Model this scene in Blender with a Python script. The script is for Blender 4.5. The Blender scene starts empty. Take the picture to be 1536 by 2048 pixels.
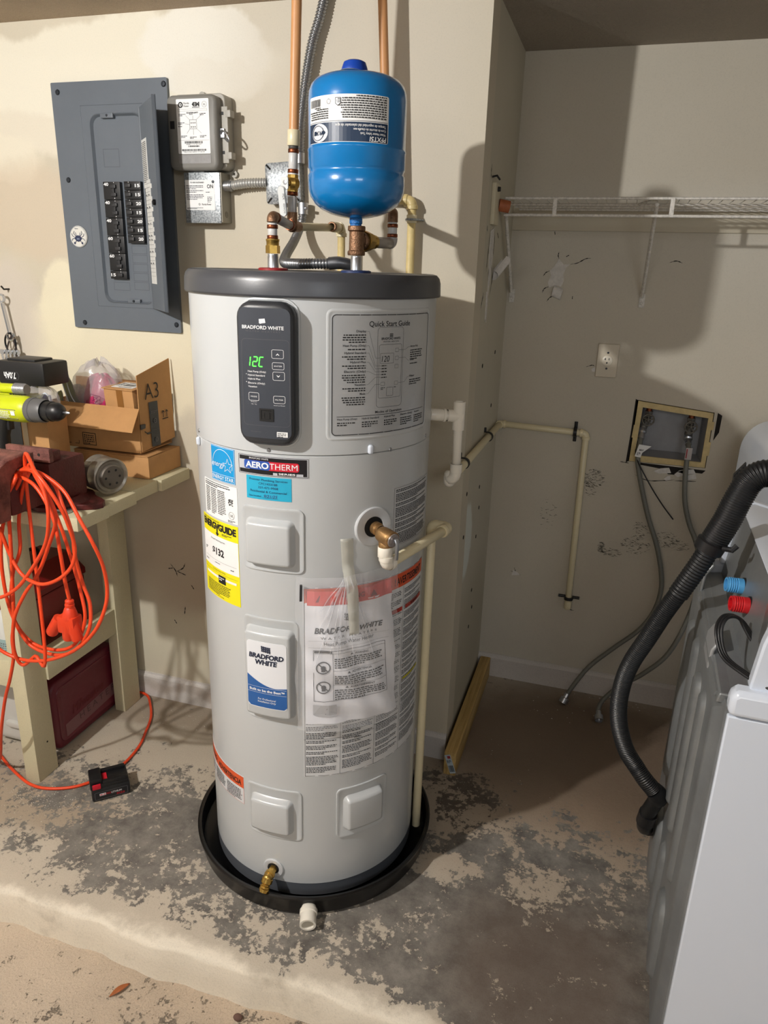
import bpy, bmesh, math, random
from mathutils import Vector, Matrix
random.seed(7)
SC = bpy.context.scene
COL = SC.collection
pi = math.pi

# ---------------- camera ----------------
f_px, yaw, pitch, roll, cam_h = 1460.54, 0.2960, 0.3231, 0.0296, 1.5798
cd = bpy.data.cameras.new('camera'); cam = bpy.data.objects.new('camera', cd); COL.objects.link(cam)
cd.sensor_fit = 'HORIZONTAL'; cd.sensor_width = 36.0; cd.lens = f_px / 1536 * 36.0
cd.clip_start = 0.02; cd.clip_end = 50
_F = Vector((-math.sin(yaw)*math.cos(pitch), math.cos(yaw)*math.cos(pitch), -math.sin(pitch)))
_R = Vector((math.cos(yaw), math.sin(yaw), 0)); _U = _R.cross(_F)
_R2 = math.cos(roll)*_R + math.sin(roll)*_U; _U2 = -math.sin(roll)*_R + math.cos(roll)*_U
cam.matrix_world = Matrix(((_R2.x,_U2.x,-_F.x,0),(_R2.y,_U2.y,-_F.y,0),(_R2.z,_U2.z,-_F.z,cam_h),(0,0,0,1)))
SC.camera = cam

# ---------------- world, lights, exposure ----------------
w = bpy.data.worlds.new('world'); SC.world = w; w.use_nodes = True
w.node_tree.nodes['Background'].inputs[0].default_value = (0.8,0.88,1,1)
w.node_tree.nodes['Background'].inputs[1].default_value = 0.3
def lamp(name, kind, loc, energy, color=(1,1,1), size=0.1, target=None, size_y=None):
    l = bpy.data.lights.new(name, kind); l.energy = energy; l.color = color
    if kind == 'AREA':
        l.size = size
        if size_y: l.shape = 'RECTANGLE'; l.size_y = size_y
    else: l.shadow_soft_size = size
    o = bpy.data.objects.new(name, l); COL.objects.link(o); o.location = loc
    if target is not None:
        o.rotation_euler = (Vector(target)-Vector(loc)).to_track_quat('-Z','Y').to_euler()
    return o
lamp('ceiling_bulb_light', 'POINT', (-1.56, 0.02, 2.185), 150, (1.0,0.985,0.965), 0.028)
lamp('cool_fill_light', 'AREA', (0.9, -1.3, 2.18), 24, (0.90,0.95,1.0), 0.9, (0.5,0.6,0.4))  # added cool fill from the right, brightens the washer side; no modelled fixture
lamp('rear_fill_light', 'AREA', (-0.6, -2.6, 2.15), 18, (1.0,0.97,0.93), 1.0, (-0.4,1.5,0.8))  # added weak warm fill behind the camera to lift the shadows
SC.view_settings.view_transform = 'Standard'; SC.view_settings.look = 'None'
SC.view_settings.gamma = 1.0; SC.view_settings.use_curve_mapping = False
SC.view_settings.exposure = 0.0

# ---------------- helpers ----------------
ORG = {}
def lin(c):
    c = c/255.0
    return c/12.92 if c <= 0.04045 else ((c+0.055)/1.055)**2.4
def rgb(r,g,b): return (lin(r),lin(g),lin(b),1)
_M = {}
def mat(name, c=(128,128,128), rough=0.5, metal=0.0, var=0.0, vscale=20, bump=0.0, bscale=80, spec=0.5, trans=0.0, alpha=1.0, coat=0.0, emit=0.0, c2=None, aniso=None):
    if name in _M: return _M[name]
    m = bpy.data.materials.new(name); m.use_nodes = True; nt = m.node_tree; N = nt.nodes; Lk = nt.links
    b = N['Principled BSDF']; col = rgb(*c)
    b.inputs['Base Color'].default_value = col; b.inputs['Roughness'].default_value = rough
    b.inputs['Metallic'].default_value = metal; b.inputs['Specular IOR Level'].default_value = spec
    b.inputs['Transmission Weight'].default_value = trans; b.inputs['Alpha'].default_value = alpha
    b.inputs['Coat Weight'].default_value = coat
    if emit: b.inputs['Emission Color'].default_value = col; b.inputs['Emission Strength'].default_value = emit
    if var or bump or c2:
        tc = N.new('ShaderNodeTexCoord')
    if var or c2:
        n = N.new('ShaderNodeTexNoise'); n.inputs['Scale'].default_value = vscale; n.inputs['Detail'].default_value = 6
        n.inputs['Roughness'].default_value = 0.65
        Lk.new(tc.outputs['Object'], n.inputs['Vector'])
        r = N.new('ShaderNodeValToRGB'); r.color_ramp.elements[0].position = 0.35; r.color_ramp.elements[1].position = 0.68
        if c2: r.color_ramp.elements[0].color = rgb(*c2); r.color_ramp.elements[1].color = col
        else:
            r.color_ramp.elements[0].color = tuple(x*(1-var) for x in col[:3])+(1,)
            r.color_ramp.elements[1].color = tuple(min(1,x*(1+var*0.6)) for x in col[:3])+(1,)
        Lk.new(n.outputs['Fac'], r.inputs['Fac']); Lk.new(r.outputs['Color'], b.inputs['Base Color'])
    if bump:
        n2 = N.new('ShaderNodeTexNoise'); n2.inputs['Scale'].default_value = bscale; n2.inputs['Detail'].default_value = 4
        Lk.new(tc.outputs['Object'], n2.inputs['Vector'])
        bp = N.new('ShaderNodeBump'); bp.inputs['Strength'].default_value = bump; bp.inputs['Distance'].default_value = 0.004
        Lk.new(n2.outputs['Fac'], bp.inputs['Height']); Lk.new(bp.outputs['Normal'], b.inputs['Normal'])
    _M[name] = m; return m

def patched(name, base, patches, warp=0.06, wscale=5, rough=0.8, bump=0.15, bscale=60, var=0.06, flake=None, bdist=0.004, gp=()):
    """wall / floor paint: patches = (cx,cy,cz, rx,ry,rz, colour, softness, strength); flake = (colour2, colour3, [(ellipse bias)])"""
    m = bpy.data.materials.new(name); m.use_nodes = True; nt = m.node_tree; N = nt.nodes; Lk = nt.links
    b = N['Principled BSDF']; b.inputs['Roughness'].default_value = rough; b.inputs['Specular IOR Level'].default_value = 0.25
    tc = N.new('ShaderNodeTexCoord'); P = tc.outputs['Object']
    def noise(scale, detail=6, r=0.6, vec=None):
        n = N.new('ShaderNodeTexNoise'); n.inputs['Scale'].default_value = scale; n.inputs['Detail'].default_value = detail
        n.inputs['Roughness'].default_value = r; Lk.new(vec or P, n.inputs['Vector']); return n
    def math_(op, a, bb, clamp=False):
        n = N.new('ShaderNodeMath'); n.operation = op; n.use_clamp = clamp
        for i, v in enumerate((a, bb)):
            if v is None: continue
            if isinstance(v, (int, float)): n.inputs[i].default_value = v
            else: Lk.new(v, n.inputs[i])
        return n.outputs[0]
    def mix(fac, a, bb):
        n = N.new('ShaderNodeMix'); n.data_type = 'RGBA'
        if isinstance(fac,(int,float)): n.inputs[0].default_value = fac
        else: Lk.new(fac, n.inputs[0])
        for i, v in ((6,a),(7,bb)):
            if isinstance(v, tuple): n.inputs[i].default_value = v
            else: Lk.new(v, n.inputs[i])
        return n.outputs[2]
    nz = noise(wscale, 8)
    vm = N.new('ShaderNodeVectorMath'); vm.operation = 'SUBTRACT'; Lk.new(nz.outputs['Color'], vm.inputs[0]); vm.inputs[1].default_value = (.5,.5,.5)
    vs = N.new('ShaderNodeVectorMath'); vs.operation = 'SCALE'; Lk.new(vm.outputs[0], vs.inputs[0]); vs.inputs['Scale'].default_value = warp*2
    va = N.new('ShaderNodeVectorMath'); va.operation = 'ADD'; Lk.new(P, va.inputs[0]); Lk.new(vs.outputs[0], va.inputs[1]); W = va.outputs[0]
    def ell(cx,cy,cz,rx,ry,rz,soft,strength):
        mp = N.new('ShaderNodeMapping'); mp.vector_type = 'TEXTURE'; Lk.new(W, mp.inputs[0])
        mp.inputs['Location'].default_value = (cx,cy,cz); mp.inputs['Scale'].default_value = (rx,ry,rz)
        ln = N.new('ShaderNodeVectorMath'); ln.operation = 'LENGTH'; Lk.new(mp.outputs[0], ln.inputs[0])
        mr = N.new('ShaderNodeMapRange'); mr.interpolation_type = 'SMOOTHSTEP'; Lk.new(ln.outputs['Value'], mr.inputs[0])
        mr.inputs[1].default_value = 1+soft; mr.inputs[2].default_value = 1-soft; mr.inputs[3].default_value = 0; mr.inputs[4].default_value = strength
        return mr.outputs[0]
    v = noise(3, 8); vr = N.new('ShaderNodeMapRange'); Lk.new(v.outputs['Fac'], vr.inputs[0]); vr.inputs[1].default_value=.3; vr.inputs[2].default_value=.7
    vr.inputs[3].default_value=0; vr.inputs[4].default_value=1
    c0 = rgb(*base); dk = tuple(x*(1-var*2.2) for x in c0[:3])+(1,)
    cur = mix(vr.outputs[0], dk, c0)
    for (cx,cy,cz,rx,ry,rz,c,soft,st) in patches:
        cur = mix(ell(cx,cy,cz,rx,ry,rz,soft,st), cur, rgb(*c))
    if flake:
        cA, cB, fields, fs = flake
        f1 = noise(fs, 14, 0.70).outputs['Fac']; f2 = noise(fs*6, 6, 0.7).outputs['Fac']
        h = math_('ADD', f1, math_('MULTIPLY', math_('SUBTRACT', f2, 0.5), 0.7))
        for (cx,cy,cz,rx,ry,rz,soft,st) in fields:
            h = math_('ADD', h, ell(cx,cy,cz,rx,ry,rz,soft,st))
        mr = N.new('ShaderNodeMapRange'); Lk.new(h, mr.inputs[0]); mr.inputs[1].default_value=.585; mr.inputs[2].default_value=.63
        gv = noise(14, 8, .7).outputs['Fac']; gr = N.new('ShaderNodeMapRange'); Lk.new(gv, gr.inputs[0]); gr.inputs[1].default_value=.35; gr.inputs[2].default_value=.65
        g = mix(gr.outputs[0], rgb(*cA), rgb(*cB))
        for (cx,cy,cz,rx,ry,rz,c,soft,st) in gp: g = mix(ell(cx,cy,cz,rx,ry,rz,soft,st), g, rgb(*c))
        cur = mix(mr.outputs[0], cur, g)
    # fine speckle of dirt
    sp = noise(260, 3, .6).outputs['Fac']; sr = N.new('ShaderNodeMapRange'); Lk.new(sp, sr.inputs[0]); sr.inputs[1].default_value=.28; sr.inputs[2].default_value=.5
    sr.inputs[3].default_value=1-var*2.0; sr.inputs[4].default_value=1.0
    hs = N.new('ShaderNodeHueSaturation'); Lk.new(cur, hs.inputs['Color']); Lk.new(sr.outputs[0], hs.inputs['Value'])
    Lk.new(hs.outputs[0], b.inputs['Base Color'])
    bn = noise(bscale, 5).outputs['Fac']
    if flake: bn = math_('ADD', bn, math_('MULTIPLY', mr.outputs[0], -0.5))
    bp = N.new('ShaderNodeBump'); bp.inputs['Strength'].default_value = bump; bp.inputs['Distance'].default_value = bdist
    Lk.new(bn, bp.inputs['Height']); Lk.new(bp.outputs['Normal'], b.inputs['Normal'])
    return m

def link(name, me, m, parent=None, world_origin=None, smooth=35):
    """me holds world coordinates; store it relative to its thing's base"""
    if parent is not None: o0 = ORG[parent.name]
    elif world_origin is not None: o0 = Vector(world_origin)
    else:
        if len(me.vertices):
            xs=[v.co for v in me.vertices]
            o0 = Vector(((min(v.x for v in xs)+max(v.x for v in xs))/2,(min(v.y for v in xs)+max(v.y for v in xs))/2,min(v.z for v in xs)))
        else: o0 = Vector((0,0,0))
    me.transform(Matrix.Translation(-o0))
    ms = m if isinstance(m,(list,tuple)) else [m]
    for q in ms: me.materials.append(q)
    if smooth:
        me.polygons.foreach_set('use_smooth', [True]*len(me.polygons))
        try: me.set_sharp_from_angle(angle=math.radians(smooth))
        except Exception: pass
    o = bpy.data.objects.new(name, me); COL.objects.link(o)
    if parent is not None: o.parent = parent
    else: o.location = o0
    ORG[o.name] = o0
    return o
def thing(name, loc, label, cat, group=None):
    o = bpy.data.objects.new(name, None); COL.objects.link(o); o.location = loc; o.empty_display_size = .05
    ORG[o.name] = Vector(loc); o['label'] = label; o['category'] = cat
    if group: o['group'] = group
    return o
def tag(o, label, cat, group=None):
    o['label'] = label; o['category'] = cat
    if group: o['group'] = group
    return o
def frame(d):
    d = Vector(d).normalized(); a = Vector((0,0,1)) if abs(d.z) < .9 else Vector((1,0,0))
    x = d.cross(a).normalized(); return x, d.cross(x).normalized()
def catmull(pts, n=8, closed=False):
    P = [Vector(p) for p in pts]; out = []
    m = len(P)
    for i in range(m if closed else m-1):
        p0 = P[(i-1)%m] if closed or i>0 else P[0]*2-P[1]
        p1 = P[i]; p2 = P[(i+1)%m]
        p3 = P[(i+2)%m] if closed or i+2<m else P[-1]*2-P[-2]
        for k in range(n):
            t=k/n
            out.append(.5*((2*p1)+(-p0+p2)*t+(2*p0-5*p1+4*p2-p3)*t*t+(-p0+3*p1-3*p2+p3)*t**3))
    if not closed: out.append(P[-1])
    return out
class MB:
    def __init__(s): s.v=[]; s.f=[]; s.mi=[]; s.m=0
    def add(s, vs, fs):
        b=len(s.v); s.v += [tuple(v) for v in vs]; s.f += [tuple(b+i for i in f) for f in fs]; s.mi += [s.m]*len(fs); return s
    def box(s, a, b, bev=0.0, rot=None, pivot=None):
        a=Vector(a); b=Vector(b); a,b = Vector((min(a.x,b.x),min(a.y,b.y),min(a.z,b.z))), Vector((max(a.x,b.x),max(a.y,b.y),max(a.z,b.z)))
        bm=bmesh.new(); bmesh.ops.create_cube(bm,size=1)
        bmesh.ops.scale(bm,vec=b-a,verts=bm.verts); bmesh.ops.translate(bm,vec=(a+b)/2,verts=bm.verts)
        if bev: bmesh.ops.bevel(bm,geom=bm.edges[:],offset=bev,segments=2,profile=.6,affect='EDGES',clamp_overlap=True)
        if rot is not None:
            pv = Vector(pivot) if pivot is not None else (a+b)/2
            bmesh.ops.transform(bm, matrix=Matrix.Translation(pv)@rot.to_4x4()@Matrix.Translation(-pv), verts=bm.verts)
        bm.verts.index_update()
        s.add([v.co.copy() for v in bm.verts],[[v.index for v in f.verts] for f in bm.faces]); bm.free(); return s
    def rings(s, rs, cap0=True, cap1=True, closed=False):
        n=len(rs[0]); vs=[p for r in rs for p in r]; fs=[]
        k=len(rs)
        for i in range(k if closed else k-1):
            j=(i+1)%k
            for q in range(n): fs.append((i*n+q, i*n+(q+1)%n, j*n+(q+1)%n, j*n+q))
        if not closed:
            if cap0: fs.append(tuple(reversed(range(n))))
            if cap1: fs.append(tuple((k-1)*n+q for q in range(n)))
        return s.add(vs,fs)
    def tube(s, pts, r, seg=12, closed=False, flat=None, cap=True):
        P=[Vector(p) for p in pts]; rr = r if isinstance(r,(list,tuple)) else [r]*len(P)
        d=(P[1]-P[0]).normalized(); x,_=frame(d); rs=[]
        for i,p in enumerate(P):
            if closed: t=(P[(i+1)%len(P)]-P[i-1]).normalized()
            elif i==0: t=(P[1]-P[0]).normalized()
            elif i==len(P)-1: t=(P[-1]-P[-2]).normalized()
            else: t=(P[i+1]-P[i-1]).normalized()
            x=(x-t*x.dot(t)); x = x.normalized() if x.length>1e-6 else frame(t)[0]
            y=t.cross(x); fl = flat or 1.0
            rs.append([p+(x*math.cos(2*pi*k/seg)*fl+y*math.sin(2*pi*k/seg))*rr[i] for k in range(seg)])
        return s.rings(rs,cap,cap,closed)
    def cyl(s, a, b, r, r2=None, seg=24): return s.tube([a,b],[r, r if r2 is None else r2],seg)
    def lathe(s, prof, o, axis=(0,0,1), seg=32, cap0=False, cap1=False):
        """prof: (radius, height along axis)"""
        o=Vector(o); ax=Vector(axis).normalized(); x,y=frame(ax); rs=[]
        for (r,h) in prof:
            rs.append([o+ax*h+(x*math.cos(2*pi*k/seg)+y*math.sin(2*pi*k/seg))*max(r,1e-5) for k in range(seg)])
        # frame() gives x,y with x cross y = -axis or axis: keep orientation consistent by recalculation later
        return s.rings(rs,cap0,cap1)
    def prism(s, poly, vec):
        P=[Vector(p) for p in poly]; n=len(P); v=Vector(vec); vs=P+[p+v for p in P]
        fs=[tuple(range(n)),tuple(reversed(range(n,2*n)))]+[(i,i+n,(i+1)%n+n,(i+1)%n) for i in range(n)]
        return s.add(vs,fs)
    def sphere(s, c, r, sx=1, sy=1, sz=1, seg=20, rot=None):
        c=Vector(c); rs=[]
        for i in range(1,seg//2):
            a=pi*i/(seg//2); ring=[]
            for k in range(seg):
                p=Vector((r*sx*math.sin(a)*math.cos(2*pi*k/seg), r*sy*math.sin(a)*math.sin(2*pi*k/seg), r*sz*math.cos(a)))
                if rot is not None: p = rot@p
                ring.append(c+p)
            rs.append(ring)
        return s.rings(rs)
    def obj(s, name, m, parent=None, smooth=35, recalc=True, bevel=0, origin=None):
        me=bpy.data.meshes.new(name); me.from_pydata(s.v,[],s.f); 
        me.polygons.foreach_set('material_index', s.mi)
        if recalc:
            bm=bmesh.new(); bm.from_mesh(me); bmesh.ops.recalc_face_normals(bm,faces=bm.faces); bm.to_mesh(me); bm.free()
        me.update()
        o=link(name, me, m, parent, origin, smooth)
        if bevel:
            b=o.modifiers.new('bevel','BEVEL'); b.width=bevel; b.segments=2; b.limit_method='ANGLE'; b.angle_limit=math.radians(50)
        return o
def corrugate(path, r, pitch=.004, depth=.0012, wave=4):
    """resample a path so that the radius ripples; returns pts, radii"""
    P=[Vector(p) for p in path]; L=[0]
    for a,b in zip(P,P[1:]): L.append(L[-1]+(b-a).length)
    tot=L[-1]; n=max(8,int(tot/pitch*wave)); pts=[]; rr=[]; j=0
    for i in range(n+1):
        t=tot*i/n
        while j<len(L)-2 and L[j+1]<t: j+=1
        u=(t-L[j])/max(L[j+1]-L[j],1e-9); pts.append(P[j].lerp(P[j+1],u)); rr.append(r+depth*math.sin(2*pi*t/pitch))
    return pts, rr

# ---------------- surfaces for prints ----------------
class Plane:
    def __init__(s, o, x, y=(0,0,1), flip=False):
        s.o=Vector(o); s.x=Vector(x).normalized(); s.y=Vector(y).normalized(); s.n=s.x.cross(s.y).normalized()
        if flip: s.n=-s.n
    def __call__(s, a, b, n=0): return s.o+s.x*a+s.y*b+s.n*n
class Cyl:
    """wraps the heater: a = arc length to the right from angle th0, b = height from z0"""
    def __init__(s, c, r, th0, z0, slope=0.0): s.c=Vector(c); s.r=r; s.th=math.radians(th0); s.z0=z0; s.slope=slope
    def __call__(s, a, b, n=0):
        t=s.th+a/s.r; R=s.r+n
        return Vector((s.c.x+R*math.sin(t), s.c.y-R*math.cos(t), s.z0+b+s.slope*a))
def columns(s0,s1,r,m=10,k=5):
    xs=[]
    if r>0:
        for i in range(k+1): xs.append(s0+r*(1-math.cos(pi/2*i/k)))
        for i in range(1,m): xs.append(s0+r+(s1-s0-2*r)*i/m)
        for i in range(k+1): xs.append(s1-r*(math.cos(pi/2*(i)/k)) if False else s1-r+r*math.sin(pi/2*i/k))
    else:
        xs=[s0+(s1-s0)*i/m for i in range(m+1)]
    return xs
def rrloop(s0,s1,t0,t1,r,m=10,k=5):
    r=max(0,min(r,(s1-s0)/2-1e-5,(t1-t0)/2-1e-5)); xs=columns(s0,s1,r if r>1e-6 else 1e-6,m,k); lo=[];hi=[]
    for x in xs:
        e=0
        if r>1e-6:
            if x<s0+r: e=r-math.sqrt(max(0,r*r-(s0+r-x)**2))
            elif x>s1-r: e=r-math.sqrt(max(0,r*r-(x-(s1-r))**2))
        lo.append((x,t0+e)); hi.append((x,t1-e))
    return lo+hi[::-1]
def raised(mb, surf, s0,s1,t0,t1,r, levels, m=10, rows=1):
    """levels: (inset, height) from outside in; last one capped"""
    loops=[]
    for ins,h in levels:
        lp=rrloop(s0+ins,s1-ins,t0+ins,t1-ins,max(r-ins,0.0),m); loops.append([surf(a,b,h) for a,b in lp])
    n=len(loops[0]); vs=[p for l in loops for p in l]; fs=[]
    for i in range(len(loops)-1):
        for q in range(n): fs.append((i*n+q,i*n+(q+1)%n,(i+1)*n+(q+1)%n,(i+1)*n+q))
    b=(len(loops)-1)*n
    for q in range(n//2-1): fs.append((b+q,b+q+1,b+n-2-q,b+n-1-q))
    mb.add(vs,fs); return mb
def patch(mb, surf, s0,s1,t0,t1,n=.0006,r=0,m=12): return raised(mb,surf,s0,s1,t0,t1,r,[(0,0),(0,n)],m)

_tc={}
def text_mesh(txt, shear=0.0, bold=0.0, sx=1.0):
    key=(txt,shear,bold,sx)
    if key in _tc: return _tc[key]
    cu=bpy.data.curves.new('t','FONT'); cu.body=txt; cu.size=1; cu.shear=shear; cu.offset=bold; cu.resolution_u=3
    cu.align_x='LEFT'
    o=bpy.data.objects.new('t',cu); COL.objects.link(o)
    dg=bpy.context.evaluated_depsgraph_get(); dg.update()
    me=bpy.data.meshes.new_from_object(o.evaluated_get(dg))
    vs=[(v.co.x*sx,v.co.y) for v in me.vertices]; fs=[tuple(p.vertices) for p in me.polygons]
    bpy.data.objects.remove(o); bpy.data.curves.remove(cu); bpy.data.meshes.remove(me)
    _tc[key]=(vs,fs); return _tc[key]
class Print(MB):
    """flat print: lettering, lines, bars on a surface"""
    def __init__(s, surf, n=.0012): super().__init__(); s.s=surf; s.n=n
    def text(s, txt, a, b, h, align='l', width=None, shear=0, bold=0.0, rot=0, m=None):
        """(a,b) baseline anchor, h = capital height"""
        if m is not None: s.m=m
        vs,fs=text_mesh(txt,shear,bold)
        if not vs: return s
        k=h/0.70; xs=[v[0] for v in vs]; w0=max(xs)-min(xs); kx=k if width is None else width/w0
        ox=-min(xs)*kx - (0 if align=='l' else w0*kx*(.5 if align=='c' else 1)); c,sn=math.cos(rot),math.sin(rot)
        P=[]
        for x,y in vs:
            X=x*kx+ox; Y=y*k; P.append(s.s(a+X*c-Y*sn,b+X*sn+Y*c,s.n))
        return s.add(P,fs)
    def rect(s,a0,a1,b0,b1,m=None,k=None):
        if m is not None: s.m=m
        k=k or max(1,int(abs(a1-a0)/.012))
        vs=[];fs=[]
        for i in range(k+1):
            a=a0+(a1-a0)*i/k; vs+= [s.s(a,b0,s.n),s.s(a,b1,s.n)]
        for i in range(k): fs.append((2*i,2*i+2,2*i+3,2*i+1))
        return s.add(vs,fs)
    def line(s,a0,b0,a1,b1,w=.0008,m=None):
        if m is not None: s.m=m
        d=math.hypot(a1-a0,b1-b0); nx,ny=-(b1-b0)/d*w/2,(a1-a0)/d*w/2; k=max(1,int(d/.012)); vs=[];fs=[]
        for i in range(k+1):
            t=i/k; a=a0+(a1-a0)*t; b=b0+(b1-b0)*t; vs+=[s.s(a+nx,b+ny,s.n),s.s(a-nx,b-ny,s.n)]
        for i in range(k): fs.append((2*i,2*i+1,2*i+3,2*i+2))
        return s.add(vs,fs)
    def poly(s,pts,m=None):
        if m is not None: s.m=m
        return s.add([s.s(a,b,s.n) for a,b in pts],[tuple(range(len(pts)))])
    def ring(s,a,b,r0,r1,a0=0,a1=2*pi,ry=1,m=None,k=24):
        if m is not None: s.m=m
        vs=[];fs=[]
        for i in range(k+1):
            t=a0+(a1-a0)*i/k
            vs+=[s.s(a+r0*math.cos(t),b+r0*ry*math.sin(t),s.n),s.s(a+r1*math.cos(t),b+r1*ry*math.sin(t),s.n)]
        for i in range(k): fs.append((2*i,2*i+1,2*i+3,2*i+2))
        return s.add(vs,fs)
    def frame(s,a0,a1,b0,b1,r,w,m=None):
        if m is not None: s.m=m
        o=rrloop(a0,a1,b0,b1,r,8); i=rrloop(a0+w,a1-w,b0+w,b1-w,max(r-w,.0002),8); n=len(o)
        return s.add([s.s(a,b,s.n) for a,b in o]+[s.s(a,b,s.n) for a,b in i],[(q,(q+1)%n,n+(q+1)%n,n+q) for q in range(n)])
    def para(s,a0,a1,b_top,rows,lh,fill=.42,align='l',last=.6,m=None,wl=(.0022,.0075)):
        """small illegible body copy: rows of word-length bars"""
        if m is not None: s.m=m
        for r in range(rows):
            y=b_top-lh*(r+1); end=a1 if r<rows-1 else a0+(a1-a0)*last
            L=(end-a0)*random.uniform(.9,1.0); x=a0 if align=='l' else (a1-L if align=='r' else (a0+a1-L)/2); e=x+L
            while x<e:
                wd=min(random.uniform(*wl),e-x); 
                if wd>.0008: s.rect(x,x+wd,y,y+lh*fill,k=1)
                x+=wd+lh*.35
        return s
    def bars(s,a0,a1,b0,b1,m=None):
        if m is not None: s.m=m
        x=a0
        while x<a1:
            wd=random.choice((.0006,.001,.0015)); s.rect(x,min(x+wd,a1),b0,b1,k=1); x+=wd+random.choice((.0006,.001,.0013))
        return s
    def done(s,name,m,parent): return s.obj(name,m,parent,smooth=0,recalc=False)

# ---------------- shared materials ----------------
BLACK=mat('black ink',(22,22,24),.6); WHITE=mat('white paper',(236,236,234),.55); WINK=mat('white ink',(238,238,238),.5)
GREYINK=mat('grey ink',(95,95,98),.6); STEEL=mat('zinc steel',(190,192,196),.32,.9,var=.12,vscale=60)
BRASS=mat('brass',(196,160,84),.3,.95,var=.2,vscale=50); COPPER=mat('copper',(132,74,48),.38,.9,var=.25,vscale=60)
BRONZE=mat('cast bronze',(138,104,78),.45,.7,var=.2,vscale=80,bump=.4,bscale=300)
PVC=mat('ivory cpvc',(226,214,178),.35,var=.05,vscale=12); PVCW=mat('white pvc',(238,232,218),.3)
PVCY=mat('aged cpvc',(222,200,140),.4,var=.15,vscale=20)
GREYPAINT=mat('grey enamel',(98,105,113),.38,0,var=.05,vscale=6,bump=.06,bscale=500)
BLACKP=mat('black plastic',(24,24,26),.42); WHITEP=mat('white enamel',(216,223,234),.22,coat=.3)
ENAMEL=mat('light grey enamel',(192,195,196),.3,coat=.25,var=.02,vscale=3)
def screw(name, surf, a, b, parent, r=.004, m=None, h=.002):
    mb=MB(); c=surf(a,b,0); n=(surf(a,b,.01)-c).normalized()
    mb.lathe([(r,0),(r,h*.4),(r*.75,h),(r*.1,h*1.1)],c,n,14,cap1=True)
    o=mb.obj(name,m or STEEL,parent)
    return o

# =====================================================================
# SETTING
# =====================================================================
Y1,Y2,XP,ZC=2.0733,2.6708,-0.389,2.2427
def structure(o): o['kind']='structure'; return o
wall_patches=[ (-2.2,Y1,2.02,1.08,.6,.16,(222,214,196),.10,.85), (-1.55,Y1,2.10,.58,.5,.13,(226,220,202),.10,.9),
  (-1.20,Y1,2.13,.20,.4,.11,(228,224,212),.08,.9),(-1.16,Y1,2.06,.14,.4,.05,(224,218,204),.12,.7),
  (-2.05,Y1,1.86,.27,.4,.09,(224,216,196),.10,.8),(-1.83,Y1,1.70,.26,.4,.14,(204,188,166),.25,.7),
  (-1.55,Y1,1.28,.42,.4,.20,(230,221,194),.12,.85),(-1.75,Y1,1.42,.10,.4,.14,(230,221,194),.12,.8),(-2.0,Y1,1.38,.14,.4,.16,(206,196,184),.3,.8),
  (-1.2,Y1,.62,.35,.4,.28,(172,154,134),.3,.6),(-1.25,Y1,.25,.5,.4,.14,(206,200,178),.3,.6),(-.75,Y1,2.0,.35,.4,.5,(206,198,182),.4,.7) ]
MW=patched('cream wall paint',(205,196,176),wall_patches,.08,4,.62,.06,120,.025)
MWS=patched('worn wall paint',(198,192,174),[(XP,2.20,.75,.3,.10,.13,(222,226,218),.12,.95),(XP,2.35,.3,.3,.4,.25,(168,160,136),.4,.5)],.06,6,.65,.08,100,.03)
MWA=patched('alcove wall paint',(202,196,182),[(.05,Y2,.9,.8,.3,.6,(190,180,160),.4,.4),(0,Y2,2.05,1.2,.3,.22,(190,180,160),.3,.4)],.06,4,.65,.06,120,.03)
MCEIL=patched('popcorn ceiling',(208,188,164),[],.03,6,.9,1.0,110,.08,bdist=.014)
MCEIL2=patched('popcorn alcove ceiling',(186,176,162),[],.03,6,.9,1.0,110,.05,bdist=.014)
MROOM=mat('garage wall',(190,188,182),.8,var=.05,vscale=5)
floor_fields=[(-.35,1.42,0,.90,.30,.3,.5,.13),(.05,1.48,0,.42,.42,.3,.4,.13),(-1.2,1.50,0,.50,.20,.3,.6,.12),(-.30,1.95,0,.12,.10,.3,.5,.12),(-.02,1.60,0,.12,.10,.3,.5,-.14),(-.28,1.60,0,.09,.06,.3,.5,-.18),(-1.3,1.95,0,.5,.25,.3,.4,-.05),(.1,2.3,0,.6,.3,.3,.4,-.12),(0,1.12,0,4,.065,.4,.3,-.2)]
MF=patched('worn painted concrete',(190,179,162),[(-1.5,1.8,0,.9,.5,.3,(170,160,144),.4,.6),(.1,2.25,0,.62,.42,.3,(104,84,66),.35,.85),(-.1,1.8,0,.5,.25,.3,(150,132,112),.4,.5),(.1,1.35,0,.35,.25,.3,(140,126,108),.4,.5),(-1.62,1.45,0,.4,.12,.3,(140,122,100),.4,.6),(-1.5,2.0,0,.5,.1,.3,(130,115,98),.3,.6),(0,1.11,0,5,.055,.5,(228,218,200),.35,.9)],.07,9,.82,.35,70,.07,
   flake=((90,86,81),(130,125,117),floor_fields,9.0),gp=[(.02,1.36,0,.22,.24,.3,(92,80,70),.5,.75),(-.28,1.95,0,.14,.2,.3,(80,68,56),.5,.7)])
MF2=patched('garage slab concrete',(196,178,156),[(-1.5,1.0,-.1,.5,.3,.2,(204,188,168),.4,.5),(-.35,1.0,-.1,.2,.2,.2,(176,162,144),.4,.6)],.09,10,.85,.9,140,.12,flake=((112,102,90),(150,138,122),[(-.75,.95,-.1,.20,.06,.2,.4,.16),(-.45,1.02,-.1,.25,.05,.2,.5,.08),(-1.4,1.0,-.1,.4,.3,.2,.5,-.05)],16.0))

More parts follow.
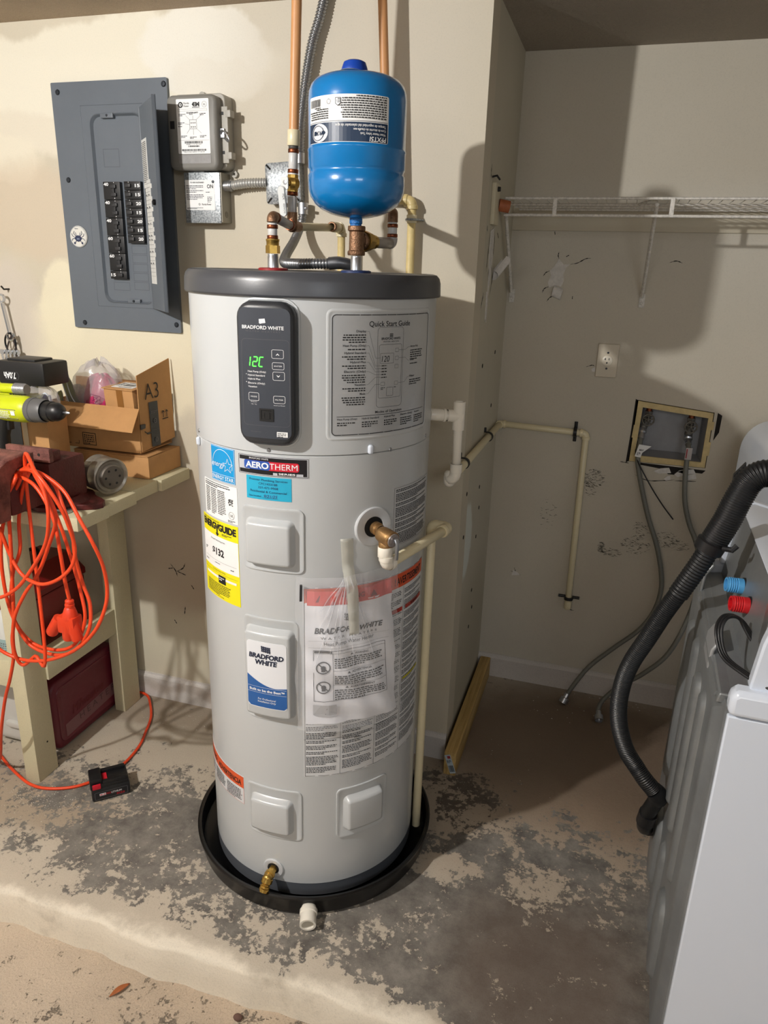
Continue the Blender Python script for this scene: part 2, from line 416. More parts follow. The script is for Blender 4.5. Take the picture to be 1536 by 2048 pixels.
mb=MB(); mb.box((-3.2,Y1,-.1),(XP,Y1+.1,ZC)); structure(mb.obj('wall_back',MW,None,0,origin=(0,0,0)))
mb=MB(); mb.box((XP-.1,Y1+.1,-.1),(XP,Y2+.1,ZC)); structure(mb.obj('wall_partition',MWS,None,0,origin=(0,0,0)))
# alcove wall with the cut-out for the laundry valve box
H=[(.088,.951),(.343,.952),(.342,1.146),(.088,1.170)]; O=[(XP,-.1),(2.4,-.1),(2.4,ZC),(XP,ZC)]
mb=MB()
vs=[(x,Y2,z) for x,z in O]+[(x,Y2,z) for x,z in H]+[(x,Y2+.014,z) for x,z in H]
fs=[(i,(i+1)%4,4+(i+1)%4,4+i) for i in range(4)]+[(4+i,4+(i+1)%4,8+(i+1)%4,8+i) for i in range(4)]
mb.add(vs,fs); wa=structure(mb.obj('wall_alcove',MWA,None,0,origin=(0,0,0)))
mb=MB(); mb.box((-3.3,-4.2,-.1),(-3.2,Y1+.1,ZC)); structure(mb.obj('wall_left',MROOM,None,0,origin=(0,0,0)))
mb=MB(); mb.box((2.4,-4.2,-.1),(2.5,Y2+.1,ZC)); structure(mb.obj('wall_right',MROOM,None,0,origin=(0,0,0)))
mb=MB(); mb.box((-3.3,-4.3,-.1),(2.5,-4.2,ZC)); structure(mb.obj('wall_rear',MROOM,None,0,origin=(0,0,0)))
mb=MB(); mb.m=0; mb.box((-3.3,-4.3,ZC),(2.5,Y1+.1,ZC+.1)); structure(mb.obj('ceiling',MCEIL,None,0,origin=(0,0,0)))
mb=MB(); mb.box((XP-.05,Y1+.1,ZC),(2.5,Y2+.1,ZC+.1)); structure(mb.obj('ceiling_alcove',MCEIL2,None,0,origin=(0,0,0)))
# raised slab with a rounded, slightly wavy nosing
mb=MB(); n=160; rs=[]
for i in range(n+1):
    x=-3.2+5.6*i/n; e=.006*math.sin(x*9)+.004*math.sin(x*23+1)+.003*math.sin(x*51)
    y0=1.140+e; c=.012+.004*math.sin(x*31)
    rs.append([(x,y0-.006,-.1),(x,y0-.002,-.06),(x,y0,-c),(x,y0+c*.35,-c*.3),(x,y0+c,0),(x,Y2+.1,0),(x,Y2+.1,-.1)])
mb.rings(rs,True,True); structure(mb.obj('floor',MF,None,40,origin=(0,0,0)))
mb=MB(); mb.box((-3.3,-4.3,-.2),(2.5,1.3,-.1)); structure(mb.obj('floor_lower',MF2,None,0,origin=(0,0,0)))
MBASE=patched('scuffed white baseboard',(212,206,200),[(-1.2,Y1,.05,.5,.2,.02,(170,158,146),.5,.6)],.05,9,.6,.1,90,.08)
def baseboard(name,pts,h=.0976,t=.012):
    mb=MB()
    (x0,y0),(x1,y1),(nx,ny)=pts
    prof=[(0,0),(t,0),(t,h-.016),(t*.75,h-.010),(t*.45,h-.006),(t*.35,h),(0,h)]
    rs=[[(x+nx*a,y+ny*a,z) for a,z in prof] for x,y in ((x0,y0),(x1,y1))]
    mb.rings(rs,True,True); return structure(mb.obj(name,MBASE,None,20,origin=(0,0,0)))
baseboard('baseboard_back',((-3.2,Y1),(XP,Y1),(0,-1)))
baseboard('baseboard_alcove',((XP,Y2),(2.4,Y2),(0,-1)))
# shelf cleat board and damage on the walls (geometry on the wall they belong to)
mb=MB(); mb.box((XP,Y2-.007,1.712),(2.4,Y2,1.795),.002); structure(mb.obj('trim_1',mat('cleat board paint',(196,188,168),.6),None,0,origin=(0,0,0)))
ORG['wall_alcove']=Vector((0,0,0)); ORG['wall_partition']=Vector((0,0,0)); ORG['wall_back']=Vector((0,0,0))
wp=bpy.data.objects['wall_partition']; wb=bpy.data.objects['wall_back']
CRACK=mat('open crack',(28,24,20),.9); GYP=mat('torn drywall paper',(216,212,206),.9,var=.12,vscale=60,bump=.5,bscale=200)
def sheet(name,pts,y,m,parent,th=.0012,axis='y',curl=None):
    """irregular patch lying on a wall, pts (u,z) on the wall plane"""
    mb=MB(); n=len(pts); cu=sum(p[0] for p in pts)/n; cz=sum(p[1] for p in pts)/n
    f=(lambda u,z,d:(u,y-d,z)) if axis=='y' else (lambda u,z,d:(y+d,u,z))
    vs=[f(u,z,0) for u,z in pts]+[f(u,z,th) for u,z in pts]+[f(cu,cz,th)]
    fs=[(i,(i+1)%n,n+(i+1)%n,n+i) for i in range(n)]+[(n+i,n+(i+1)%n,2*n) for i in range(n)]
    mb.add(vs,fs); return mb.obj(name,m,parent,20)
def crack(parent,pts,y,axis='y',w=.0016):
    P=catmull([(p[0],0,p[1]) for p in pts],4); mb=MB(); vs=[];fs=[]
    for i,p in enumerate(P):
        t=(P[min(i+1,len(P)-1)]-P[max(i-1,0)]).normalized(); nn=Vector((-t.z,0,t.x)); ww=w*math.sin(pi*(i+.4)/(len(P)+.2))*(1+.5*math.sin(i*2.3))
        for s_ in (-1,1):
            q=p+nn*ww*s_*.6; vs.append((q.x,y-.0008,q.z) if axis=='y' else (y+.0008,q.x,q.z))
    fs=[(2*i,2*i+1,2*i+3,2*i+2) for i in range(len(P)-1)]
    mb.add(vs,fs); return mb.obj('crack',CRACK,parent,0)
# torn patch on the alcove wall
sheet('torn_paper',[(-.222,1.623),(-.205,1.606),(-.184,1.607),(-.196,1.596),(-.203,1.575),(-.199,1.552),(-.207,1.534),(-.222,1.538),(-.247,1.530),(-.252,1.548),(-.243,1.570),(-.249,1.585),(-.235,1.600)],Y2,GYP,wa)
mb=MB(); P=[]
for i in range(9):
    a=pi*i/8
    P.append([( -.232+.030*k/4+.004*math.cos(a), Y2-.002-.016*math.sin(a)*(1-.5*k/4), 1.520+.018*math.cos(a)-.012*k/4) for k in range(5)])
vs=[p for r in P for p in r]; fs=[(i*5+k,i*5+k+1,(i+1)*5+k+1,(i+1)*5+k) for i in range(8) for k in range(4)]
mb.add(vs,fs); mb.obj('curled_paper',GYP,wa,60)
for pts in ([(-.222,1.624),(-.226,1.634),(-.224,1.646)],[(-.184,1.607),(-.16,1.612),(-.135,1.626),(-.118,1.628)],[(-.249,1.585),(-.262,1.578),(-.27,1.566)],[(-.247,1.533),(-.262,1.526),(-.268,1.512)],[(-.222,1.505),(-.24,1.498),(-.25,1.484)],[(-.20,1.631),(-.19,1.636)],
   [(.13,1.62),(.15,1.626),(.17,1.620)],[(-.095,1.27),(-.075,1.278),(-.066,1.276)],[(-.29,.47),(-.27,.462),(-.25,.457)],[(-.278,.486),(-.272,.47),(-.278,.452)],
   [(-.075,.366),(-.06,.358),(-.048,.36)],[(-.06,.36),(-.055,.345),(-.035,.343)],[(-.245,1.71),(-.243,1.70)],[(-.165,1.505),(-.165,1.495)],[(.115,.905),(.16,.888),(.21,.893),(.25,.9)],[(.06,.947),(.09,.944)],[(.25,.897),(.32,.902)]): crack(wa,pts,Y2,w=.0022)
sheet('torn_paper',[(-.28,.475),(-.262,.466),(-.254,.458),(-.285,.452)],Y2,GYP,wa)
sheet('torn_paper',[(-.075,1.265),(-.063,1.272),(-.062,1.256),(-.072,1.256)],Y2,GYP,wa)
for k,(a,b,c,d) in enumerate([(.205,.93,.03,.012),(.262,.926,.016,.014),(.285,.935,.03,.01),(.225,.905,.012,.01),(.30,.918,.02,.012)]):
    sheet('torn_paper',[(a-c,b-d*.4),(a-c*.3,b-d),(a+c,b-d*.5),(a+c*.7,b+d),(a-c*.2,b+d*.6)],Y2,GYP,wa,.004)
sheet('wall_gap',[(.118,.950),(.345,.944),(.335,.932),(.262,.935),(.25,.918),(.225,.918),(.21,.934),(.13,.942)],Y2,CRACK,wa,.0006)
sheet('wall_gap',[(.352,1.146),(.367,1.138),(.366,1.08),(.352,1.05)],Y2,CRACK,wa,.0006)
sheet('wall_gap',[(.0845,1.172),(.088,1.172),(.088,.951),(.0795,.945),(.083,1.05)],Y2,CRACK,wa,.0006)
mb=MB(); vs=[(x,Y2+.0141,z) for x,z in ((.05,.93),(.39,.93),(.39,1.20),(.05,1.20))]+[(x,Y2+.13,z) for x,z in ((.05,.93),(.39,.93),(.39,1.20),(.05,1.20))]
mb.add(vs,[(0,1,5,4),(1,2,6,5),(2,3,7,6),(3,0,4,7),(4,5,6,7)]); mb.obj('wall_cavity',mat('dark cavity',(20,17,14),.95),wa,0,recalc=False)
# black scuffs rubbed on the alcove wall
SCUFF=mat('rubber scuff',(88,84,74),.85)
random.seed(3); mb=MB()
for (cx,cz,rx,rz,nn) in [(-.025,.875,.04,.035,110),(-.04,.835,.035,.03,50),(.155,.64,.05,.035,90),(.255,.675,.045,.03,70),(.07,.60,.04,.015,50),(.035,.615,.010,.022,50),(.165,.70,.03,.03,50),(-.17,.72,.03,.06,26),(.30,.66,.04,.02,40)]:
    for k in range(nn):
        a=random.uniform(0,2*pi); q=math.sqrt(random.random()); x=cx+rx*q*math.cos(a); z=cz+rz*q*math.sin(a)
        l=random.uniform(.0015,.008); w_=random.uniform(.0003,.0012); s_=random.uniform(-.6,.5)
        mb.add([(x-l,Y2-.0007,z-l*s_-w_),(x+l,Y2-.0007,z+l*s_-w_*.2),(x+l*.8,Y2-.0007,z+l*s_+w_*.3),(x-l*.8,Y2-.0007,z-l*s_+w_)],[(0,1,2,3)])
o=mb.obj('scuff_marks',SCUFF,wa,0); o['kind']='stuff'
# partition side face: torn strips, cracks, holes
for pts in ([(2.245,1.70),(2.24,1.66),(2.225,1.60),(2.222,1.575)],[(2.31,1.70),(2.33,1.66),(2.31,1.60),(2.33,1.55),(2.30,1.50)],[(2.27,1.66),(2.26,1.60),(2.26,1.55)],[(2.37,1.69),(2.40,1.675)],[(2.2,1.52),(2.19,1.50),(2.17,1.475)],[(2.20,1.86),(2.195,1.84),(2.20,1.82)],[(2.35,1.60),(2.34,1.56),(2.32,1.53)],[(2.19,1.70),(2.195,1.685)]):
    crack(wp,pts,XP,'x',.0035)
sheet('torn_paper',[(2.255,1.69),(2.30,1.70),(2.31,1.62),(2.30,1.57),(2.27,1.50),(2.265,1.56),(2.25,1.62)],XP,GYP,wp,.002,'x')
sheet('torn_paper',[(2.25,1.52),(2.27,1.50),(2.27,1.43),(2.255,1.44)],XP,GYP,wp,.003,'x')
mb=MB(); P=[]
for i in range(10):
    a=1.6*pi*i/9
    P.append([(XP+.004+.030*k/3+.013*math.sin(a), 2.34+.026*k/3, 1.565+.045*k/3+.013*math.cos(a)) for k in range(4)])
vs=[p for r in P for p in r]; fs=[(i*4+k,i*4+k+1,(i+1)*4+k+1,(i+1)*4+k) for i in range(9) for k in range(3)]
mb.add(vs,fs); mb.obj('curled_paper',GYP,wp,60)
for (yy,zz) in ((2.27,1.30),(2.50,1.32),(2.50,1.14),(2.38,.88),(2.40,.80),(2.38,.70),(2.37,.50),(2.40,.42),(2.36,.36),(2.15,.92),(2.14,.78)):
    mb=MB(); mb.lathe([(.007,0),(.0065,.0012),(.003,.0006)],(XP,yy,zz),(1,0,0),10,cap1=True); mb.obj('screw_hole',CRACK,wp)
# cracks on the back wall below the bench level
for pts in ([(-1.42,.56),(-1.40,.535),(-1.395,.515)],[(-1.395,.535),(-1.37,.55),(-1.36,.57)],[(-1.395,.535),(-1.36,.525)],[(-1.41,.545),(-1.43,.54)],[(-1.34,.49),(-1.33,.475)],[(-1.37,.40),(-1.375,.37)],[(-1.42,.34),(-1.41,.325)]): crack(wb,pts,Y1,w=.003)
# small crumbs of plaster and grit scattered on the floor: uncountable
random.seed(11); mb=MB()
def grit(cx,cy,rx,ry,n,smin=.0008,smax=.0022):
    for k in range(n):
        a=random.uniform(0,2*pi); q=math.sqrt(random.random()); x=cx+rx*q*math.cos(a); y=cy+ry*q*math.sin(a); s_=random.uniform(smin,smax); h=random.uniform(0,2*pi)
        P=[(x+s_*math.cos(h+t),y+s_*math.sin(h+t)*.7,0) for t in (0,1.9,4.1)]+[(x,y,s_*.8)]
        mb.add(P,[(0,1,3),(1,2,3),(2,0,3)])
grit(-1.52,1.47,.13,.05,160); grit(-1.62,1.42,.2,.08,60); grit(-1.35,1.95,.25,.08,60); grit(-.02,2.5,.15,.1,18,.001,.0035); grit(.15,2.62,.2,.03,20,.001,.004); grit(-.35,1.95,.06,.05,8)
grit(-.9,1.3,.5,.12,60,.001,.0025); grit(-.15,2.05,.2,.3,16,.001,.0025)
o=mb.obj('floor_grit',mat('plaster crumbs',(206,200,188),.9),None,0); tag(o,'pale plaster crumbs and grit scattered over the concrete floor','debris'); o['kind']='stuff'

# =====================================================================
# WATER HEATER
# =====================================================================
TC=Vector((-.6852,1.6414,0)); TR=.2826
wh=thing('water_heater',(TC.x,TC.y,.022),'tall light grey electric water heater with dark grey cap, centre of the photo','water heater')
def hl(prof,name,m,seg=128,**k):
    mb=MB(); mb.lathe(prof,(TC.x,TC.y,0),(0,0,1),seg,**k); return mb.obj(name,m,wh,30)
DKG=mat('dark grey plastic cap',(66,68,73),.34,bump=.03,bscale=400); BASEG=mat('dark grey base ring',(84,88,94),.4)
hl([(.10,.022),(.2815,.022),(.2815,.0625),(.27,.0625)],'base_ring',BASEG)
hl([(.27,.0605),(.2826,.0605),(.2826,1.1985),(.2812,1.1998),(.27,1.1998)],'lower_jacket',ENAMEL)
hl([(.27,1.2012),(.2826,1.2012),(.2838,1.2025),(.2838,1.519),(.27,1.519)],'upper_jacket',ENAMEL)
hl([(.27,1.5185),(.2905,1.5185),(.2925,1.522),(.2915,1.548),(.2885,1.5585),(.282,1.5655),(.274,1.5675),(.268,1.5655),(.266,1.561)],'top_cap',DKG)
hl([(.268,1.563),(.262,1.5655),(.0,1.5665)],'top_plate',mat('black top plate',(20,20,22),.5))
R1=TR; R2u=.2838
def S(th,r=TR,z=0,slope=0): return Cyl(TC,r,th,z,slope)
# ---- control panel
cp=S(4.0,R2u)
mb=MB(); raised(mb,cp,-.0655,.0655,1.217,1.521-.0035,.036,[(0,0),(.001,.0028),(.0045,.0034),(.0055,.001)],10); mb.obj('panel_recess_lip',ENAMEL,wh,50)
mb=MB(); raised(mb,cp,-.0595,.0595,1.2235,1.511,.032,[(0,0),(0,.014),(.002,.021),(.006,.026),(.011,.028)],12)
MPAN=mat('charcoal control housing',(48,50,54),.38,bump=.08,bscale=900); cpo=mb.obj('control_panel',MPAN,wh,50)
MOV=mat('slate overlay film',(62,66,74),.3,bump=.04,bscale=700)
mb=MB(); patch(mb,cp,-.0495,.0495,1.2405,1.4985,.0288,.013,10); 
ov=mb.obj('control_overlay',MOV,cpo,50)
K=.099/275
def qx(x): return (x-442)*K
def qy(y): return 1.4985-(y-178)*.258/727
p=Print(cp,.0294)
for i in range(4): p.poly([(qx(424+i*8),qy(262-i*2)),(qx(431+i*8),qy(262-i*2)),(qx(427+i*8),qy(236-i)),(qx(420+i*8),qy(237-i))],0)
for yy in (240,248,256): p.rect(qx(420),qx(450),qy(yy+2),qy(yy-2),0)
p.text('BRADFORD WHITE',qx(437),qy(291),.0066,'c',.0795,bold=.02,m=0); p.text('W A T E R   H E A T E R S',qx(437),qy(307),.003,'c',.066,m=1)
p.frame(qx(320),qx(575),qy(832),qy(345),.008,.0006,1)
for t,y in (('Heat Pump (Only)',529),('Hybrid Standard',550),('Hybrid Plus',571),('Electric (Only)',594),('Vacation',614)): p.text(t,qx(352),qy(y),.0034,'l',.0026*len(t)*.86,bold=.01,m=0)
for y in (541,585): p.rect(qx(341),qx(345),qy(y+2),qy(y-2),0)
for (x0,x1,y0,y1) in ((483,545,398,447),(485,547,468,508),(487,549,520,568),(353,411,643,690),(488,550,655,698)): p.frame(qx(x0),qx(x1),qy(y1),qy(y0),.003,.0007,0)
p.poly([(qx(504),qy(430)),(qx(514),qy(418)),(qx(524),qy(430)),(qx(519),qy(430)),(qx(514),qy(424)),(qx(509),qy(430))],0)
p.poly([(qx(506),qy(539)),(qx(511),qy(539)),(qx(516),qy(545)),(qx(521),qy(539)),(qx(526),qy(539)),(qx(516),qy(551))],0)
p.text('ENTER',qx(516),qy(492),.0026,'c',.0145,m=0); p.text('MODE',qx(382),qy(670),.0028,'c',.0125,m=0); p.text('FILTER',qx(519),qy(681),.0028,'c',.015,m=0)
p.text('Press for',qx(382),qy(698),.0019,'c',.012,m=0); p.text('°F / °C',qx(382),qy(713),.0022,'c',.011,m=0); p.text('Hold to Reset',qx(519),qy(712),.0019,'c',.021,m=0); p.text('235-52260-02A',qx(388),qy(871),.002,'c',.022,m=1)
p.done('printed_legend',[WINK,GREYINK],cpo)
# seven segment display
p=Print(cp,.0296)
def seg(cx,cy,w_,h,on):
    t=.0019; sl=.12
    D={'a':((-w_,h),(w_,h)),'g':((-w_,0),(w_,0)),'d':((-w_,-h),(w_,-h)),'f':((-w_,0),(-w_,h)),'e':((-w_,-h),(-w_,0)),'b':((w_,0),(w_,h)),'c':((w_,-h),(w_,0))}
    for k in on:
        (a,b),(c,d)=D[k]; L=math.hypot(c-a,d-b); ux,uy=(c-a)/L,(d-b)/L; g_=.0006
        a+=ux*g_;b+=uy*g_;c-=ux*g_;d-=uy*g_
        p.line(cx+a+b*sl,cy+b,cx+c+d*sl,cy+d,t)
seg(qx(367),qy(469),.0,.0092,'bc'); seg(qx(394),qy(469),.0040,.0092,'abged'); seg(qx(428),qy(469),.0038,.0092,'afed')
p.done('led_digits',mat('green led',(70,255,60),.5,emit=3.2),cpo)
mb=MB(); raised(mb,cp,qx(411),qx(488),qy(804),qy(731),.001,[(0,.0288),(0,.0302),(.0035,.0302),(.0045,.0292)],4); raised(mb,cp,qx(433),qx(468),qy(790),qy(752),.0005,[(0,.0288),(0,.0302),(.002,.0302),(.002,.0295)],3)
mb.obj('data_port',mat('port black',(10,10,11),.5),cpo)
mb=MB(); patch(mb,cp,qx(503),qx(560),qy(892),qy(862),.0294,.0005,4); o=mb.obj('small_white_sticker',WHITE,cpo)
p=Print(cp,.0298); p.para(qx(507),qx(556),qy(864),3,.0032); p.done('printed_text',BLACK,cpo)
# ---- quick start guide
g=S(29.3,R2u); MFILM=mat('brushed silver film',(186,188,190),.3,.35,var=.05,vscale=8)
mb=MB(); raised(mb,g,-.010,.279,1.2325,1.500,.014,[(0,0),(.002,.0012),(.006,.0012),(.008,.0003)],16); mb.obj('guide_recess_lip',ENAMEL,wh,50)
mb=MB(); patch(mb,g,0,.269,1.2425,1.4905,.0012,.010,20); gl=mb.obj('quick_start_label',MFILM,wh)
p=Print(g,.0016); p.frame(.0015,.2675,1.2440,1.4890,.009,.0016,0)
p.text('Quick Start Guide',.134,1.4655,.0105,'c',.108,bold=.008)
for t,y,rows in (('Display',1.4545,4),('Heat Pump (Only)',1.4260,1),('Hybrid Standard',1.4115,2),('Hybrid Plus',1.3930,2),('Electric (Only)',1.3740,4),('Vacation',1.3470,2),('Mode',1.3280,4)):
    p.text(t,.0735,y,.0044,'r',.0031*len(t),bold=.012); p.para(.0735-.052,.0735,y-.002,rows,.0047,.5,'r',.8)
p.frame(.1000,.1690,1.2985,1.4640,.008,.0005); p.frame(.1040,.1650,1.3180,1.4290,.005,.0005); p.frame(.1075,.1420,1.3900,1.4110,.0006,.0005)
p.text('120',.1110,1.3935,.0125,'l',.020,shear=.15,bold=-.005); p.text('BRADFORD WHITE',.1345,1.4385,.0046,'c',.050,bold=.015); p.text('WATER HEATERS',.1345,1.4335,.0024,'c',.042)
for yy in (1.444,1.4465,1.449): p.rect(.130,.139,yy,yy+.0015)
for y in (1.4165,1.4000,1.3830): p.frame(.1460,.1560,y-.004,y+.004,.0012,.0004)
for y in (1.3860,1.3800,1.3740,1.3680,1.3620): p.para(.111,.135,y+.002,1,.0034,.6); p.rect(.1085,.1095,y-.001,y+.0002)
p.frame(.1100,.1200,1.3440,1.3520,.0012,.0004); p.frame(.1460,.1560,1.3440,1.3520,.0012,.0004); p.frame(.1250,.1430,1.3220,1.3400,.0012,.0005)
p.para(.110,.121,1.342,2,.003); p.para(.145,.157,1.342,1,.003)
for (y0,y1) in ((1.456,1.402),(1.4275,1.386),(1.413,1.380),(1.3945,1.374),(1.3755,1.368),(1.349,1.3625),(1.330,1.348)):
    p.line(.0755,y0,.080,y0,.0004); p.line(.080,y0,.096,y1,.0004); p.line(.096,y1,.1085,y1,.0004)
for (y0,y1,t,rows) in ((1.4165,1.421,'Arrow Pad',5),(1.4,1.393,'Enter',1),(1.348,1.358,'Filter',3)):
    p.line(.157,y0,.176,y0,.0004); p.line(.176,y0,.186,y1,.0004); p.line(.186,y1,.191,y1,.0004)
    p.text(t,.193,y1-.001,.0042,'l',.0030*len(t),bold=.012); p.para(.193,.240,y1-.004,rows,.0046,.5)
p.line(.012,1.2835,.256,1.2835,.0010); p.text('Modes of Operation',.134,1.2872,.0052,'c',.072,bold=.01)
for a,t,rows in ((.013,'Heat Pump (Only)',2),(.067,'Hybrid Standard',3),(.121,'Hybrid Plus',3),(.168,'Electric (Only)',4),(.216,'Vacation',4)):
    p.text(t,a,1.2762,.0040,'l',.0027*len(t),bold=.01); p.para(a,a+.040,1.2735,rows,.0046,.5)
p.done('printed_guide',BLACK,gl)
# ---- simple bordered labels
def label(name,th0,z0,z1,wd,m=WHITE,r=.0008,R=TR,n=.0007,lab=None,slope=0):
    sf=S(th0,R,0,slope); mb=MB(); patch(mb,sf,0,wd,z0,z1,n,r,12); o=mb.obj(name,m,wh)
    if lab: o['label']=lab
    return sf,o
D2=math.pi/180*TR
ES=mat('sky blue sticker',(16,146,208),.35)
sf,o=label('energy_star_label',-31.7,1.119,1.198,.0825,ES,lab='blue energy star sticker'); p=Print(sf,.0012)
p.frame(.001,.0815,1.120,1.197,.001,.0006,0); p.rect(.001,.0815,1.1345,1.1352)
p.ring(.041,1.158,.0335,.0346,-.25,pi+.25); p.text('energy',.004,1.1525,.0125,'l',.047,shear=.35,bold=-.005)
st=[]
for i in range(10):
    rr=.0165 if i%2==0 else .0068; a=pi/2+i*pi/5; st.append((.0605+rr*math.cos(a),1.158+rr*math.sin(a)))
for i in range(10): p.line(*st[i],*st[(i+1)%10],.0009)
p.text('ENERGY STAR',.041,1.1235,.0085,'c',.074,bold=.008)
p.done('printed_logo',WINK,o)
# badge
BADG=mat('black badge',(30,30,34),.25,coat=.5)
sf,o=label('series_badge',-12.7,1.151,1.195,.162,mat('silver badge edge',(214,216,220),.3,.3),.001,lab='black and silver series badge')
p=Print(sf,.0011); p.frame(.0012,.1608,1.1522,1.1938,.001,.0008,0)
p.rect(.004,.158,1.1545,1.1915,0,20)
p.n=.0014; p.rect(.004,.030,1.163,1.183,1,4); p.rect(.085,.150,1.1545,1.1600,1,6)
p.n=.0016; p.frame(.0165,.1415,1.1640,1.1835,.005,.0098,2); p.rect(.076,.134,1.1655,1.182,2,5)
p.n=.0018; p.frame(.0165,.0785,1.1640,1.1835,.005,.0098,3)
p.n=.0022; p.text('AERO',.0205,1.1675,.0128,'l',.055,bold=.03,m=4); p.text('THERM',.0775,1.1675,.0128,'l',.061,m=4)
p.text('BRADFORD WHITE',.030,1.1865,.0034,'l',.045,m=4); p.rect(.095,.135,1.1552,1.1618,0); p.n=.0022; p.text('SERIES',.0975,1.1566,.0042,'l',.036,bold=.02,m=4)
p.done('printed_badge',[BADG,mat('badge silver',(190,192,198),.3),mat('badge red',(206,40,58),.35),mat('badge blue',(44,84,168),.35),WINK],o)
# installer sticker
sf,o=label('service_sticker',-8.6,1.0975,1.1490,.1045,mat('cyan sticker',(36,168,204),.45),lab='light blue installer sticker with a handwritten date'); p=Print(sf,.0012)
for t,y,h,wd in (('Premier Plumbing Services',1.1395,.0048,.088),('CFC1433188',1.1310,.0048,.043),('321-471-9968',1.1225,.0050,.046),('Residential & Commercial',1.1135,.0052,.084)): p.text(t,.052,y,h,'c',wd,m=0)
p.text('Date Installed:',.006,1.1030,.0036,'l',.030,m=0); p.line(.037,1.1018,.075,1.1018,.0004); p.text('9/21/25',.042,1.1030,.0066,'l',.032,shear=.3,m=1)
p.done('printed_text',[mat('navy ink',(22,48,92),.6),mat('violet pen',(60,40,110),.6)],o)
# rating label
sf,o=label('rating_label',-40.4,1.0265,1.1125,.129,lab='white rating plate sticker with tiny print'); p=Print(sf,.0012)
p.rect(.006,.105,1.1090,1.1105); random.seed(5)
p.para(.006,.112,1.108,2,.0042,.55); p.para(.008,.030,1.098,15,.0042,.55,wl=(.0012,.004)); p.para(.034,.058,1.098,15,.0042,.55,wl=(.0012,.004)); p.para(.062,.092,1.098,14,.0042,.55,wl=(.0012,.004)); p.para(.098,.125,1.0345,2,.003,.5); p.text('UL',.106,1.042,.006,'l'); p.ring(.110,1.045,.0082,.0088)
for i in range(7):
    for j in range(7):
        if random.random()<.6: p.rect(.101+i*.0022,.103+i*.0022,1.068+j*.0022,1.070+j*.0022,k=1)
p.done('printed_text',BLACK,o)
# energy guide
YEL=mat('vivid yellow',(238,226,24),.4)
sf,o=label('energy_guide_label',-44.9,.8245,1.0215,.150,YEL,lab='yellow and white energy cost sticker'); p=Print(sf,.0010)
p.rect(.001,.149,.9000,.9820,0); p.n=.0014
p.para(.008,.142,1.0195,1,.003,.5,m=1)
p.text('ENERG',.006,.9980,.0155,'l',.064,bold=.05,m=1); p.text('GUIDE',.082,.9980,.0155,'l',.062,bold=.05,m=1)
p.poly([(.068,1.0135),(.0725,1.0135),(.0760,1.004),(.0795,1.0135),(.084,1.0135),(.0785,.999),(.0785,.990),(.083,.990),(.076,.982),(.069,.990),(.0735,.990),(.0735,.999)],1)
p.para(.095,.130,.9945,2,.003,.5,m=1)
p.text('Estimated Yearly Energy Cost',.075,.9700,.0036,'c',.060,m=1); p.text('$132',.075,.9350,.0165,'c',.050,bold=.035,m=1)
p.para(.012,.022,.944,2,.004,.6,m=1); p.para(.010,.040,.913,1,.0035,.6,m=1); p.line(.010,.920,.142,.920,.0004,1); p.para(.06,.100,.916,1,.003,.5,m=1); p.para(.122,.142,.913,1,.0035,.6,m=1)
p.text('Cost Range of Similar Models',.075,.8935,.0032,'c',.055,m=1); p.rect(.012,.140,.876,.882,0); p.n=.0017; p.rect(.074,.102,.866,.886,1); p.n=.0021; p.para(.078,.098,.884,2,.005,.5,m=0); p.n=.0014
p.rect(.004,.146,.8895,.8899,1); p.para(.016,.120,.864,7,.0044,.45,m=1); p.text('ftc.gov/energy',.076,.829,.003,'c',.034,m=1)
p.done('printed_text',[WHITE,BLACK],o)
# right-hand text label
sf,o=label('instruction_label',61.0,.9700,1.1130,.170,mat('silver print label',(196,197,198),.4),lab='silver text label beside the relief valve opening'); p=Print(sf,.0012)
p.frame(.002,.168,.972,1.111,.002,.0006)
y=1.108
for rows in (2,5,2,6,2,3,2,7): p.para(.008,.162,y,rows,.0039,.55); y-=rows*.0039+.0028
p.done('printed_text',BLACK,o)
# the large warning label that wraps to the right
ORA=mat('warning orange',(216,84,36),.45); REDB=mat('warning red',(196,62,44),.45); WLB=mat('warning label paper',(214,215,216),.5)
sf,o=label('warning_label',17.1,.3930,.8990,.372,WLB,lab='tall multi-column warning label behind the plastic pouch'); p=Print(sf,.0010)
p.rect(.002,.370,.8600,.8960,0,30); p.n=.0014; p.text('WARNING  ! ADVERTENCIA  ! AVERTISSEMENT',.02,.868,.018,'l',.335,bold=.02,m=1)
p.n=.0014; p.frame(.002,.370,.395,.898,.0005,.0008,1)
CX=[.0,.0875,.178,.265,.370]
for c in CX[1:-1]: p.line(c,.396,c,.858,.0007,1)
for c0,c1 in zip(CX,CX[1:]):
    y=.852; k=0
    while y>.42:
        rows=random.choice((3,4,5,6,2)); 
        rows=min(rows,int((y-.405)/.0044)); 
        if rows<1: break
        p.para(c0+.005,c1-.005,y,rows,.0044,.42,m=1); y-=rows*.0044+.0045; k+=1
for c0,c1,y in ((CX[0],CX[1],.5),(CX[1],CX[2],.5),(CX[2],CX[3],.51),(CX[3],CX[4],.53)): p.line(c0,y,c1,y,.0007,1)
p.rect(.275,.366,.795,.806,3,8); p.rect(.18,.262,.795,.806,3,8); p.rect(.275,.362,.598,.603,4,8)
p.n=.0018; p.text('WARNING',.132,.4905,.0035,'c',.02,bold=.02,m=1); p.text('WARNING',.32,.7975,.006,'c',.04,bold=.02,m=1)
p.done('printed_text',[ORA,BLACK,WHITE,REDB,YEL],o)
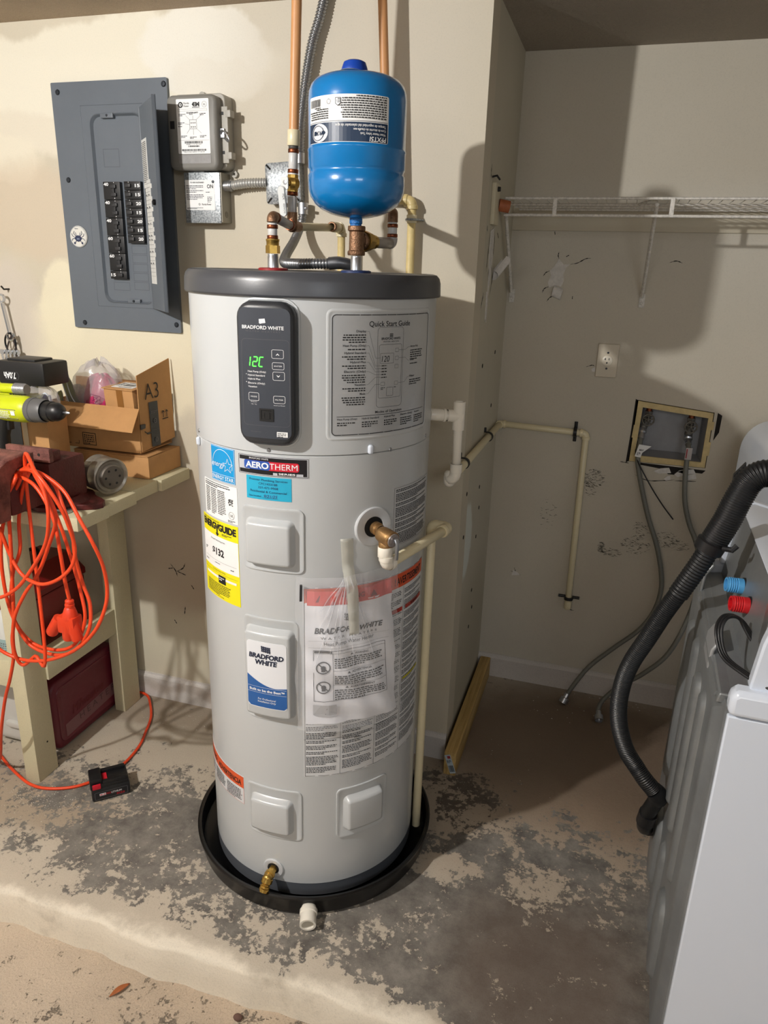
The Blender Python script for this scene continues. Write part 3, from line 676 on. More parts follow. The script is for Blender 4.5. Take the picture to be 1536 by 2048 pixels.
# lower left orange and white label
sf,o=label('orange_warning_label',-62.0,.2640,.3480,.222,WLB,lab='curved white label with an orange band near the base'); p=Print(sf,.0010); p.rect(.001,.221,.3120,.3465,0,20)
p.n=.0015; p.text('WARNING !  ADVERTENCIA',.008,.3195,.0150,'l',.205,bold=.02,m=1)
for c in (.004,.075,.148): p.para(c+.003,c+.067,.306,8,.0047,.5,m=1)
p.frame(.001,.221,.2650,.347,.0005,.0006,0)
p.done('printed_text',[ORA,BLACK],o)
# ---- access covers
def cover(thc,zc,w_,h,inner,tilt=None,depth=.020,lab=None):
    sf=S(thc,TR); mb=MB(); a=w_/2; b=h/2
    ia,ib,iz,ix=inner
    raised(mb,sf,-a,a,zc-b,zc+b,.014,[(0,0),(.001,.003),(.004,.0036),(.007,.0022)],12)
    raised(mb,sf,ix-ia,ix+ia,zc+iz-ib,zc+iz+ib,.010,[(-.006,.0018),(-.002,.006),(.001,depth*.7),(.004,depth*.95),(.009,depth)],12)
    o=mb.obj('access_cover',ENAMEL,wh,50)
    if lab: o['label']=lab
    for s_ in (1,-1): screw('screw',sf,0,zc+s_*(b-.008),o,.0045)
    return sf,o,depth
cover(3.2,1.006,.146,.150,(.052,.050,-.006,-.004),lab='upper square access cover')
sfc,oc,dd=cover(1.0,.679,.138,.270,(.056,.1115,-.004,.0),depth=.022,lab='tall access cover with a brand decal')
cover(.8,.273,.150,.150,(.052,.047,-.004,-.004),depth=.020,lab='low square access cover above the drain valve')
cover(47.9,.274,.146,.150,(.050,.047,.000,.000),depth=.020,lab='low square access cover at the right')
# decal on the tall cover
DEC=mat('white decal',(232,234,238),.3,coat=.4); mb=MB(); patch(mb,sfc,-.046,.046,.5905,.7635,dd+.0008,.008,10); od=mb.obj('brand_decal',DEC,wh); p=Print(sfc,dd+.0013)
pts=[(-.046,.5985),(-.043,.5925),(-.038,.5905),(.038,.5905),(.043,.5925),(.046,.5985)]
top=[(.046,.6500)]+[( .046-.092*i/14, .650+.013*math.sin((i/14)*pi*1.15-.35)+.030*(i/14)**2+.002) for i in range(1,15)]
vs=[];fs=[]
for i in range(15):
    x=-.046+.092*i/14; t=1-i/14; yt=.650+.040*max(0,t-.25)**1.5-.004*math.sin(pi*t); vs+=[(x,.5925 if 0<i<14 else .599),(x,yt)]
p.add([sfc(a,b,dd+.0013) for a,b in vs],[(2*i,2*i+2,2*i+3,2*i+1) for i in range(14)]); p.m=0
p.n=dd+.0018
for i in range(5): p.poly([(-.009+i*.0042,.7395-i*.0006),(-.0062+i*.0042,.7395-i*.0006),(-.0075+i*.0042,.7545-i*.0006),(-.0103+i*.0042,.7545-i*.0006)],1)
for yy in (.7415,.7465,.7515): p.rect(-.0105,.011,yy-.001,yy+.001,1)
p.text('BRADFORD',0,.7215,.0118,'c',.080,bold=.04,shear=.12,m=1); p.text('WHITE',0,.7060,.0118,'c',.051,bold=.04,shear=.12,m=1)
p.line(-.045,.6455,.045,.6455,.0006,2); p.text('Built to be the Best™',0,.6345,.0062,'c',.082,bold=.03,m=2); p.line(-.045,.6305,.045,.6305,.0006,2)
p.text('For Professional',0,.6125,.0046,'c',.042,shear=.15,bold=.01,m=2); p.text('Installation Only',0,.6055,.0046,'c',.043,shear=.15,bold=.01,m=2)
p.done('printed_logo',[mat('decal blue',(36,92,160),.35),mat('decal navy',(24,34,60),.5),WINK],od)
# ---- port rings
def port(th,z,ro,ri,name):
    sf=S(th); c=sf(0,z,0); n=(sf(0,z,.1)-c).normalized(); mb=MB()
    mb.lathe([(ro,-.012),(ro,.002),(ro-.002,.004),(ri+.003,.0045),(ri,.003),(ri,-.02)],c,n,40); o=mb.obj(name,mat('port ring plastic',(196,198,200),.35),wh,40)
    mb=MB(); mb.lathe([(ri*.99,.0024),(0,.0024)],c,n,32); mb.obj('port_opening',mat('dark opening',(12,12,12),.8),wh)
    return c,n
pc,pn=port(49.8,1.032,.046,.024,'relief_port_ring')
dc,dn=port(0.2,.098,.028,.016,'drain_port_ring')
# jacket screws and clip
for th,z in ((2.8,1.209),(58,1.203),(-45,1.215),(88,1.21)): screw('screw',S(th,R2u),0,z,wh,.0045)
mb=MB(); sf=S(47.3,R2u); raised(mb,sf,-.006,.006,1.1995,1.220,.005,[(0,0),(0,.003),(.002,.0065),(.004,.007)],6); mb.obj('seam_clip',WHITEP,wh,50)
mb=MB(); c=S(-46,R2u)(0,1.19,0); sf=S(-46,R2u); raised(mb,sf,-.005,.005,1.180,1.200,.004,[(0,0),(0,.003),(.002,.006),(.003,.007)],6); mb.obj('seam_clip',WHITEP,wh,50)
# drain valve (brass)
mb=MB(); a=dc+dn*.002
mb.cyl(a,a+dn*.030,.0105,.0105,6); mb.lathe([(.0135,.018),(.0135,.026),(.010,.028)],a,dn,20)
q=a+dn*.034; dvec=(dn*.55+Vector((-.12,0,-.83))).normalized()
mb.lathe([(.010,0),(.0145,.003),(.0145,.013),(.011,.016),(.0105,.020),(.0130,.021),(.0130,.025),(.0108,.026),(.0130,.028),(.0130,.032),(.0108,.033),(.0108,.036),(.006,.036),(.006,.026)],q+dn*-.002,dvec,20)
mb.sphere(q,.013,seg=14); mb.obj('drain_valve',BRASS,wh,40)
# nipple collars on the top plate
HN=Vector((-.779,1.62,1.566)); CN=Vector((-.576,1.62,1.566))
for c,m_,nm in ((HN,mat('red collar',(150,30,34),.4),'hot_port_collar'),(CN,mat('blue collar',(34,52,96),.4),'cold_port_collar')):
    mb=MB(); mb.lathe([(.034,0),(.034,.004),(.030,.006),(.012,.006)],c,(0,0,1),28); mb.obj(nm,m_,wh,40)
for c,nm in ((HN,'hot_nipple'),(CN,'cold_nipple')):
    mb=MB(); mb.lathe([(.0125,0),(.0125,.030),(.0118,.031),(.0118,.036),(.0105,.036)],c,(0,0,1),24); mb.obj(nm,STEEL,wh,40)

# ---- drain pan (separate thing under the heater)
pan=thing('drain_pan',(TC.x,TC.y,0),'round black plastic drain pan under the water heater','pan')
mb=MB(); mb.lathe([(0,.002),(.318,.002),(.3265,.010),(.3315,.055),(.3375,.059),(.3375,.064),(.333,.066),(.3265,.064),(.3215,.018),(.312,.012),(0,.012)],(TC.x,TC.y,0),(0,0,1),128); mb.obj('pan_basin',mat('glossy black pan',(14,14,15),.28),pan,35)
mb=MB(); mb.lathe([(0,.0121),(.255,.0121),(.255,.0219),(0,.0219)],(TC.x,TC.y,0),(0,0,1),64); mb.obj('foam_pad',mat('grey foam',(120,120,120),.9),pan)
fn=Vector((.335,-.94,0)).normalized(); fc=TC+fn*.325+Vector((0,0,.030))
mb=MB(); mb.lathe([(.010,0),(.0185,0),(.0185,.010),(.0225,.012),(.0225,.022),(.020,.024),(.0205,.026),(.0205,.052),(.0155,.052),(.0155,.020),(0,.020)],fc,fn+Vector((0,0,-.12)),28); mb.obj('drain_fitting',PVCW,pan,35)['label']='white plastic threaded drain fitting'

# =====================================================================
# PIPES, TANK, VALVES
# =====================================================================
V=Vector
def arc(c,a,b,R,n=8):
    """elbow centre line: corner c, coming from direction -a (travelling along a), leaving along b"""
    a=V(a).normalized(); b=V(b).normalized(); out=[]
    p0=V(c)-a*R; p2=V(c)+b*R
    for i in range(n+1):
        t=i/n; out.append((1-t)**2*p0+2*t*(1-t)*V(c)+t*t*p2)
    return out
def polyarc(pts,R,n=7):
    P=[V(p) for p in pts]; out=[P[0]]
    for i in range(1,len(P)-1): out+=arc(P[i],P[i]-P[i-1],P[i+1]-P[i],R,n)
    return out+[P[-1]]
def pipe(name,pts,r,m,parent,R=.012,seg=18):
    mb=MB(); mb.tube(polyarc(pts,R) if len(pts)>2 else pts,r,seg); return mb.obj(name,m,parent,40)
def sleeve(name,p0,p1,r,m,parent,lip=.0,seg=20):
    p0=V(p0);p1=V(p1);L=(p1-p0).length; mb=MB()
    mb.lathe([(r*.7,0),(r-.0006,0),(r,.0008),(r,L-.0008),(r-.0006,L),(r*.7,L)],p0,p1-p0,seg); return mb.obj(name,m,parent,40)
def elbow(name,c,a,b,r,m,parent,R=.016,ext=.006,rs=None):
    a=V(a).normalized(); b=V(b).normalized(); rs=rs or r*1.18
    mb=MB(); mb.tube(arc(c,a,b,R),r,18); c=V(c)
    mb.lathe([(r*.8,0),(rs,0),(rs,R*.55),(r,R*.7)],c-a*(R+ext),a,20); mb.lathe([(r*.8,0),(rs,0),(rs,R*.55),(r,R*.7)],c+b*(R+ext),-b,20)
    return mb.obj(name,m,parent,40)
TAN=mat('peach painted pipe',(206,150,100),.4,var=.06,vscale=20); CLR=mat('white pex pipe',(206,204,200),.35); CLR2=mat('translucent grey pex',(176,172,168),.35)
# --- hot side
hot=thing('hot_water_pipe',(-.779,1.62,1.60),'hot water pipe with ball valve rising from the heater left port','pipe')
x,y=HN.x,HN.y
mb=MB(); mb.lathe([(.011,1.603),(.0165,1.603),(.0165,1.620)],(x,y,0),(0,0,1),6); mb.lathe([(.0145,1.618),(.0145,1.628),(.0155,1.630),(.0155,1.634),(.011,1.634)],(x,y,0),(0,0,1),24); mb.obj('brass_union',BRASS,hot,30)
sleeve('pex_pipe',(x,y,1.632),(x,y,1.668),.0108,CLR,hot); 
for z0 in (1.6335,1.6560): sleeve('crimp_ring',(x,y,z0),(x,y,z0+.0085),.0126,COPPER,hot)
E0=V((x,y,1.683)); E1=V((-.789,1.752,1.668))
mb=MB(); mb.tube(arc(E0,(0,0,1),E1-E0,.013),.0125,18); mb.obj('brass_elbow',BRONZE,hot,40)
d=(E1-E0).normalized()
sleeve('pex_pipe',E0+d*.012,E1-d*.006,.0108,CLR2,hot); sleeve('crimp_ring',E0+d*.018,E0+d*.026,.0126,COPPER,hot); sleeve('crimp_ring',E1-d*.022,E1-d*.014,.0126,COPPER,hot)
# move the elbow height so that the riser meets it
def hz(v): return 1.881-(v-258)*.00109
rx=lambda z: -.791+(z-1.652)*.038; ry=1.752
def rp(z): return V((rx(z),ry,z))
mb=MB(); mb.sphere(E1,.0145,seg=14); mb.tube([E1,E1+V((0,.035,.001))],.0125,16); mb.tube([E1,rp(1.700)],.0125,16); mb.obj('brass_tee',BRONZE,hot,40)
sleeve('pex_pipe',rp(1.685),rp(1.735),.0112,CLR2,hot); sleeve('crimp_ring',rp(hz(446)),rp(hz(438)),.0128,COPPER,hot); sleeve('crimp_ring',rp(hz(390)),rp(hz(382)),.0128,COPPER,hot)
mb=MB(); a=rp(hz(382)); u=(rp(2)-rp(1.7)).normalized()
mb.lathe([(.011,0),(.0135,0),(.0135,.006),(.0155,.010),(.0175,.014),(.0175,.022),(.0155,.027),(.0135,.030),(.0135,.037),(.011,.037)],a,u,8); mb.cyl(a+u*.018,a+u*.018+V((-.25,-.97,0))*.026,.0075,.0075,14); bv=mb.obj('ball_valve',BRASS,hot,30)
hv=a+u*.018+V((-.25,-.97,0))*.027
mb=MB(); P=Plane(hv,(1,-.2,0),(0,0,1))
LV=mat('lever white coat',(214,216,214),.35)
raised(mb,P,-.0125,.0085,-.016,.012,.004,[(0,0),(0,.002),(.0005,.0026)],6)
Pl=Plane(hv+V((-.009,-.004,-.012)),(1,-.2,.04),(-.05,-.12,1)); raised(mb,Pl,-.0100,.0100,-.064,.004,.0096,[(0,0),(0,.003),(.001,.0042)],6)
lv=mb.obj('valve_lever',LV,bv,40); 
mb=MB(); mb.lathe([(.0055,0),(.0055,.004),(.003,.0045)],hv,(-.2,-.98,0),6,cap1=True); mb.obj('lever_nut',STEEL,bv)
p=Print(Pl,.0047); p.text('PEX',.0035,-.020,.006,'c',.013,rot=-pi/2); p.text('400WOG',.0032,-.045,.0055,'c',.022,rot=-pi/2); p.done('printed_text',GREYINK,bv)
sleeve('pex_pipe',rp(hz(340)),rp(hz(300)),.0112,CLR,hot); sleeve('crimp_ring',rp(hz(345)),rp(hz(337)),.0128,COPPER,hot); sleeve('crimp_ring',rp(hz(305)),rp(hz(297)),.0128,COPPER,hot); sleeve('pex_pipe',rp(hz(352)),rp(hz(340)),.0118,CLR,hot)
sleeve('ivory_coupling',rp(hz(297)),rp(hz(290)),.0118,mat('dark gap ring',(70,66,60),.6),hot); sleeve('ivory_coupling',rp(hz(291)),rp(hz(260)),.0150,PVC,hot)
p2=MB(); p2.tube([rp(hz(262)),rp(ZC)],.0116,20); p2.obj('painted_riser',TAN,hot,40)['label']='peach painted riser going up to the ceiling'
# branch that runs back to the wall and down behind the heater
B0=E1+V((0,.03,.001)); B1=V((-.757,2.005,1.678))
sleeve('cpvc_branch',B0,B1-V((0,.02,0)),.0098,PVC,hot); sleeve('branch_collar',B1-V((0,.075,0)),B1-V((0,.066,0)),.0125,BRONZE,hot); sleeve('branch_coupling',B1-V((0,.066,0)),B1-V((0,.03,0)),.0135,PVC,hot)
elbow('cpvc_elbow',B1,(0,1,0),(0,0,-1),.0125,PVC,hot); sleeve('cpvc_drop',B1-V((0,0,.014)),B1-V((0,0,1.45)),.0105,PVCY,hot)
# --- cold side
cold=thing('cold_water_pipe',(-.576,1.62,1.60),'cold water pipe with bronze tee beneath the blue tank','pipe')
x,y=CN.x,CN.y
mb=MB(); mb.lathe([(.012,1.603),(.0185,1.603),(.0195,1.605),(.0195,1.611),(.0165,1.614),(.0160,1.652),(.0195,1.655),(.0195,1.662),(.0185,1.664),(.012,1.664)],(x,y,0),(0,0,1),28)
d=V((.20,.98,0)).normalized(); c=V((x,y,1.634)); mb.lathe([(.0155,0),(.0155,.016),(.0185,.018),(.0185,.026),(.012,.026)],c,d,24); mb.obj('bronze_tee',BRONZE,cold,40)
mb=MB(); mb.lathe([(.012,.026),(.0150,.026),(.0150,.030),(.0225,.031),(.0225,.044),(.0195,.046),(.0195,.058),(.0135,.060)],c,d,8); mb.lathe([(.0135,.058),(.0150,.062),(.0150,.078),(.0115,.080)],c,d,24); mb.obj('brass_union',BRASS,cold,30)
Cb=c+d*.165; sleeve('clear_pipe',c+d*.078,Cb-d*.010,.0125,mat('dusty clear pipe',(170,160,148),.3),cold)
mb=MB(); mb.tube(arc(Cb,d,(0,0,1),.013),.013,18); mb.obj('elbow',CLR2,cold,40)
sleeve('pex_pipe',Cb+V((0,0,.010)),Cb+V((0,0,.052)),.0110,CLR,cold)
for z0 in (.014,.036): sleeve('crimp_ring',Cb+V((0,0,z0)),Cb+V((0,0,z0+.008)),.0127,COPPER,cold)
Cu=Cb+V((0,0,.068)); T0=V((-.627,2.0,1.80))
mb=MB(); mb.tube(polyarc([Cb+V((0,0,.048)),Cu,V((-.600,1.96,Cu.z+.01)),V((-.625,2.0,Cu.z+.06))],.016),.0122,18); mb.obj('brass_elbow',BRONZE,cold,40)
mb=MB(); mb.tube([V((-.625,2.0,Cu.z+.05)),V((-.655,2.0,ZC))],.0116,20); mb.obj('painted_riser',TAN,cold,40)['label']='peach painted riser behind the blue tank'
# --- expansion tank
et=thing('expansion_tank',(x-.002,1.62,1.664),'blue expansion tank standing upside down on the bronze tee','tank')
TB=mat('blue tank enamel',(8,118,186),.22,coat=.5,var=.02,vscale=5); TBD=mat('dark blue cap',(16,66,166),.4)
ex,ey=x-.002,1.62
mb=MB(); mb.lathe([(.0135,1.6785),(.018,1.6795),(.035,1.682),(.055,1.687),(.074,1.695),(.089,1.706),(.0985,1.720),(.1025,1.734),(.1035,1.745),(.1035,1.762),(.1015,1.765),(.1007,1.769),(.1015,1.773),(.1035,1.776),(.1035,1.8065),(.1045,1.8095),(.1045,1.812),(.1030,1.8135),(.1030,1.905),(.1015,1.9205),(.097,1.9325),(.088,1.942),(.072,1.949),(.050,1.9535),(.020,1.9555),(0,1.9558)],(ex,ey,0),(0,0,1),96); mb.obj('tank_shell',TB,et,50)
mb=MB(); mb.lathe([(.0125,1.664),(.0125,1.668),(.0142,1.669),(.0142,1.681)],(ex,ey,0),(0,0,1),24); mb.obj('tank_neck',mat('painted neck',(10,104,176),.4,bump=.5,bscale=300),et,40)
mb=MB(); mb.lathe([(.0275,1.9560),(.0275,1.9615),(.0262,1.966),(.0225,1.9755),(.016,1.9785),(0,1.979)],(ex-.004,ey-.01,0),(0,0,1),32); mb.obj('valve_cap',TBD,et,40)
mb=MB(); pts=[]
for i in range(24):
    a=2*pi*i/24; rr=.032+.005*math.sin(a*3)+.008*max(0,math.cos(a-pi)); pts.append((ex-.004+rr*math.cos(a),ey-.01+rr*math.sin(a),1.9570))
mb.prism(pts,(0,0,.0004)); mb.obj('paper_disc',mat('grey paper',(170,176,180),.7),et)
base=Cyl((ex,ey,0),.1030,-49,0); LW,LZ0,LZ1=.190,1.8155,1.9005
mb=MB(); patch(mb,base,0,LW,LZ0,LZ1,.0005,.004,24); lo=mb.obj('tank_label',WHITE,et,50); lo['label']='upside-down white and navy label on the blue tank'
sf=lambda a,b,n=0: base(LW-a,LZ0+(LZ1-LZ0)-b,n)      # the label is upside down: a from its left, b up from its bottom edge
p=Print(sf,.0009); H_=LZ1-LZ0
p.rect(.002,LW-.001,H_-.036,H_-.001,0,24); p.rect(.002,LW-.001,H_-.0385,H_-.0375,3,20)
p.n=.0014; p.ring(.152,H_-.018,.0,.0235,ry=.72,m=1); p.n=.0017; p.ring(.156,H_-.018,.0155,.0168,ry=.80,m=0); p.ring(.156,H_-.018,.0178,.0184,ry=.78,m=0); p.text('PROFLO',.156,H_-.0215,.0078,'c',.026,shear=.15,bold=.02,m=0)
p.text('PFXT5I',.006,H_-.0105,.0085,'l',.036,shear=.1,bold=.02,m=1)
p.text('Water Heater Safety Tank',.007,H_-.0175,.0044,'l',.054,bold=.01,m=1); p.text('Cuve de sécurité de chauffe-eau',.007,H_-.0245,.0044,'l',.067,bold=.01,m=1); p.text('Tanque de seguridad del calentador de agua',.007,H_-.0320,.0048,'l',.104,bold=.01,m=1)
random.seed(21); p.para(.006,.105,H_-.041,10,.0042,.5,last=.7,m=2); p.para(.128,.186,H_-.041,5,.0040,.5,m=2); p.bars(.148,.182,.006,.0195,m=2); p.para(.148,.182,.024,1,.003,.6,m=2); p.ring(.127,.012,.004,.0046,m=2); p.poly([(.100,.006),(.112,.006),(.112,.0165),(.106,.021),(.100,.0165)],2); p.n=.0019; p.poly([(.1012,.0072),(.1108,.0072),(.1108,.0160),(.106,.0195),(.1012,.0160)],1); p.para(.1015,.110,.0165,3,.003,.5,m=2)
p.done('printed_label',[mat('navy print',(14,42,72),.4),WINK,BLACK,GREYINK],lo)

# --- junction box and flexible metal conduits
GALV=mat('galvanised flake steel',(196,200,202),.4,.45,c2=(98,104,108),vscale=190)
jb=thing('junction_box',(-.947,Y1,1.745),'square galvanised junction box on the wall behind the hot pipe','electrical box')
P=Plane((-.947,Y1,1.796),(1,0,.06),(-.04,0,1)); mb=MB(); raised(mb,P,-.051,.051,-.052,.052,.008,[(0,.0003),(0,.030),(.001,.0305)],8); mb.obj('box_body',GALV,jb,40)
mb=MB(); raised(mb,P,-.0525,.0525,-.0535,.0535,.010,[(0,.0306),(0,.0322),(.001,.0328)],8); mb.obj('cover_plate',GALV,jb,40)
for a,b in ((-.042,.043),(.042,.043),(-.042,-.043),(.042,-.043)):
    pp=lambda u,v_,n,a=a,b=b: P(a+u,b+v_,n)
    mb=MB(); mb.tube([P(a-.006,b-.006*(1 if a*b>0 else -1),.0331),P(a+.006,b+.006*(1 if a*b>0 else -1),.0331)],.0024,8); mb.obj('cover_slot',CRACK,jb)
FLEX=mat('flexible metal conduit',(150,152,155),.3,.85,var=.08,vscale=40)
def flex(name,pts,r,label,pitch=.0075,depth=.0013,m=FLEX,n=10,cat='conduit'):
    path=catmull(pts,n); P_,R_=corrugate(path,r,pitch,depth,6); mb=MB(); mb.tube(P_,R_,16); o=mb.obj(name,m,None,70); tag(o,label,cat); return o
flex('flexible_conduit',[(-.897,2.045,1.866),(-.893,2.045,1.942),(-.879,2.045,2.038),(-.859,2.045,2.13),(-.838,2.047,2.19),(-.822,2.05,2.25)],.0125,'grey flexible conduit climbing the wall from the junction box to the ceiling')
fx=thing('flexible_conduit',(-.815,1.76,1.58),'grey flexible conduit curling down from the junction box onto the heater top','conduit')
path=catmull([(-.888,2.045,1.722),(-.892,2.04,1.69),(-.890,1.99,1.645),(-.865,1.88,1.605),(-.822,1.775,1.5845),(-.770,1.728,1.582),(-.72,1.715,1.5835),(-.672,1.72,1.585)],10); P_,R_=corrugate(path,.0115,.0075,.0013,6)
mb=MB(); mb.tube(P_,R_,16); mb.obj('conduit_hose',FLEX,fx,70)
mb=MB(); mb.tube(catmull([(-.680,1.719,1.585),(-.655,1.724,1.587),(-.632,1.735,1.582),(-.622,1.745,1.566)],6),[.0145]*7+[.0138]*6+[.013]*6,16); mb.obj('conduit_connector',mat('dark zinc elbow',(110,112,116),.35,.8),fx,50)
mb=MB(); mb.tube([(-.888,2.045,1.745),(-.888,2.045,1.715)],.0145,16); mb.cyl((-.876,2.035,1.73),(-.868,2.028,1.73),.004,.004,8); mb.obj('conduit_connector',STEEL,fx,50)
mb=MB(); mb.tube([(-.897,2.045,1.845),(-.897,2.045,1.872)],.0145,16); o=mb.obj('conduit_connector',STEEL,jb,50)

# --- old cpvc pipe on the wall to the right of the tank
oc_=thing('wall_water_pipe',(-.567,2.045,.2),'ivory pipe strapped to the wall behind the heater, right of the blue tank','pipe')
elbow('cpvc_elbow',(-.570,2.045,1.752),(1,0,.0),(0,0,-1),.0135,PVCY,oc_); sleeve('cpvc_pipe',(-.570,2.045,1.742),(-.570,2.045,.25),.0112,PVCY,oc_); sleeve('cpvc_pipe',(-.64,2.045,1.752),(-.58,2.045,1.752),.0105,PVCY,oc_)
sleeve('coupling',(-.570,2.045,1.716),(-.570,2.045,1.695),.0138,PVC,oc_)
mb=MB(); mb.tube([(-.592,Y1-.003,1.704),(-.584,2.04,1.704),(-.578,2.028,1.704),(-.562,2.028,1.704),(-.556,2.04,1.704),(-.544,Y1-.003,1.704)],.003,8); mb.obj('pipe_strap',GALV,oc_,40)

# --- condensate line: from the heater, along the partition and across the alcove
cdn=thing('condensate_drain_pipe',(-.345,1.76,1.05),'cream plastic condensate pipe running from the heater around the alcove corner','pipe')
a=V((-.410,1.722,1.243)); c=V((-.350,1.755,1.238)); d=(c-a).normalized()
sleeve('inlet_adapter',a-d*.006,a+d*.028,.0150,PVCW,cdn); sleeve('inlet_collar',a+d*.028,a+d*.034,.0165,PVCW,cdn); sleeve('inlet_pipe',a+d*.030,c,.0115,PVCW,cdn)
mb=MB(); mb.lathe([(.0115,.036),(.0150,.036),(.0150,-.034),(.0118,-.034)],c,(0,0,1),24); mb.lathe([(.0150,-.030),(.0150,.008)],c,d,20); mb.lathe([(.011,.036),(.011,.02),(0,.02)],c,(0,0,1),20); mb.obj('vent_tee',PVCW,cdn,40)
q=V((-.353,1.775,1.112)); sleeve('drop_pipe',c-V((0,0,.03)),q,.0112,PVCW,cdn)
q2=V((-.371,1.785,1.060))
mb=MB(); mb.lathe([(.0115,-.002),(.0155,0),(.0155,.022)],q-V((0,0,.022)),(0,0,1),22); mb.tube(catmull([q-V((0,0,.016)),q-V((.002,0,.032)),q-V((.012,-.003,.042)),q2+V((0,.002,.018)),q2,q2+V((0,.018,0))],6),.0145,18); mb.lathe([(.0145,0),(.0155,.004),(.0155,.018),(.0115,.018)],q2+V((0,.012,0)),(0,1,0),22); mb.obj('double_elbow',PVCW,cdn,40)
r3=V((-.3745,2.655,1.048)); elbow('corner_elbow',r3,(0,1,-.01),(1,0,0),.0125,PVC,cdn); sleeve('side_run',q2+V((0,.02,0)),r3-V((0,.014,0)),.0112,PVC,cdn)
r4=V((-.066,2.655,1.040)); elbow('corner_elbow',r4,(1,0,0),(0,0,-1),.0125,PVC,cdn); sleeve('alcove_run',r3+V((.014,0,0)),r4-V((.014,0,0)),.0112,PVC,cdn)
sleeve('alcove_drop',r4-V((0,0,.014)),V((-.060,2.655,.352)),.0112,PVC,cdn); sleeve('end_collar',V((-.060,2.655,.385)),V((-.060,2.655,.356)),.0135,PVC,cdn)
STRAP=mat('black strap',(20,20,20),.5)
def strap(c,along,wall,r=.0135,parent=cdn,tabs=.016):
    """black clip: ring half over the pipe with tabs on the wall"""
    c=V(c); al=V(along).normalized(); n=V(wall).normalized(); s_=al.cross(n); mb=MB()
    for k in (-1,1):
        P_=c+s_*(r+tabs*.5)*k-n*(.0155-.002)
        mb.tube([P_-s_*tabs*.5,P_+s_*tabs*.5],.006,8,flat=1)
    pts=[c+s_*r*math.cos(t)+n*r*math.sin(t) for t in [pi*i/10 for i in range(11)]]; pts=[pts[0]-n*.0135]+pts+[pts[-1]-n*.0135]
    rs=[]
    for p_ in pts:
        rad=(p_-c); rad=(rad-al*rad.dot(al)).normalized()
        rs.append([p_+al*.006,p_+al*.006+rad*.003,p_-al*.006+rad*.003,p_-al*.006])
    mb.rings(rs,True,True); return mb.obj('pipe_strap',STRAP,parent,40)
strap((-.3735,1.99,1.059),(0,1,0),(1,0,0)); strap((-.3745,2.40,1.052),(0,1,0),(1,0,0)); strap((-.105,2.655,1.041),(1,0,0),(0,-1,0),tabs=.022); strap((-.060,2.655,.398),(0,0,1),(0,-1,0),tabs=.026)

# --- relief valve and discharge pipe
rv=thing('relief_valve',(-.41,1.385,.98),'brass relief valve sticking out of the heater side port','valve')
mb=MB(); o0=pc-pn*.012
mb.lathe([(.0105,0),(.0105,.020),(.0150,.022),(.0150,.034),(.0120,.037),(.0120,.046)],o0,pn,20)
vc=pc+pn*.052+V((0,0,-.006)); ax=(pn*.75+V((.35,-.1,-.1))).normalized()
mb.lathe([(.010,-.020),(.0165,-.016),(.0185,-.008),(.0185,.012),(.0175,.018),(.0185,.019),(.0185,.024),(.0160,.026)],vc,ax,28)
mb.lathe([(.0125,0),(.0135,.012),(.0150,.014),(.0150,.030),(.0125,.030)],vc,(0,0,-1),24); mb.obj('valve_body',mat('dull brass',(176,138,92),.36,.85,var=.2,vscale=60),rv,40)
mb=MB(); mb.lathe([(.0158,.0255),(.0150,.0275),(0,.0280)],vc,ax,28); mb.obj('valve_tag',mat('tag metal',(170,160,156),.4,.5,var=.2,vscale=200),rv,40)
tip=vc+ax*.030; mb=MB(); up=V((0,0,1)); sd=ax.cross(up).normalized()
mb.tube([tip-up*.002,tip+up*.004,tip+ax*.006+up*.006,tip+ax*.010-up*.002,tip+ax*.008-up*.040],.0024,8,flat=2.2); mb.obj('test_lever',STEEL,rv,40)
dis=thing('relief_discharge_pipe',(-.40,1.70,.03),'ivory discharge pipe from the relief valve down into the black pan','pipe')
b0=vc-V((0,0,.028)); b1=V((b0.x+.003,b0.y,b0.z-.040)); e2=V((-.347,1.690,.968)); e3=V((-.391,1.702,.966))
sleeve('threaded_adapter',b0+V((0,0,.004)),b0-V((0,0,.020)),.0165,PVCW,dis,seg=12)
d2=(e2-b1).normalized(); elbow('lower_elbow',b1,(0,0,-1),d2,.0150,PVCW,dis,R=.018,ext=.004,rs=.0165)
sleeve('discharge_run',b1+d2*.018,e2-d2*.014,.0120,PVC,dis)
mb=MB(); mb.tube(polyarc([e2-d2*.030,e2,e3,e3-V((0,0,.03))],.014),.0148,20); mb.obj('return_elbow',PVC,dis,40)
sleeve('elbow_collar',e2-d2*.032,e2-d2*.018,.0160,PVC,dis); sleeve('discharge_drop',e3-V((0,0,.02)),V((-.394,1.705,.030)),.0118,PVC,dis)

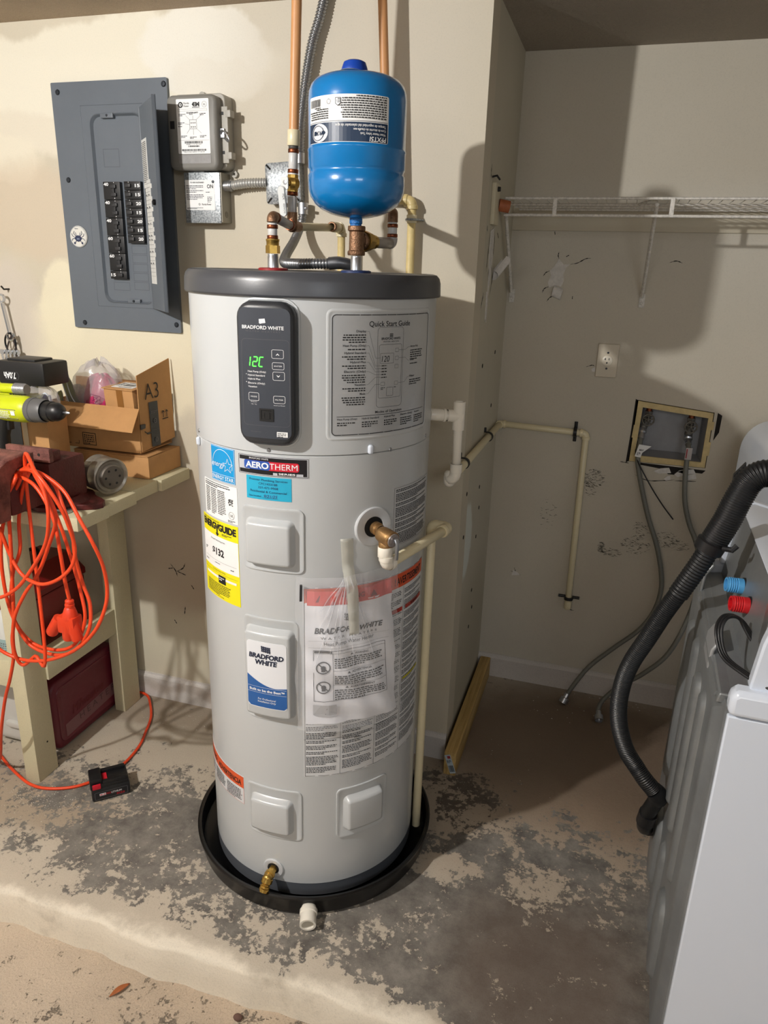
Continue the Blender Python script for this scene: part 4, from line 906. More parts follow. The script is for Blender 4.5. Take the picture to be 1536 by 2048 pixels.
# --- owner's manual pouch taped to the heater
po=thing('manual_pouch',(-.5,1.44,.54),'clear plastic pouch of papers taped to the heater front','pouch')
def bagsurf(a,b,n=0):
    """a: 0..1 across, b: 0..1 up"""
    th=15.5+(60.3-15.5)*a+ (8.5*(1-b)*a)*.55; z=.553+(.918-.553)*b+(-.012*a*(1-b)+.006*a*b)
    wob=.0035*math.sin(a*9+b*4)*math.sin(b*7+1)+.002*math.sin(a*23+b*11)+.002*math.sin(b*31+a*7)
    off=.012+.010*(1-b)+.010*math.sin(pi*a)*.6+wob
    t=math.radians(th); R=TR+off+n
    return V((TC.x+R*math.sin(t),TC.y-R*math.cos(t),z))
def grid(mb,f,a0,a1,b0,b1,n,nu=30,nv=36,edge=None):
    vs=[f(a0+(a1-a0)*i/nu+(edge(j/nv,0 if i==0 else 1) if edge and i in (0,nu) else 0),b0+(b1-b0)*j/nv,n) for j in range(nv+1) for i in range(nu+1)]
    mb.add(vs,[(j*(nu+1)+i,j*(nu+1)+i+1,(j+1)*(nu+1)+i+1,(j+1)*(nu+1)+i) for j in range(nv) for i in range(nu)])
PAPW=mat('white manual paper',(232,232,236),.6); FILM=bpy.data.materials.new('clear film'); FILM.use_nodes=True
nt=FILM.node_tree; b_=nt.nodes['Principled BSDF']; b_.inputs['Base Color'].default_value=(.95,.96,1,1); b_.inputs['Roughness'].default_value=.12; b_.inputs['Alpha'].default_value=.20; b_.inputs['Specular IOR Level'].default_value=.7
tcn=nt.nodes.new('ShaderNodeTexCoord'); mpn=nt.nodes.new('ShaderNodeMapping'); mpn.inputs['Scale'].default_value=(30,30,5); nn_=nt.nodes.new('ShaderNodeTexNoise'); nn_.inputs['Scale'].default_value=2.2; nn_.inputs['Detail'].default_value=3
bpn=nt.nodes.new('ShaderNodeBump'); bpn.inputs['Strength'].default_value=.9; bpn.inputs['Distance'].default_value=.004
nt.links.new(tcn.outputs['Object'],mpn.inputs[0]); nt.links.new(mpn.outputs[0],nn_.inputs['Vector']); nt.links.new(nn_.outputs['Fac'],bpn.inputs['Height']); nt.links.new(bpn.outputs['Normal'],b_.inputs['Normal'])
mb=MB(); grid(mb,bagsurf,.06,.96,.03,.86,0); ppr=mb.obj('manual_papers',PAPW,po,180)
p=Print(bagsurf,.0009)
def pr_rect(a0,a1,b0,b1,m):
    p.m=m; k=12; vs=[];
    for i in range(k+1): vs+=[bagsurf(a0+(a1-a0)*i/k,b0,p.n),bagsurf(a0+(a1-a0)*i/k,b1,p.n)]
    p.add(vs,[(2*i,2*i+2,2*i+3,2*i+1) for i in range(k)])
pr_rect(.08,.96,.845,.935,1); 
PW,PH=.225,.362
sfb=lambda a,b,n=0: bagsurf(a/PW,b/PH,n)
p.s=sfb; p.n=.0014
for i in range(5): p.poly([(.098+i*.0052,.268-i*.0008),(.1015+i*.0052,.268-i*.0008),(.100+i*.0052,.286-i*.0008),(.0965+i*.0052,.286-i*.0008)],0)
for yy in (.2700,.2765,.2830): p.rect(.096,.122,yy-.0012,yy+.0012)
p.text('BRADFORD WHITE',.108,.2395,.0125,'c',.150,bold=.03,shear=.2,m=0); p.text('W A T E R   H E A T E R S',.108,.2265,.0055,'c',.125,m=0); p.text('Heat Pump Water Heater',.108,.2120,.0085,'c',.112,m=0)
p.line(.02,.2045,.20,.2045,.0004,0); p.line(.02,.222,.20,.222,.0003,0)
p.frame(.030,.190,.070,.198,.0004,.0010,0); p.line(.070,.070,.070,.190,.0008,0); p.line(.030,.190,.190,.190,.0006,0); p.rect(.032,.068,.1915,.1965,0); p.line(.070,.147,.19,.147,.0006,0); p.line(.070,.108,.19,.108,.0006,0)
random.seed(9)
for y0,t in ((.190,'WARNING'),(.147,'ADVERTENCIA'),(.108,'AVERTISSEMENT')):
    p.text('▲ '+t if False else t,.132,y0-.0080,.0052,'c',.0042*len(t),bold=.02,m=0); p.poly([(.132-.0042*len(t)/2-.010,y0-.008),(.132-.0042*len(t)/2-.003,y0-.008),(.132-.0042*len(t)/2-.0065,y0-.0025)],0); p.para(.073,.187,y0-.0105,5,.0052,.55,m=0,wl=(.003,.010))
for cy_ in (.155,.105):
    p.ring(.050,cy_,.0125,.0150,m=0); p.line(.041,cy_+.009,.059,cy_-.009,.0024,0); p.ring(.050,cy_,.0,.005,m=0); p.rect(.046,.054,cy_-.009,cy_-.003,0)
p.ring(.052,.036,.0,.0235,ry=.35,m=2); p.rect(.0285,.0755,.034,.060,2); p.ring(.052,.036,.0005,.0018,m=0); p.line(.052,.043,.057,.052,.0007,0)
p.text('WARNING',.108,.3175,.012,'c',.070,bold=.02,m=3); 
for a_ in (.045,.165): p.poly([(a_-.009,.314),(a_+.009,.314),(a_,.330)],3)
p.done('printed_cover',[BLACK,mat('cover red band',(206,70,56),.5),mat('drawing grey',(176,176,178),.6),mat('dull red ink',(120,30,26),.6)],ppr)
mb=MB(); ed=lambda t,s_: .012*math.sin(t*13+s_*2)+.006*math.sin(t*31)
grid(mb,bagsurf,-.02,1.03,-.02,1.03,.0035,30,40,ed); mb.obj('plastic_bag',FILM,po,180)
mb=MB(); 
for i in range(14):
    a_=random.uniform(.25,.75); L_=random.uniform(.15,.6); pts=[bagsurf(.45+(a_-.5)*(.15+1.1*t),1.02-L_*t,.0045+.001*math.sin(t*6)) for t in [k/10 for k in range(11)]]
    mb.tube(pts,[.0006+.0006*math.sin(pi*k/10) for k in range(11)],5)
mb.obj('bag_creases',FILM,po,60)
mb=MB(); patch(mb,lambda a,b,n: bagsurf(a,b,n),.012,.035,.875,.975,.0046,0,2); mb.obj('barcode_tab',BLACK,po)
tp=MAT_TAPE=mat('frosted tape',(214,212,200),.4,alpha=.55); mb=MB()
vs=[]; 
for i in range(25):
    t=i/24; z=1.012-(1.012-.790)*t; thL=33.9+3.0*t; thR=39.9+1.2*t; off=.0012+.0295*max(0,min(1,(.945-z)/.05))
    for k,th in enumerate((thL,thR)):
        a_=math.radians(th); R=TR+off+.0006*math.sin(i*1.7+k); vs.append((TC.x+R*math.sin(a_),TC.y-R*math.cos(a_),z+(.002*math.sin(k*3) if i in(0,24) else 0)))
n0=len(vs); vs2=[]
mb.add(vs,[(2*i,2*i+1,2*i+3,2*i+2) for i in range(24)]); o=mb.obj('tape_strip',tp,po,180,recalc=False); sm=o.modifiers.new('t','SOLIDIFY'); sm.thickness=.0004

# =====================================================================
# ELECTRICAL EQUIPMENT ON THE BACK WALL
# =====================================================================
ep=thing('breaker_panel',(-1.515,Y1,1.365),'open grey breaker panel on the wall above the workbench','electrical panel')
PX0,PX1,PZ0,PZ1=-1.7143,-1.3148,1.3649,2.0757
WP=Plane((0,Y1,0),(1,0,0),(0,0,1))           # n points to the viewer (-Y)
assert (WP(0,0,1)-WP(0,0,0)).y<0
def wbox(mb,a0,a1,b0,b1,n0,n1,bev=0): mb.box((a0,Y1-n0,b0),(a1,Y1-n1,b1),bev); return mb
# cover plate with the rounded opening
mb=MB(); O_=rrloop(PX0,PX1,PZ0,PZ1,.004,8); IN=rrloop(-1.588,-1.402,1.447,1.990,.030,8); I2=rrloop(-1.580,-1.408,1.455,1.982,.026,8)
n=len(O_); vs=[WP(a,b,0) for a,b in O_]+[WP(a,b,.010) for a,b in O_]+[WP(a,b,.0105) for a,b in IN]+[WP(a,b,.0125) for a,b in rrloop(-1.585,-1.405,1.450,1.987,.028,8)]+[WP(a,b,.003) for a,b in I2]
fs=[(k*n+q,k*n+(q+1)%n,(k+1)*n+(q+1)%n,(k+1)*n+q) for k in range(4) for q in range(n)]
mb.add(vs,fs); mb.obj('cover_plate',GREYPAINT,ep,25)
mb=MB(); wbox(mb,-1.583,-1.405,1.452,1.985,.0005,.0032); mb.obj('dead_front',GREYPAINT,ep)
mb=MB()
for k in range(2):  # raised fold around the door seat
    pr_=[(-1.616,1.438),(-1.616,2.012),(-1.400,2.012)]
mb.tube([WP(*q,.0103) for q in [(-1.400,1.436),(-1.616,1.436),(-1.616,2.012),(-1.400,2.012)]],.0012,6); mb.obj('door_seat_edge',GREYPAINT,ep)
mb=MB()
wbox(mb,-1.5445,-1.500,1.9760,1.9900,.003,.016,.002); mb.obj('latch_tab',GREYPAINT,ep); mb=MB(); wbox(mb,-1.500,-1.455,1.4500,1.4620,.003,.014,.002); mb.obj('latch_tab',GREYPAINT,ep)
for a,b in ((-1.691,2.050),(-1.325,2.059),(-1.683,1.809),(-1.674,1.381),(-1.330,1.390)):
    screw('cover_screw',WP,a,b,ep,.008,mat('dark screw',(52,56,62),.4,.6),.004).location.y-=.0095
for a,b in ((-1.521,1.983),(-1.478,1.456)): screw('cover_screw',WP,a,b,ep,.004,mat('dark screw'),.003) .location.y-=.014
# knock-out outlines for spare positions
for a0,a1,b0,b1 in [(-1.478,-1.424,1.598-.027*k,1.622-.027*k) for k in range(5)]+[(-1.554,-1.495,1.487,1.512),(-1.553,-1.497,1.845,1.895)]:
    p=Print(WP,.0036); p.frame(a0,a1,b0,b1,.001,.0012); p.done('knockout_outline',mat('grey seam',(74,80,88),.5),ep)
# breakers
BK=mat('breaker black',(20,20,22),.42); BT=mat('breaker toggle',(44,44,46),.4)
def breaker(a0,a1,b1,h,side,label,two=False):
    mb=MB(); wbox(mb,a0,a1,b1-h+.0006,b1-.0006,.003,.017,.0012); o=mb.obj('breaker',BK,ep)
    th=[b1-h/2] if not two else [b1-h*.28,b1-h*.72]
    tx=(a0*.35+a1*.65) if side=='l' else (a0*.72+a1*.28)
    mb=MB()
    for z_ in th: wbox(mb,tx-.009,tx+.009,z_-.005,z_+.005,.016,.024,.0015)
    if two: wbox(mb,tx-.003,tx+.003,th[1],th[0],.018,.022)
    mb.obj('toggle',BT,o); p=Print(WP,.0174)
    lx=(a0+.011) if side=='l' else (a1-.011)
    p.text(label,lx,(b1-.012) if two else b1-h/2-.004,.0085,'c',.017,bold=.03); 
    p.rect(tx-.001,tx+.001,b1-.004,b1-.002); 
    if two: p.rect(tx-.001,tx+.001,b1-h+.003,b1-h+.006)
    p.done('amp_rating',WINK,o)
z_=1.8035
for k,l in enumerate(('40','40','40','60','60')): breaker(-1.5535,-1.494,z_,.0515,'l',l,True); z_-=.0515
breaker(-1.5535,-1.494,z_,.025,'l','15')
z_=1.8045
for k in range(7): breaker(-1.4790,-1.4210,z_,.0252,'r',('15','15','20','15','20','15','20')[k]); z_-=.0252
# swung-open door with the circuit directory on its inside
h0=V((-1.410,Y1-.014,0)); h1=V((-1.249,Y1-.173,0)); dn_=(h1-h0).normalized(); DP=Plane((h0.x,h0.y,1.4375),dn_,(0,0,1))
DL=(h1-h0).length; mb=MB(); raised(mb,DP,0,DL,0,.562,.003,[(0,-.0012),(0,.0012)],8)
mb.tube([DP(.004,.001,0),DP(.004,.561,0)],.0035,8)
mb.add([DP(DL,.002,-.0012),DP(DL,.56,-.0012),DP(DL,.56,.010),DP(DL,.002,.010),DP(DL-.0012,.002,.010),DP(DL-.0012,.56,.010)],[(0,1,2,3),(3,2,5,4)])
door=mb.obj('panel_door',GREYPAINT,ep,25); DS=1 if (DP(0,0,1)-DP(0,0,0)).dot(V((0,0,cam_h))-h0)>0 else -1
dsf=lambda a,b,n=0: DP(a,b,n*DS)
mb=MB(); patch(mb,dsf,.012,.080,.345,.475,.0020,.001,4); patch(mb,dsf,.028,.098,.075,.365,.0022,.001,4)
for k,(y_,w_) in enumerate([(.352,.014),(.318,.010),(.290,.014),(.262,.016),(.235,.010),(.212,.018),(.19,.012),(.165,.008)]): patch(mb,dsf,.095,.100+w_,y_-.012,y_,.0024,0,2)
dl=mb.obj('circuit_directory',mat('aged white label',(216,216,212),.6),door); p=Print(dsf,.0028); random.seed(4)
p.para(.016,.076,.470,22,.0050,.45); 
for k in range(24): p.line(.030,.355-k*.0112,.096,.355-k*.0112,.0006)
p.line(.062,.08,.062,.36,.0006); 
for k in (2,5,9,12,13,16,19): p.para(.034,.058,.353-k*.0112,1,.008,.5); p.para(.066,.090,.353-k*.0112,1,.008,.5)
p.done('printed_text',GREYINK,dl)
mb=MB(); c=dsf(.150,.300,.001); mb.lathe([(.008,0),(.008,.006),(.006,.008)],c,(c-dsf(.15,.3,0))*1000,14,cap1=True); mb.obj('door_latch',mat('black latch',(20,20,22),.3,.4),door)
# round crab magnet
mg=thing('magnet',(-1.663,Y1-.012,1.615),'round white magnet with a blue crab, stuck low on the grey breaker panel','magnet')
MC=V((-1.664,Y1-.0105,1.645)); mb=MB(); mb.lathe([(.0315,0),(.0325,.002),(.0315,.004),(.0,.0046)],MC,(0,-1,0),40); mb.obj('magnet_disc',mat('magnet white',(216,214,206),.45),mg)
MP=Plane(MC,(1,0,0),(0,0,1)); p=Print(MP,.0052); p.ring(0,0,.0300,.0308,m=1)
pts=[(-.014,-.006),(-.009,.001),(0,.004),(.009,.001),(.014,-.006),(.008,-.013),(0,-.016),(-.008,-.013)]; p.poly(pts,0)
for s_ in (-1,1):
    for k,(x1,y1,x2,y2) in enumerate(((.008,.001,.016,.009),(.016,.009,.013,.016),(.012,-.003,.021,.002),(.021,.002,.023,.009),(.012,-.006,.021,-.007),(.021,-.007,.024,-.013),(.006,-.012,.013,-.018),(.006,.002,.009,.012))): p.line(s_*x1,y1,s_*x2,y2,.0017,0)
    p.ring(s_*.014,-.0195,0,.0035,m=0)
p.n=.0056; p.rect(-.005,.005,-.009,-.005,1,2); p.text('PRAIA' if False else '',0,.02,.003); p.para(-.010,.012,.0255,1,.003,.5,m=0); p.done('printed_crab',[mat('crab navy',(36,46,78),.5),mat('crab grey',(120,130,150),.5)],mg)
# grey surge / meter enclosure
mt=thing('meter_enclosure',(-1.20,Y1,1.83),'grey plastic isolation device box with a white diagram label, right of the breaker panel','utility box')
GP=mat('warm grey plastic',(128,126,120),.5,bump=.05,bscale=200); GP2=mat('light grey plastic',(168,164,154),.5)
mb=MB(); raised(mb,WP,-1.272,-1.112,1.829,2.022,.016,[(0,0),(0,.045),(.002,.047)],8); mb.obj('enclosure_base',GP2,mt,40)
mb=MB(); raised(mb,WP,-1.276,-1.122,1.826,2.014,.018,[(0,.046),(-.001,.047),(-.001,.072),(.002,.078),(.008,.081)],8); mb.obj('enclosure_cover',GP,mt,40)
LPn=.0818; mb=MB(); patch(mb,WP,-1.2435,-1.142,1.8665,2.0035,LPn,.003,4); lo=mb.obj('diagram_label',WHITE,mt); p=Print(WP,LPn+.0005); X0=-1.2435
p.ring(X0+.014,1.989,0,.0075,m=0); p.n+=.0003; p.ring(X0+.014,1.989,.0022,.0040,m=2); p.n-=.0003; p.text('Florida',X0+.024,1.9905,.0048,'l',.017,m=0); p.text('Power',X0+.024,1.9835,.0048,'l',.016,m=0); p.text('EM',X0+.053,1.985,.0095,'l',.020,bold=.05,m=0); p.poly([(X0+.049,1.9895),(X0+.0535,1.9855),(X0+.0535,1.9935)],0); p.rect(X0+.050,X0+.073,1.9815,1.9830,0); p.ring(X0+.088,1.989,.0068,.0073,m=0); p.text('UL',X0+.088,1.9865,.005,'c',.006,m=0)
p.frame(X0+.005,X0+.096,1.9735,1.9785,.0003,.0003,0); p.text('ISOLATION UNITS',X0+.050,1.9705-.003,.0032,'c',.036,bold=.03,m=0)
p.frame(X0+.040,X0+.062,1.9290,1.9520,.0003,.0007,0); 
for i in range(3):
    for z_ in (1.944,1.934): p.ring(X0+.045+i*.006,z_,.001,.0019,m=0,k=10)
for (a,b,c_,d_) in ((.040,.952,.028,.963),(.051,.952,.051,.962),(.062,.952,.078,.964),(.040,.940,.026,.942),(.040,.929,.030,.918),(.051,.929,.051,.914),(.062,.929,.076,.918)): p.line(X0+a,1+b,X0+c_,1+d_,.0005,0)
for (a,b) in ((.018,.968),(.051,.9705),(.084,.969),(.014,.947),(.014,.938),(.022,.914),(.050,.911),(.082,.914)): p.para(X0+a-.011,X0+a+.011,1+b,2 if b!=.938 else 1,.0032,.5,m=0)
p.line(X0+.002,1.9005,X0+.099,1.9005,.0004,0); p.bars(X0+.022,X0+.078,1.8925,1.8985,0); p.bars(X0+.032,X0+.068,1.8835,1.8875,0); p.bars(X0+.012,X0+.088,1.8735,1.8785,0)
p.text('5081-11-0137',X0+.050,1.8892,.0022,'c',.048,m=0); p.text('PBLA703-5094-17-0518',X0+.050,1.8700,.0024,'c',.066,m=0)
p.done('printed_diagram',[BLACK,GREYINK,WHITE],lo)
mb=MB(); patch(mb,WP,-1.2435,-1.142,1.842,1.864,LPn,.001,4); mb.obj('worn_film',mat('worn film',(142,140,138),.4,var=.12,vscale=80),mt)
mb=MB(); wbox(mb,-1.266,-1.252,1.930,1.950,.080,.0815); mb.obj('side_window',BLACK,mt)
for (a,b) in ((-1.203,2.026),(-1.110,1.822)):
    mb=MB(); mb.lathe([(.0035,.002),(.0095,.002),(.0095,.010),(.0035,.010),(.0035,.002)],WP(a,b,0),(0,-1,0),18); mb.obj('mounting_ear',GP2,mt)
mb=MB(); wbox(mb,-1.122,-1.100,1.845,1.852+.135,.050,.056,.001); 
for b in (1.855,1.960): wbox(mb,-1.106,-1.090,b,b+.018,.034,.058,.002)
mb.obj('hinge_bracket',GP2,mt)
mb=MB(); 
for b in (1.868,1.966): wbox(mb,-1.119,-1.112,b,b+.008,.0555,.0572)
mb.obj('bracket_slots',BLACK,mt)
mb=MB(); mb.tube(catmull([WP(-1.118,1.915,.060),WP(-1.112,1.925,.070),WP(-1.098,1.918,.074),WP(-1.088,1.902,.074),WP(-1.094,1.898,.070),WP(-1.108,1.908,.062)],6),.0026,8); wbox(mb,-1.124,-1.108,1.908,1.932,.056,.064,.001); mb.obj('security_seal',STEEL,mt)
# disconnect box
db=thing('disconnect_box',(-1.20,Y1,1.688),'galvanised disconnect box with a white ON instruction label, under the grey enclosure','electrical box')
mb=MB(); wbox(mb,-1.243,-1.128,1.690,1.822,0,.054,.002); mb.obj('box_body',mat('putty grey steel',(150,146,134),.5,.2),db)
mb=MB(); wbox(mb,-1.246,-1.131,1.687,1.822,.054,.058,.002); mb.obj('box_cover',GALV,db)
mb=MB(); wbox(mb,-1.222,-1.180,1.820,1.828,.02,.056,.001); mb.obj('mount_tab',GALV,db)
mb=MB(); patch(mb,WP,-1.242,-1.148,1.722,1.802,.0588,.001,4); lo=mb.obj('instruction_label',WHITE,db); p=Print(WP,.0594); random.seed(8)
p.text('TO ADD SUSTAINED',-1.226,1.7935,.0035,'l',.045,bold=.02); p.text('ON',-1.1715,1.7800,.0100,'l',.0195,bold=.015)
for y_,r_ in ((1.790,3),(1.777,2),(1.766,4)): p.para(-1.239,-1.180,y_,r_,.0040,.4)
p.para(-1.239,-1.182,1.730,2,.0026,.5); p.para(-1.176,-1.152,1.772,1,.003,.5); p.para(-1.172,-1.155,1.760,4,.0042,.35)
p.text('Florida Power',-1.190,1.735,.0050,'l',.030); p.ring(-1.198,1.7375,.0018,.0028)
p.done('printed_text',BLACK,lo)
mb=MB(); mb.lathe([(.009,0),(.009,.0006),(.0085,.0008),(.006,.0008),(.0055,.0003),(0,.0003)],(-1.128,Y1-.030,1.712),(1,0,0),20); mb.obj('knockout',mat('putty grey dark',(120,116,104),.5,.2),db)
screw('cover_screw',WP,-1.152,1.797,db,.004,mat('dark screw'),.003).location.y-=.058
cc=thing('short_conduit',(-1.06,Y1,1.78),'light grey ribbed conduit joining the disconnect box to the junction box','conduit')
path=[V((-1.110,2.040,1.789)),V((-1.06,2.038,1.795)),V((-.998,2.045,1.797))]; P_,R_=corrugate(catmull(path,12),.0118,.0080,.0016,6); mb=MB(); mb.tube(P_,R_,16); mb.obj('conduit_hose',mat('pale conduit',(184,184,180),.4,.5),cc,70)
mb=MB(); mb.tube([(-1.129,2.040,1.788),(-1.104,2.040,1.789)],.0145,16); mb.tube([(-1.112,2.040,1.789),(-1.108,2.040,1.789)],.0160,16); mb.obj('conduit_connector',STEEL,cc,40)

# =====================================================================
# ALCOVE
# =====================================================================
AP=Plane((0,Y2,0),(1,0,0),(0,0,1))
# outlet
ot=thing('wall_outlet',(-.0256,Y2,1.239),'single round outlet on a cream plate, alcove wall left of the valve box','outlet')
mb=MB(); raised(mb,AP,-.061,.010,1.2394,1.3534,.003,[(0,0),(0,.003),(.002,.0055)],6); mb.obj('face_plate',mat('cream plate',(204,194,174),.4),ot,40)
mb=MB(); c=AP(-.0256,1.2965,.0055); mb.lathe([(.0178,0),(.0178,.0022),(.0165,.003),(0,.003)],c,(0,-1,0),32); ro=mb.obj('receptacle',mat('ivory receptacle',(222,214,196),.35),ot,40)
p=Print(AP,.0088); p.rect(-.0335,-.0310,1.2985,1.3060); p.rect(-.0215,-.0190,1.2985,1.3060); p.rect(-.0360,-.0310,1.3010,1.3028); p.ring(-.0262,1.2895,0,.0028); p.done('slots',BLACK,ro)
for b in (1.2700,1.3235): screw('plate_screw',AP,-.0256,b,ot,.0035,mat('dark screw'),.002).location.y-=.0055
# recessed valve box
vb=thing('laundry_valve_box',(.22,Y2,.95),'recessed laundry valve box with a yellowed frame in a rough hole in the alcove wall','valve box')
YF=mat('yellowed plastic frame',(206,184,130),.5,var=.18,vscale=30)
c4=[(.090,.953),(.340,.954),(.339,1.144),(.094,1.167)]; i4=[(.106,.975),(.325,.972),(.325,1.126),(.111,1.146)]
def fpiece(q,n0=.004,n1=-.006):
    mb=MB(); mb.prism([AP(a,b,n0) for a,b in q],AP(0,0,n1)-AP(0,0,n0)); return mb.obj('frame_rail',YF,vb)
for k in range(4): j=(k+1)%4; fpiece([c4[k],c4[j],i4[j],i4[k]],.0045 if k%2 else .0035)
for (a,b,w_,h_) in ((.088,1.06,.012,.045),(.332,1.02,.014,.05),(.334,1.10,.012,.03)):
    fpiece([(a,b-h_/2),(a+w_,b-h_/2+.003),(a+w_,b+h_/2),(a+.002,b+h_/2)],.005,.001)
mb=MB(); dp=.085
vs=[AP(a,b,-.004) for a,b in i4]+[AP(a+(.01 if a<.2 else -.01),b+(.008 if b<1 else -.008),-dp) for a,b in i4]
mb.add(vs,[(0,1,5,4),(1,2,6,5),(2,3,7,6),(3,0,4,7),(4,5,6,7)]); mb.obj('box_shell',mat('dull grey plastic',(150,150,152),.45,var=.12,vscale=12),vb,0)
VG=mat('dusty valve metal',(120,116,108),.45,.5,var=.3,vscale=90,bump=.4,bscale=300)
def valve(x0,z0,tiltx):
    v=thing('hose_valve',(x0,Y2+.03,z0-.03),'left hose valve in the laundry valve box' if x0<.2 else 'right hose valve in the laundry valve box','valve')
    y0=Y2+.035; mb=MB()
    mb.cyl((x0,y0,z0+.050),(x0,y0,z0+.020),.010,.010,16); mb.obj('copper_stub',COPPER,v)
    mb=MB(); mb.cyl((x0,y0,z0+.024),(x0,y0,z0+.014),.015,.015,6); mb.tube([(x0,y0,z0+.016),(x0+tiltx*.3,y0,z0-.010),(x0+tiltx,y0-.006,z0-.030)],[.011,.0135,.010],14); mb.cyl((x0,y0,z0),(x0,y0-.026,z0-.003),.008,.006,12); mb.cyl((x0+tiltx,y0-.006,z0-.024),(x0+tiltx*1.3,y0-.010,z0-.040),.0135,.0135,14); mb.obj('valve_body',VG,v,40)
    mb=MB(); hc=V((x0,y0-.030,z0-.003)); ring=[hc+V((.019*math.cos(t),-.002*math.cos(5*t),.019*math.sin(t))) for t in [2*pi*k/40 for k in range(40)]]; mb.tube(ring,.0028,8,closed=True)
    for k in range(5):
        t=2*pi*k/5+.3; mb.tube([hc,hc+V((.018*math.cos(t),0,.018*math.sin(t)))],.0022,6)
    mb.sphere(hc,.006,seg=10); mb.obj('handwheel',VG,v,40)
    return V((x0+tiltx*1.3,y0-.010,z0-.040))
va=valve(.135,1.105,-.010); vb2=valve(.276,1.092,-.002)
HG=mat('braided grey hose',(122,122,114),.45,.3,bump=.35,bscale=900)
def hose(name,pts,r,label,ends=True):
    t=thing(name,pts[-1],label,'hose'); mb=MB(); mb.tube(catmull(pts,8),r,14); mb.obj('hose_line',HG,t,60)
    if ends:
        a,b=V(pts[-2]),V(pts[-1]); d=(b-a).normalized(); mb=MB(); mb.lathe([(r,-.03),(r*1.15,-.028),(r*1.15,-.012),(r*1.9,-.010),(r*1.95,.010),(r*1.5,.010),(r*1.4,.002),(0,.002)],b,d,12); mb.obj('end_nut',STEEL,t,30)
    a,b=V(pts[0]),V(pts[1]); d=(b-a).normalized(); mb=MB(); mb.lathe([(r*1.7,0),(r*1.75,.012),(r*1.3,.016),(r*1.3,.036),(r,.038)],a,d,14); mb.obj('upper_ferrule',STEEL,t,30)
    return t
h1=hose('supply_hose',[va,(.118,2.655,1.01),(.118,2.648,.965),(.128,2.645,.92),(.146,2.645,.86),(.180,2.648,.76),(.222,2.65,.66),(.252,2.65,.56),(.262,2.65,.48),(.248,2.648,.395),(.205,2.64,.315),(.13,2.63,.235),(.05,2.61,.15),(.005,2.58,.085),(-.022,2.56,.035),(-.030,2.55,.016)],.0085,'left grey braided supply hose drooping from the valve box to the floor')
h2=hose('supply_hose',[vb2,(.276,2.650,1.02),(.277,2.642,.97),(.281,2.640,.91),(.293,2.640,.83),(.318,2.640,.755),(.350,2.63,.69),(.375,2.60,.60),(.36,2.56,.45),(.31,2.53,.30),(.235,2.52,.205),(.165,2.53,.135),(.115,2.52,.075),(.098,2.505,.035),(.103,2.47,.018)],.0085,'right grey braided supply hose ending in a curl on the floor')
mb=MB(); P=Plane((.120,2.636,1.0),(1,-.1,0),(.12,0,1)); mb.add([P(-.012,-.022,0),P(.008,-.024,0),P(.010,-.006,.001),P(.034,.020,.002),(P(-.008,.022,0))],[(0,1,2,3,4)]); o=mb.obj('hose_tag',WHITE,h1,0); o.modifiers.new('s','SOLIDIFY').thickness=.0006
p=Print(P,-.0012 if (P(0,0,1)-P(0,0,0)).y>0 else .0012); p.text('MAX',-.002,.000,.006,'l',.014,bold=.03); p.para(-.007,.006,-.004,3,.004,.5); p.done('printed_text',BLACK,h1)
mb=MB(); mb.box((.267,2.630,.985),(.288,2.634,1.026),.001); o=mb.obj('hose_tag',mat('grey red tag',(176,168,164),.4),h2); mb=MB(); mb.box((.2695,2.6285,.990),(.273,2.6302,1.022)); mb.obj('red_stripe',mat('tag red',(150,40,50),.5),h2)
mb=MB(); mb.tube(catmull([(.110,2.70,1.02),(.108,2.66,.99),(.118,2.640,.962),(.142,2.625,.925),(.18,2.618,.87),(.222,2.620,.815),(.262,2.628,.768)],8),.0024,8); o=mb.obj('thin_cable',BLACKP,None,60); tag(o,'thin black cable dangling from the valve box between the two hoses','cable')
# wire shelf
ws=thing('wire_shelf',(.5,2.34,1.70),'white coated wire closet shelf across the alcove','shelf')
WM=mat('dusty white wire',(222,218,210),.5,var=.25,vscale=120,bump=.3,bscale=400)
YF_,YB=2.340,2.650; X0_,X1_=XP+.022,2.30
def rod(name,a,b,r=.0033): mb=MB(); mb.tube([a,b],r,8); return mb.obj(name,WM,ws,60)
rod('front_rail',(X0_,YF_,1.784),(X1_,YF_,1.784),.0038); rod('front_rail',(X0_,YF_-.004,1.738),(X1_,YF_-.004,1.738),.0042)
for y_ in (2.45,2.55,YB): rod('long_wire',(X0_,y_,1.776),(X1_,y_,1.776),.0034)
for k in range(106):
    x_=X0_+.008+k*.028
    if x_>X1_: break
    mb=MB(); mb.tube([(x_,YB,1.7805),(x_,YF_+.002,1.7805),(x_,YF_-.003,1.786)],.0013,6); mb.obj('cross_wire',WM,ws,60)
for x_ in (-.221,.100,.42,.74,1.06,1.38,1.70,2.02):
    mb=MB(); mb.box((x_-.006,YF_-.008,1.735),(x_+.006,YF_+.002,1.785),.002); mb.obj('rail_clip',WM,ws)
for x_ in (-.372,.060,.75,1.45):
    mb=MB(); mb.tube([(x_,YF_+.035,1.772),(x_-.001,YB+.006,1.515)],.0085,8,flat=.7); mb.box((x_-.008,Y2-.004,1.477),(x_+.010,Y2,1.520),.001); mb.cyl((x_,Y2-.004,1.490),(x_,Y2-.008,1.490),.0045,.003,8)
    mb.tube([(x_-.05,YF_+.10,1.776),(x_-.02,YF_+.06,1.785),(x_,YF_+.03,1.782)],.0028,6); mb.obj('support_brace',WM,ws,50)
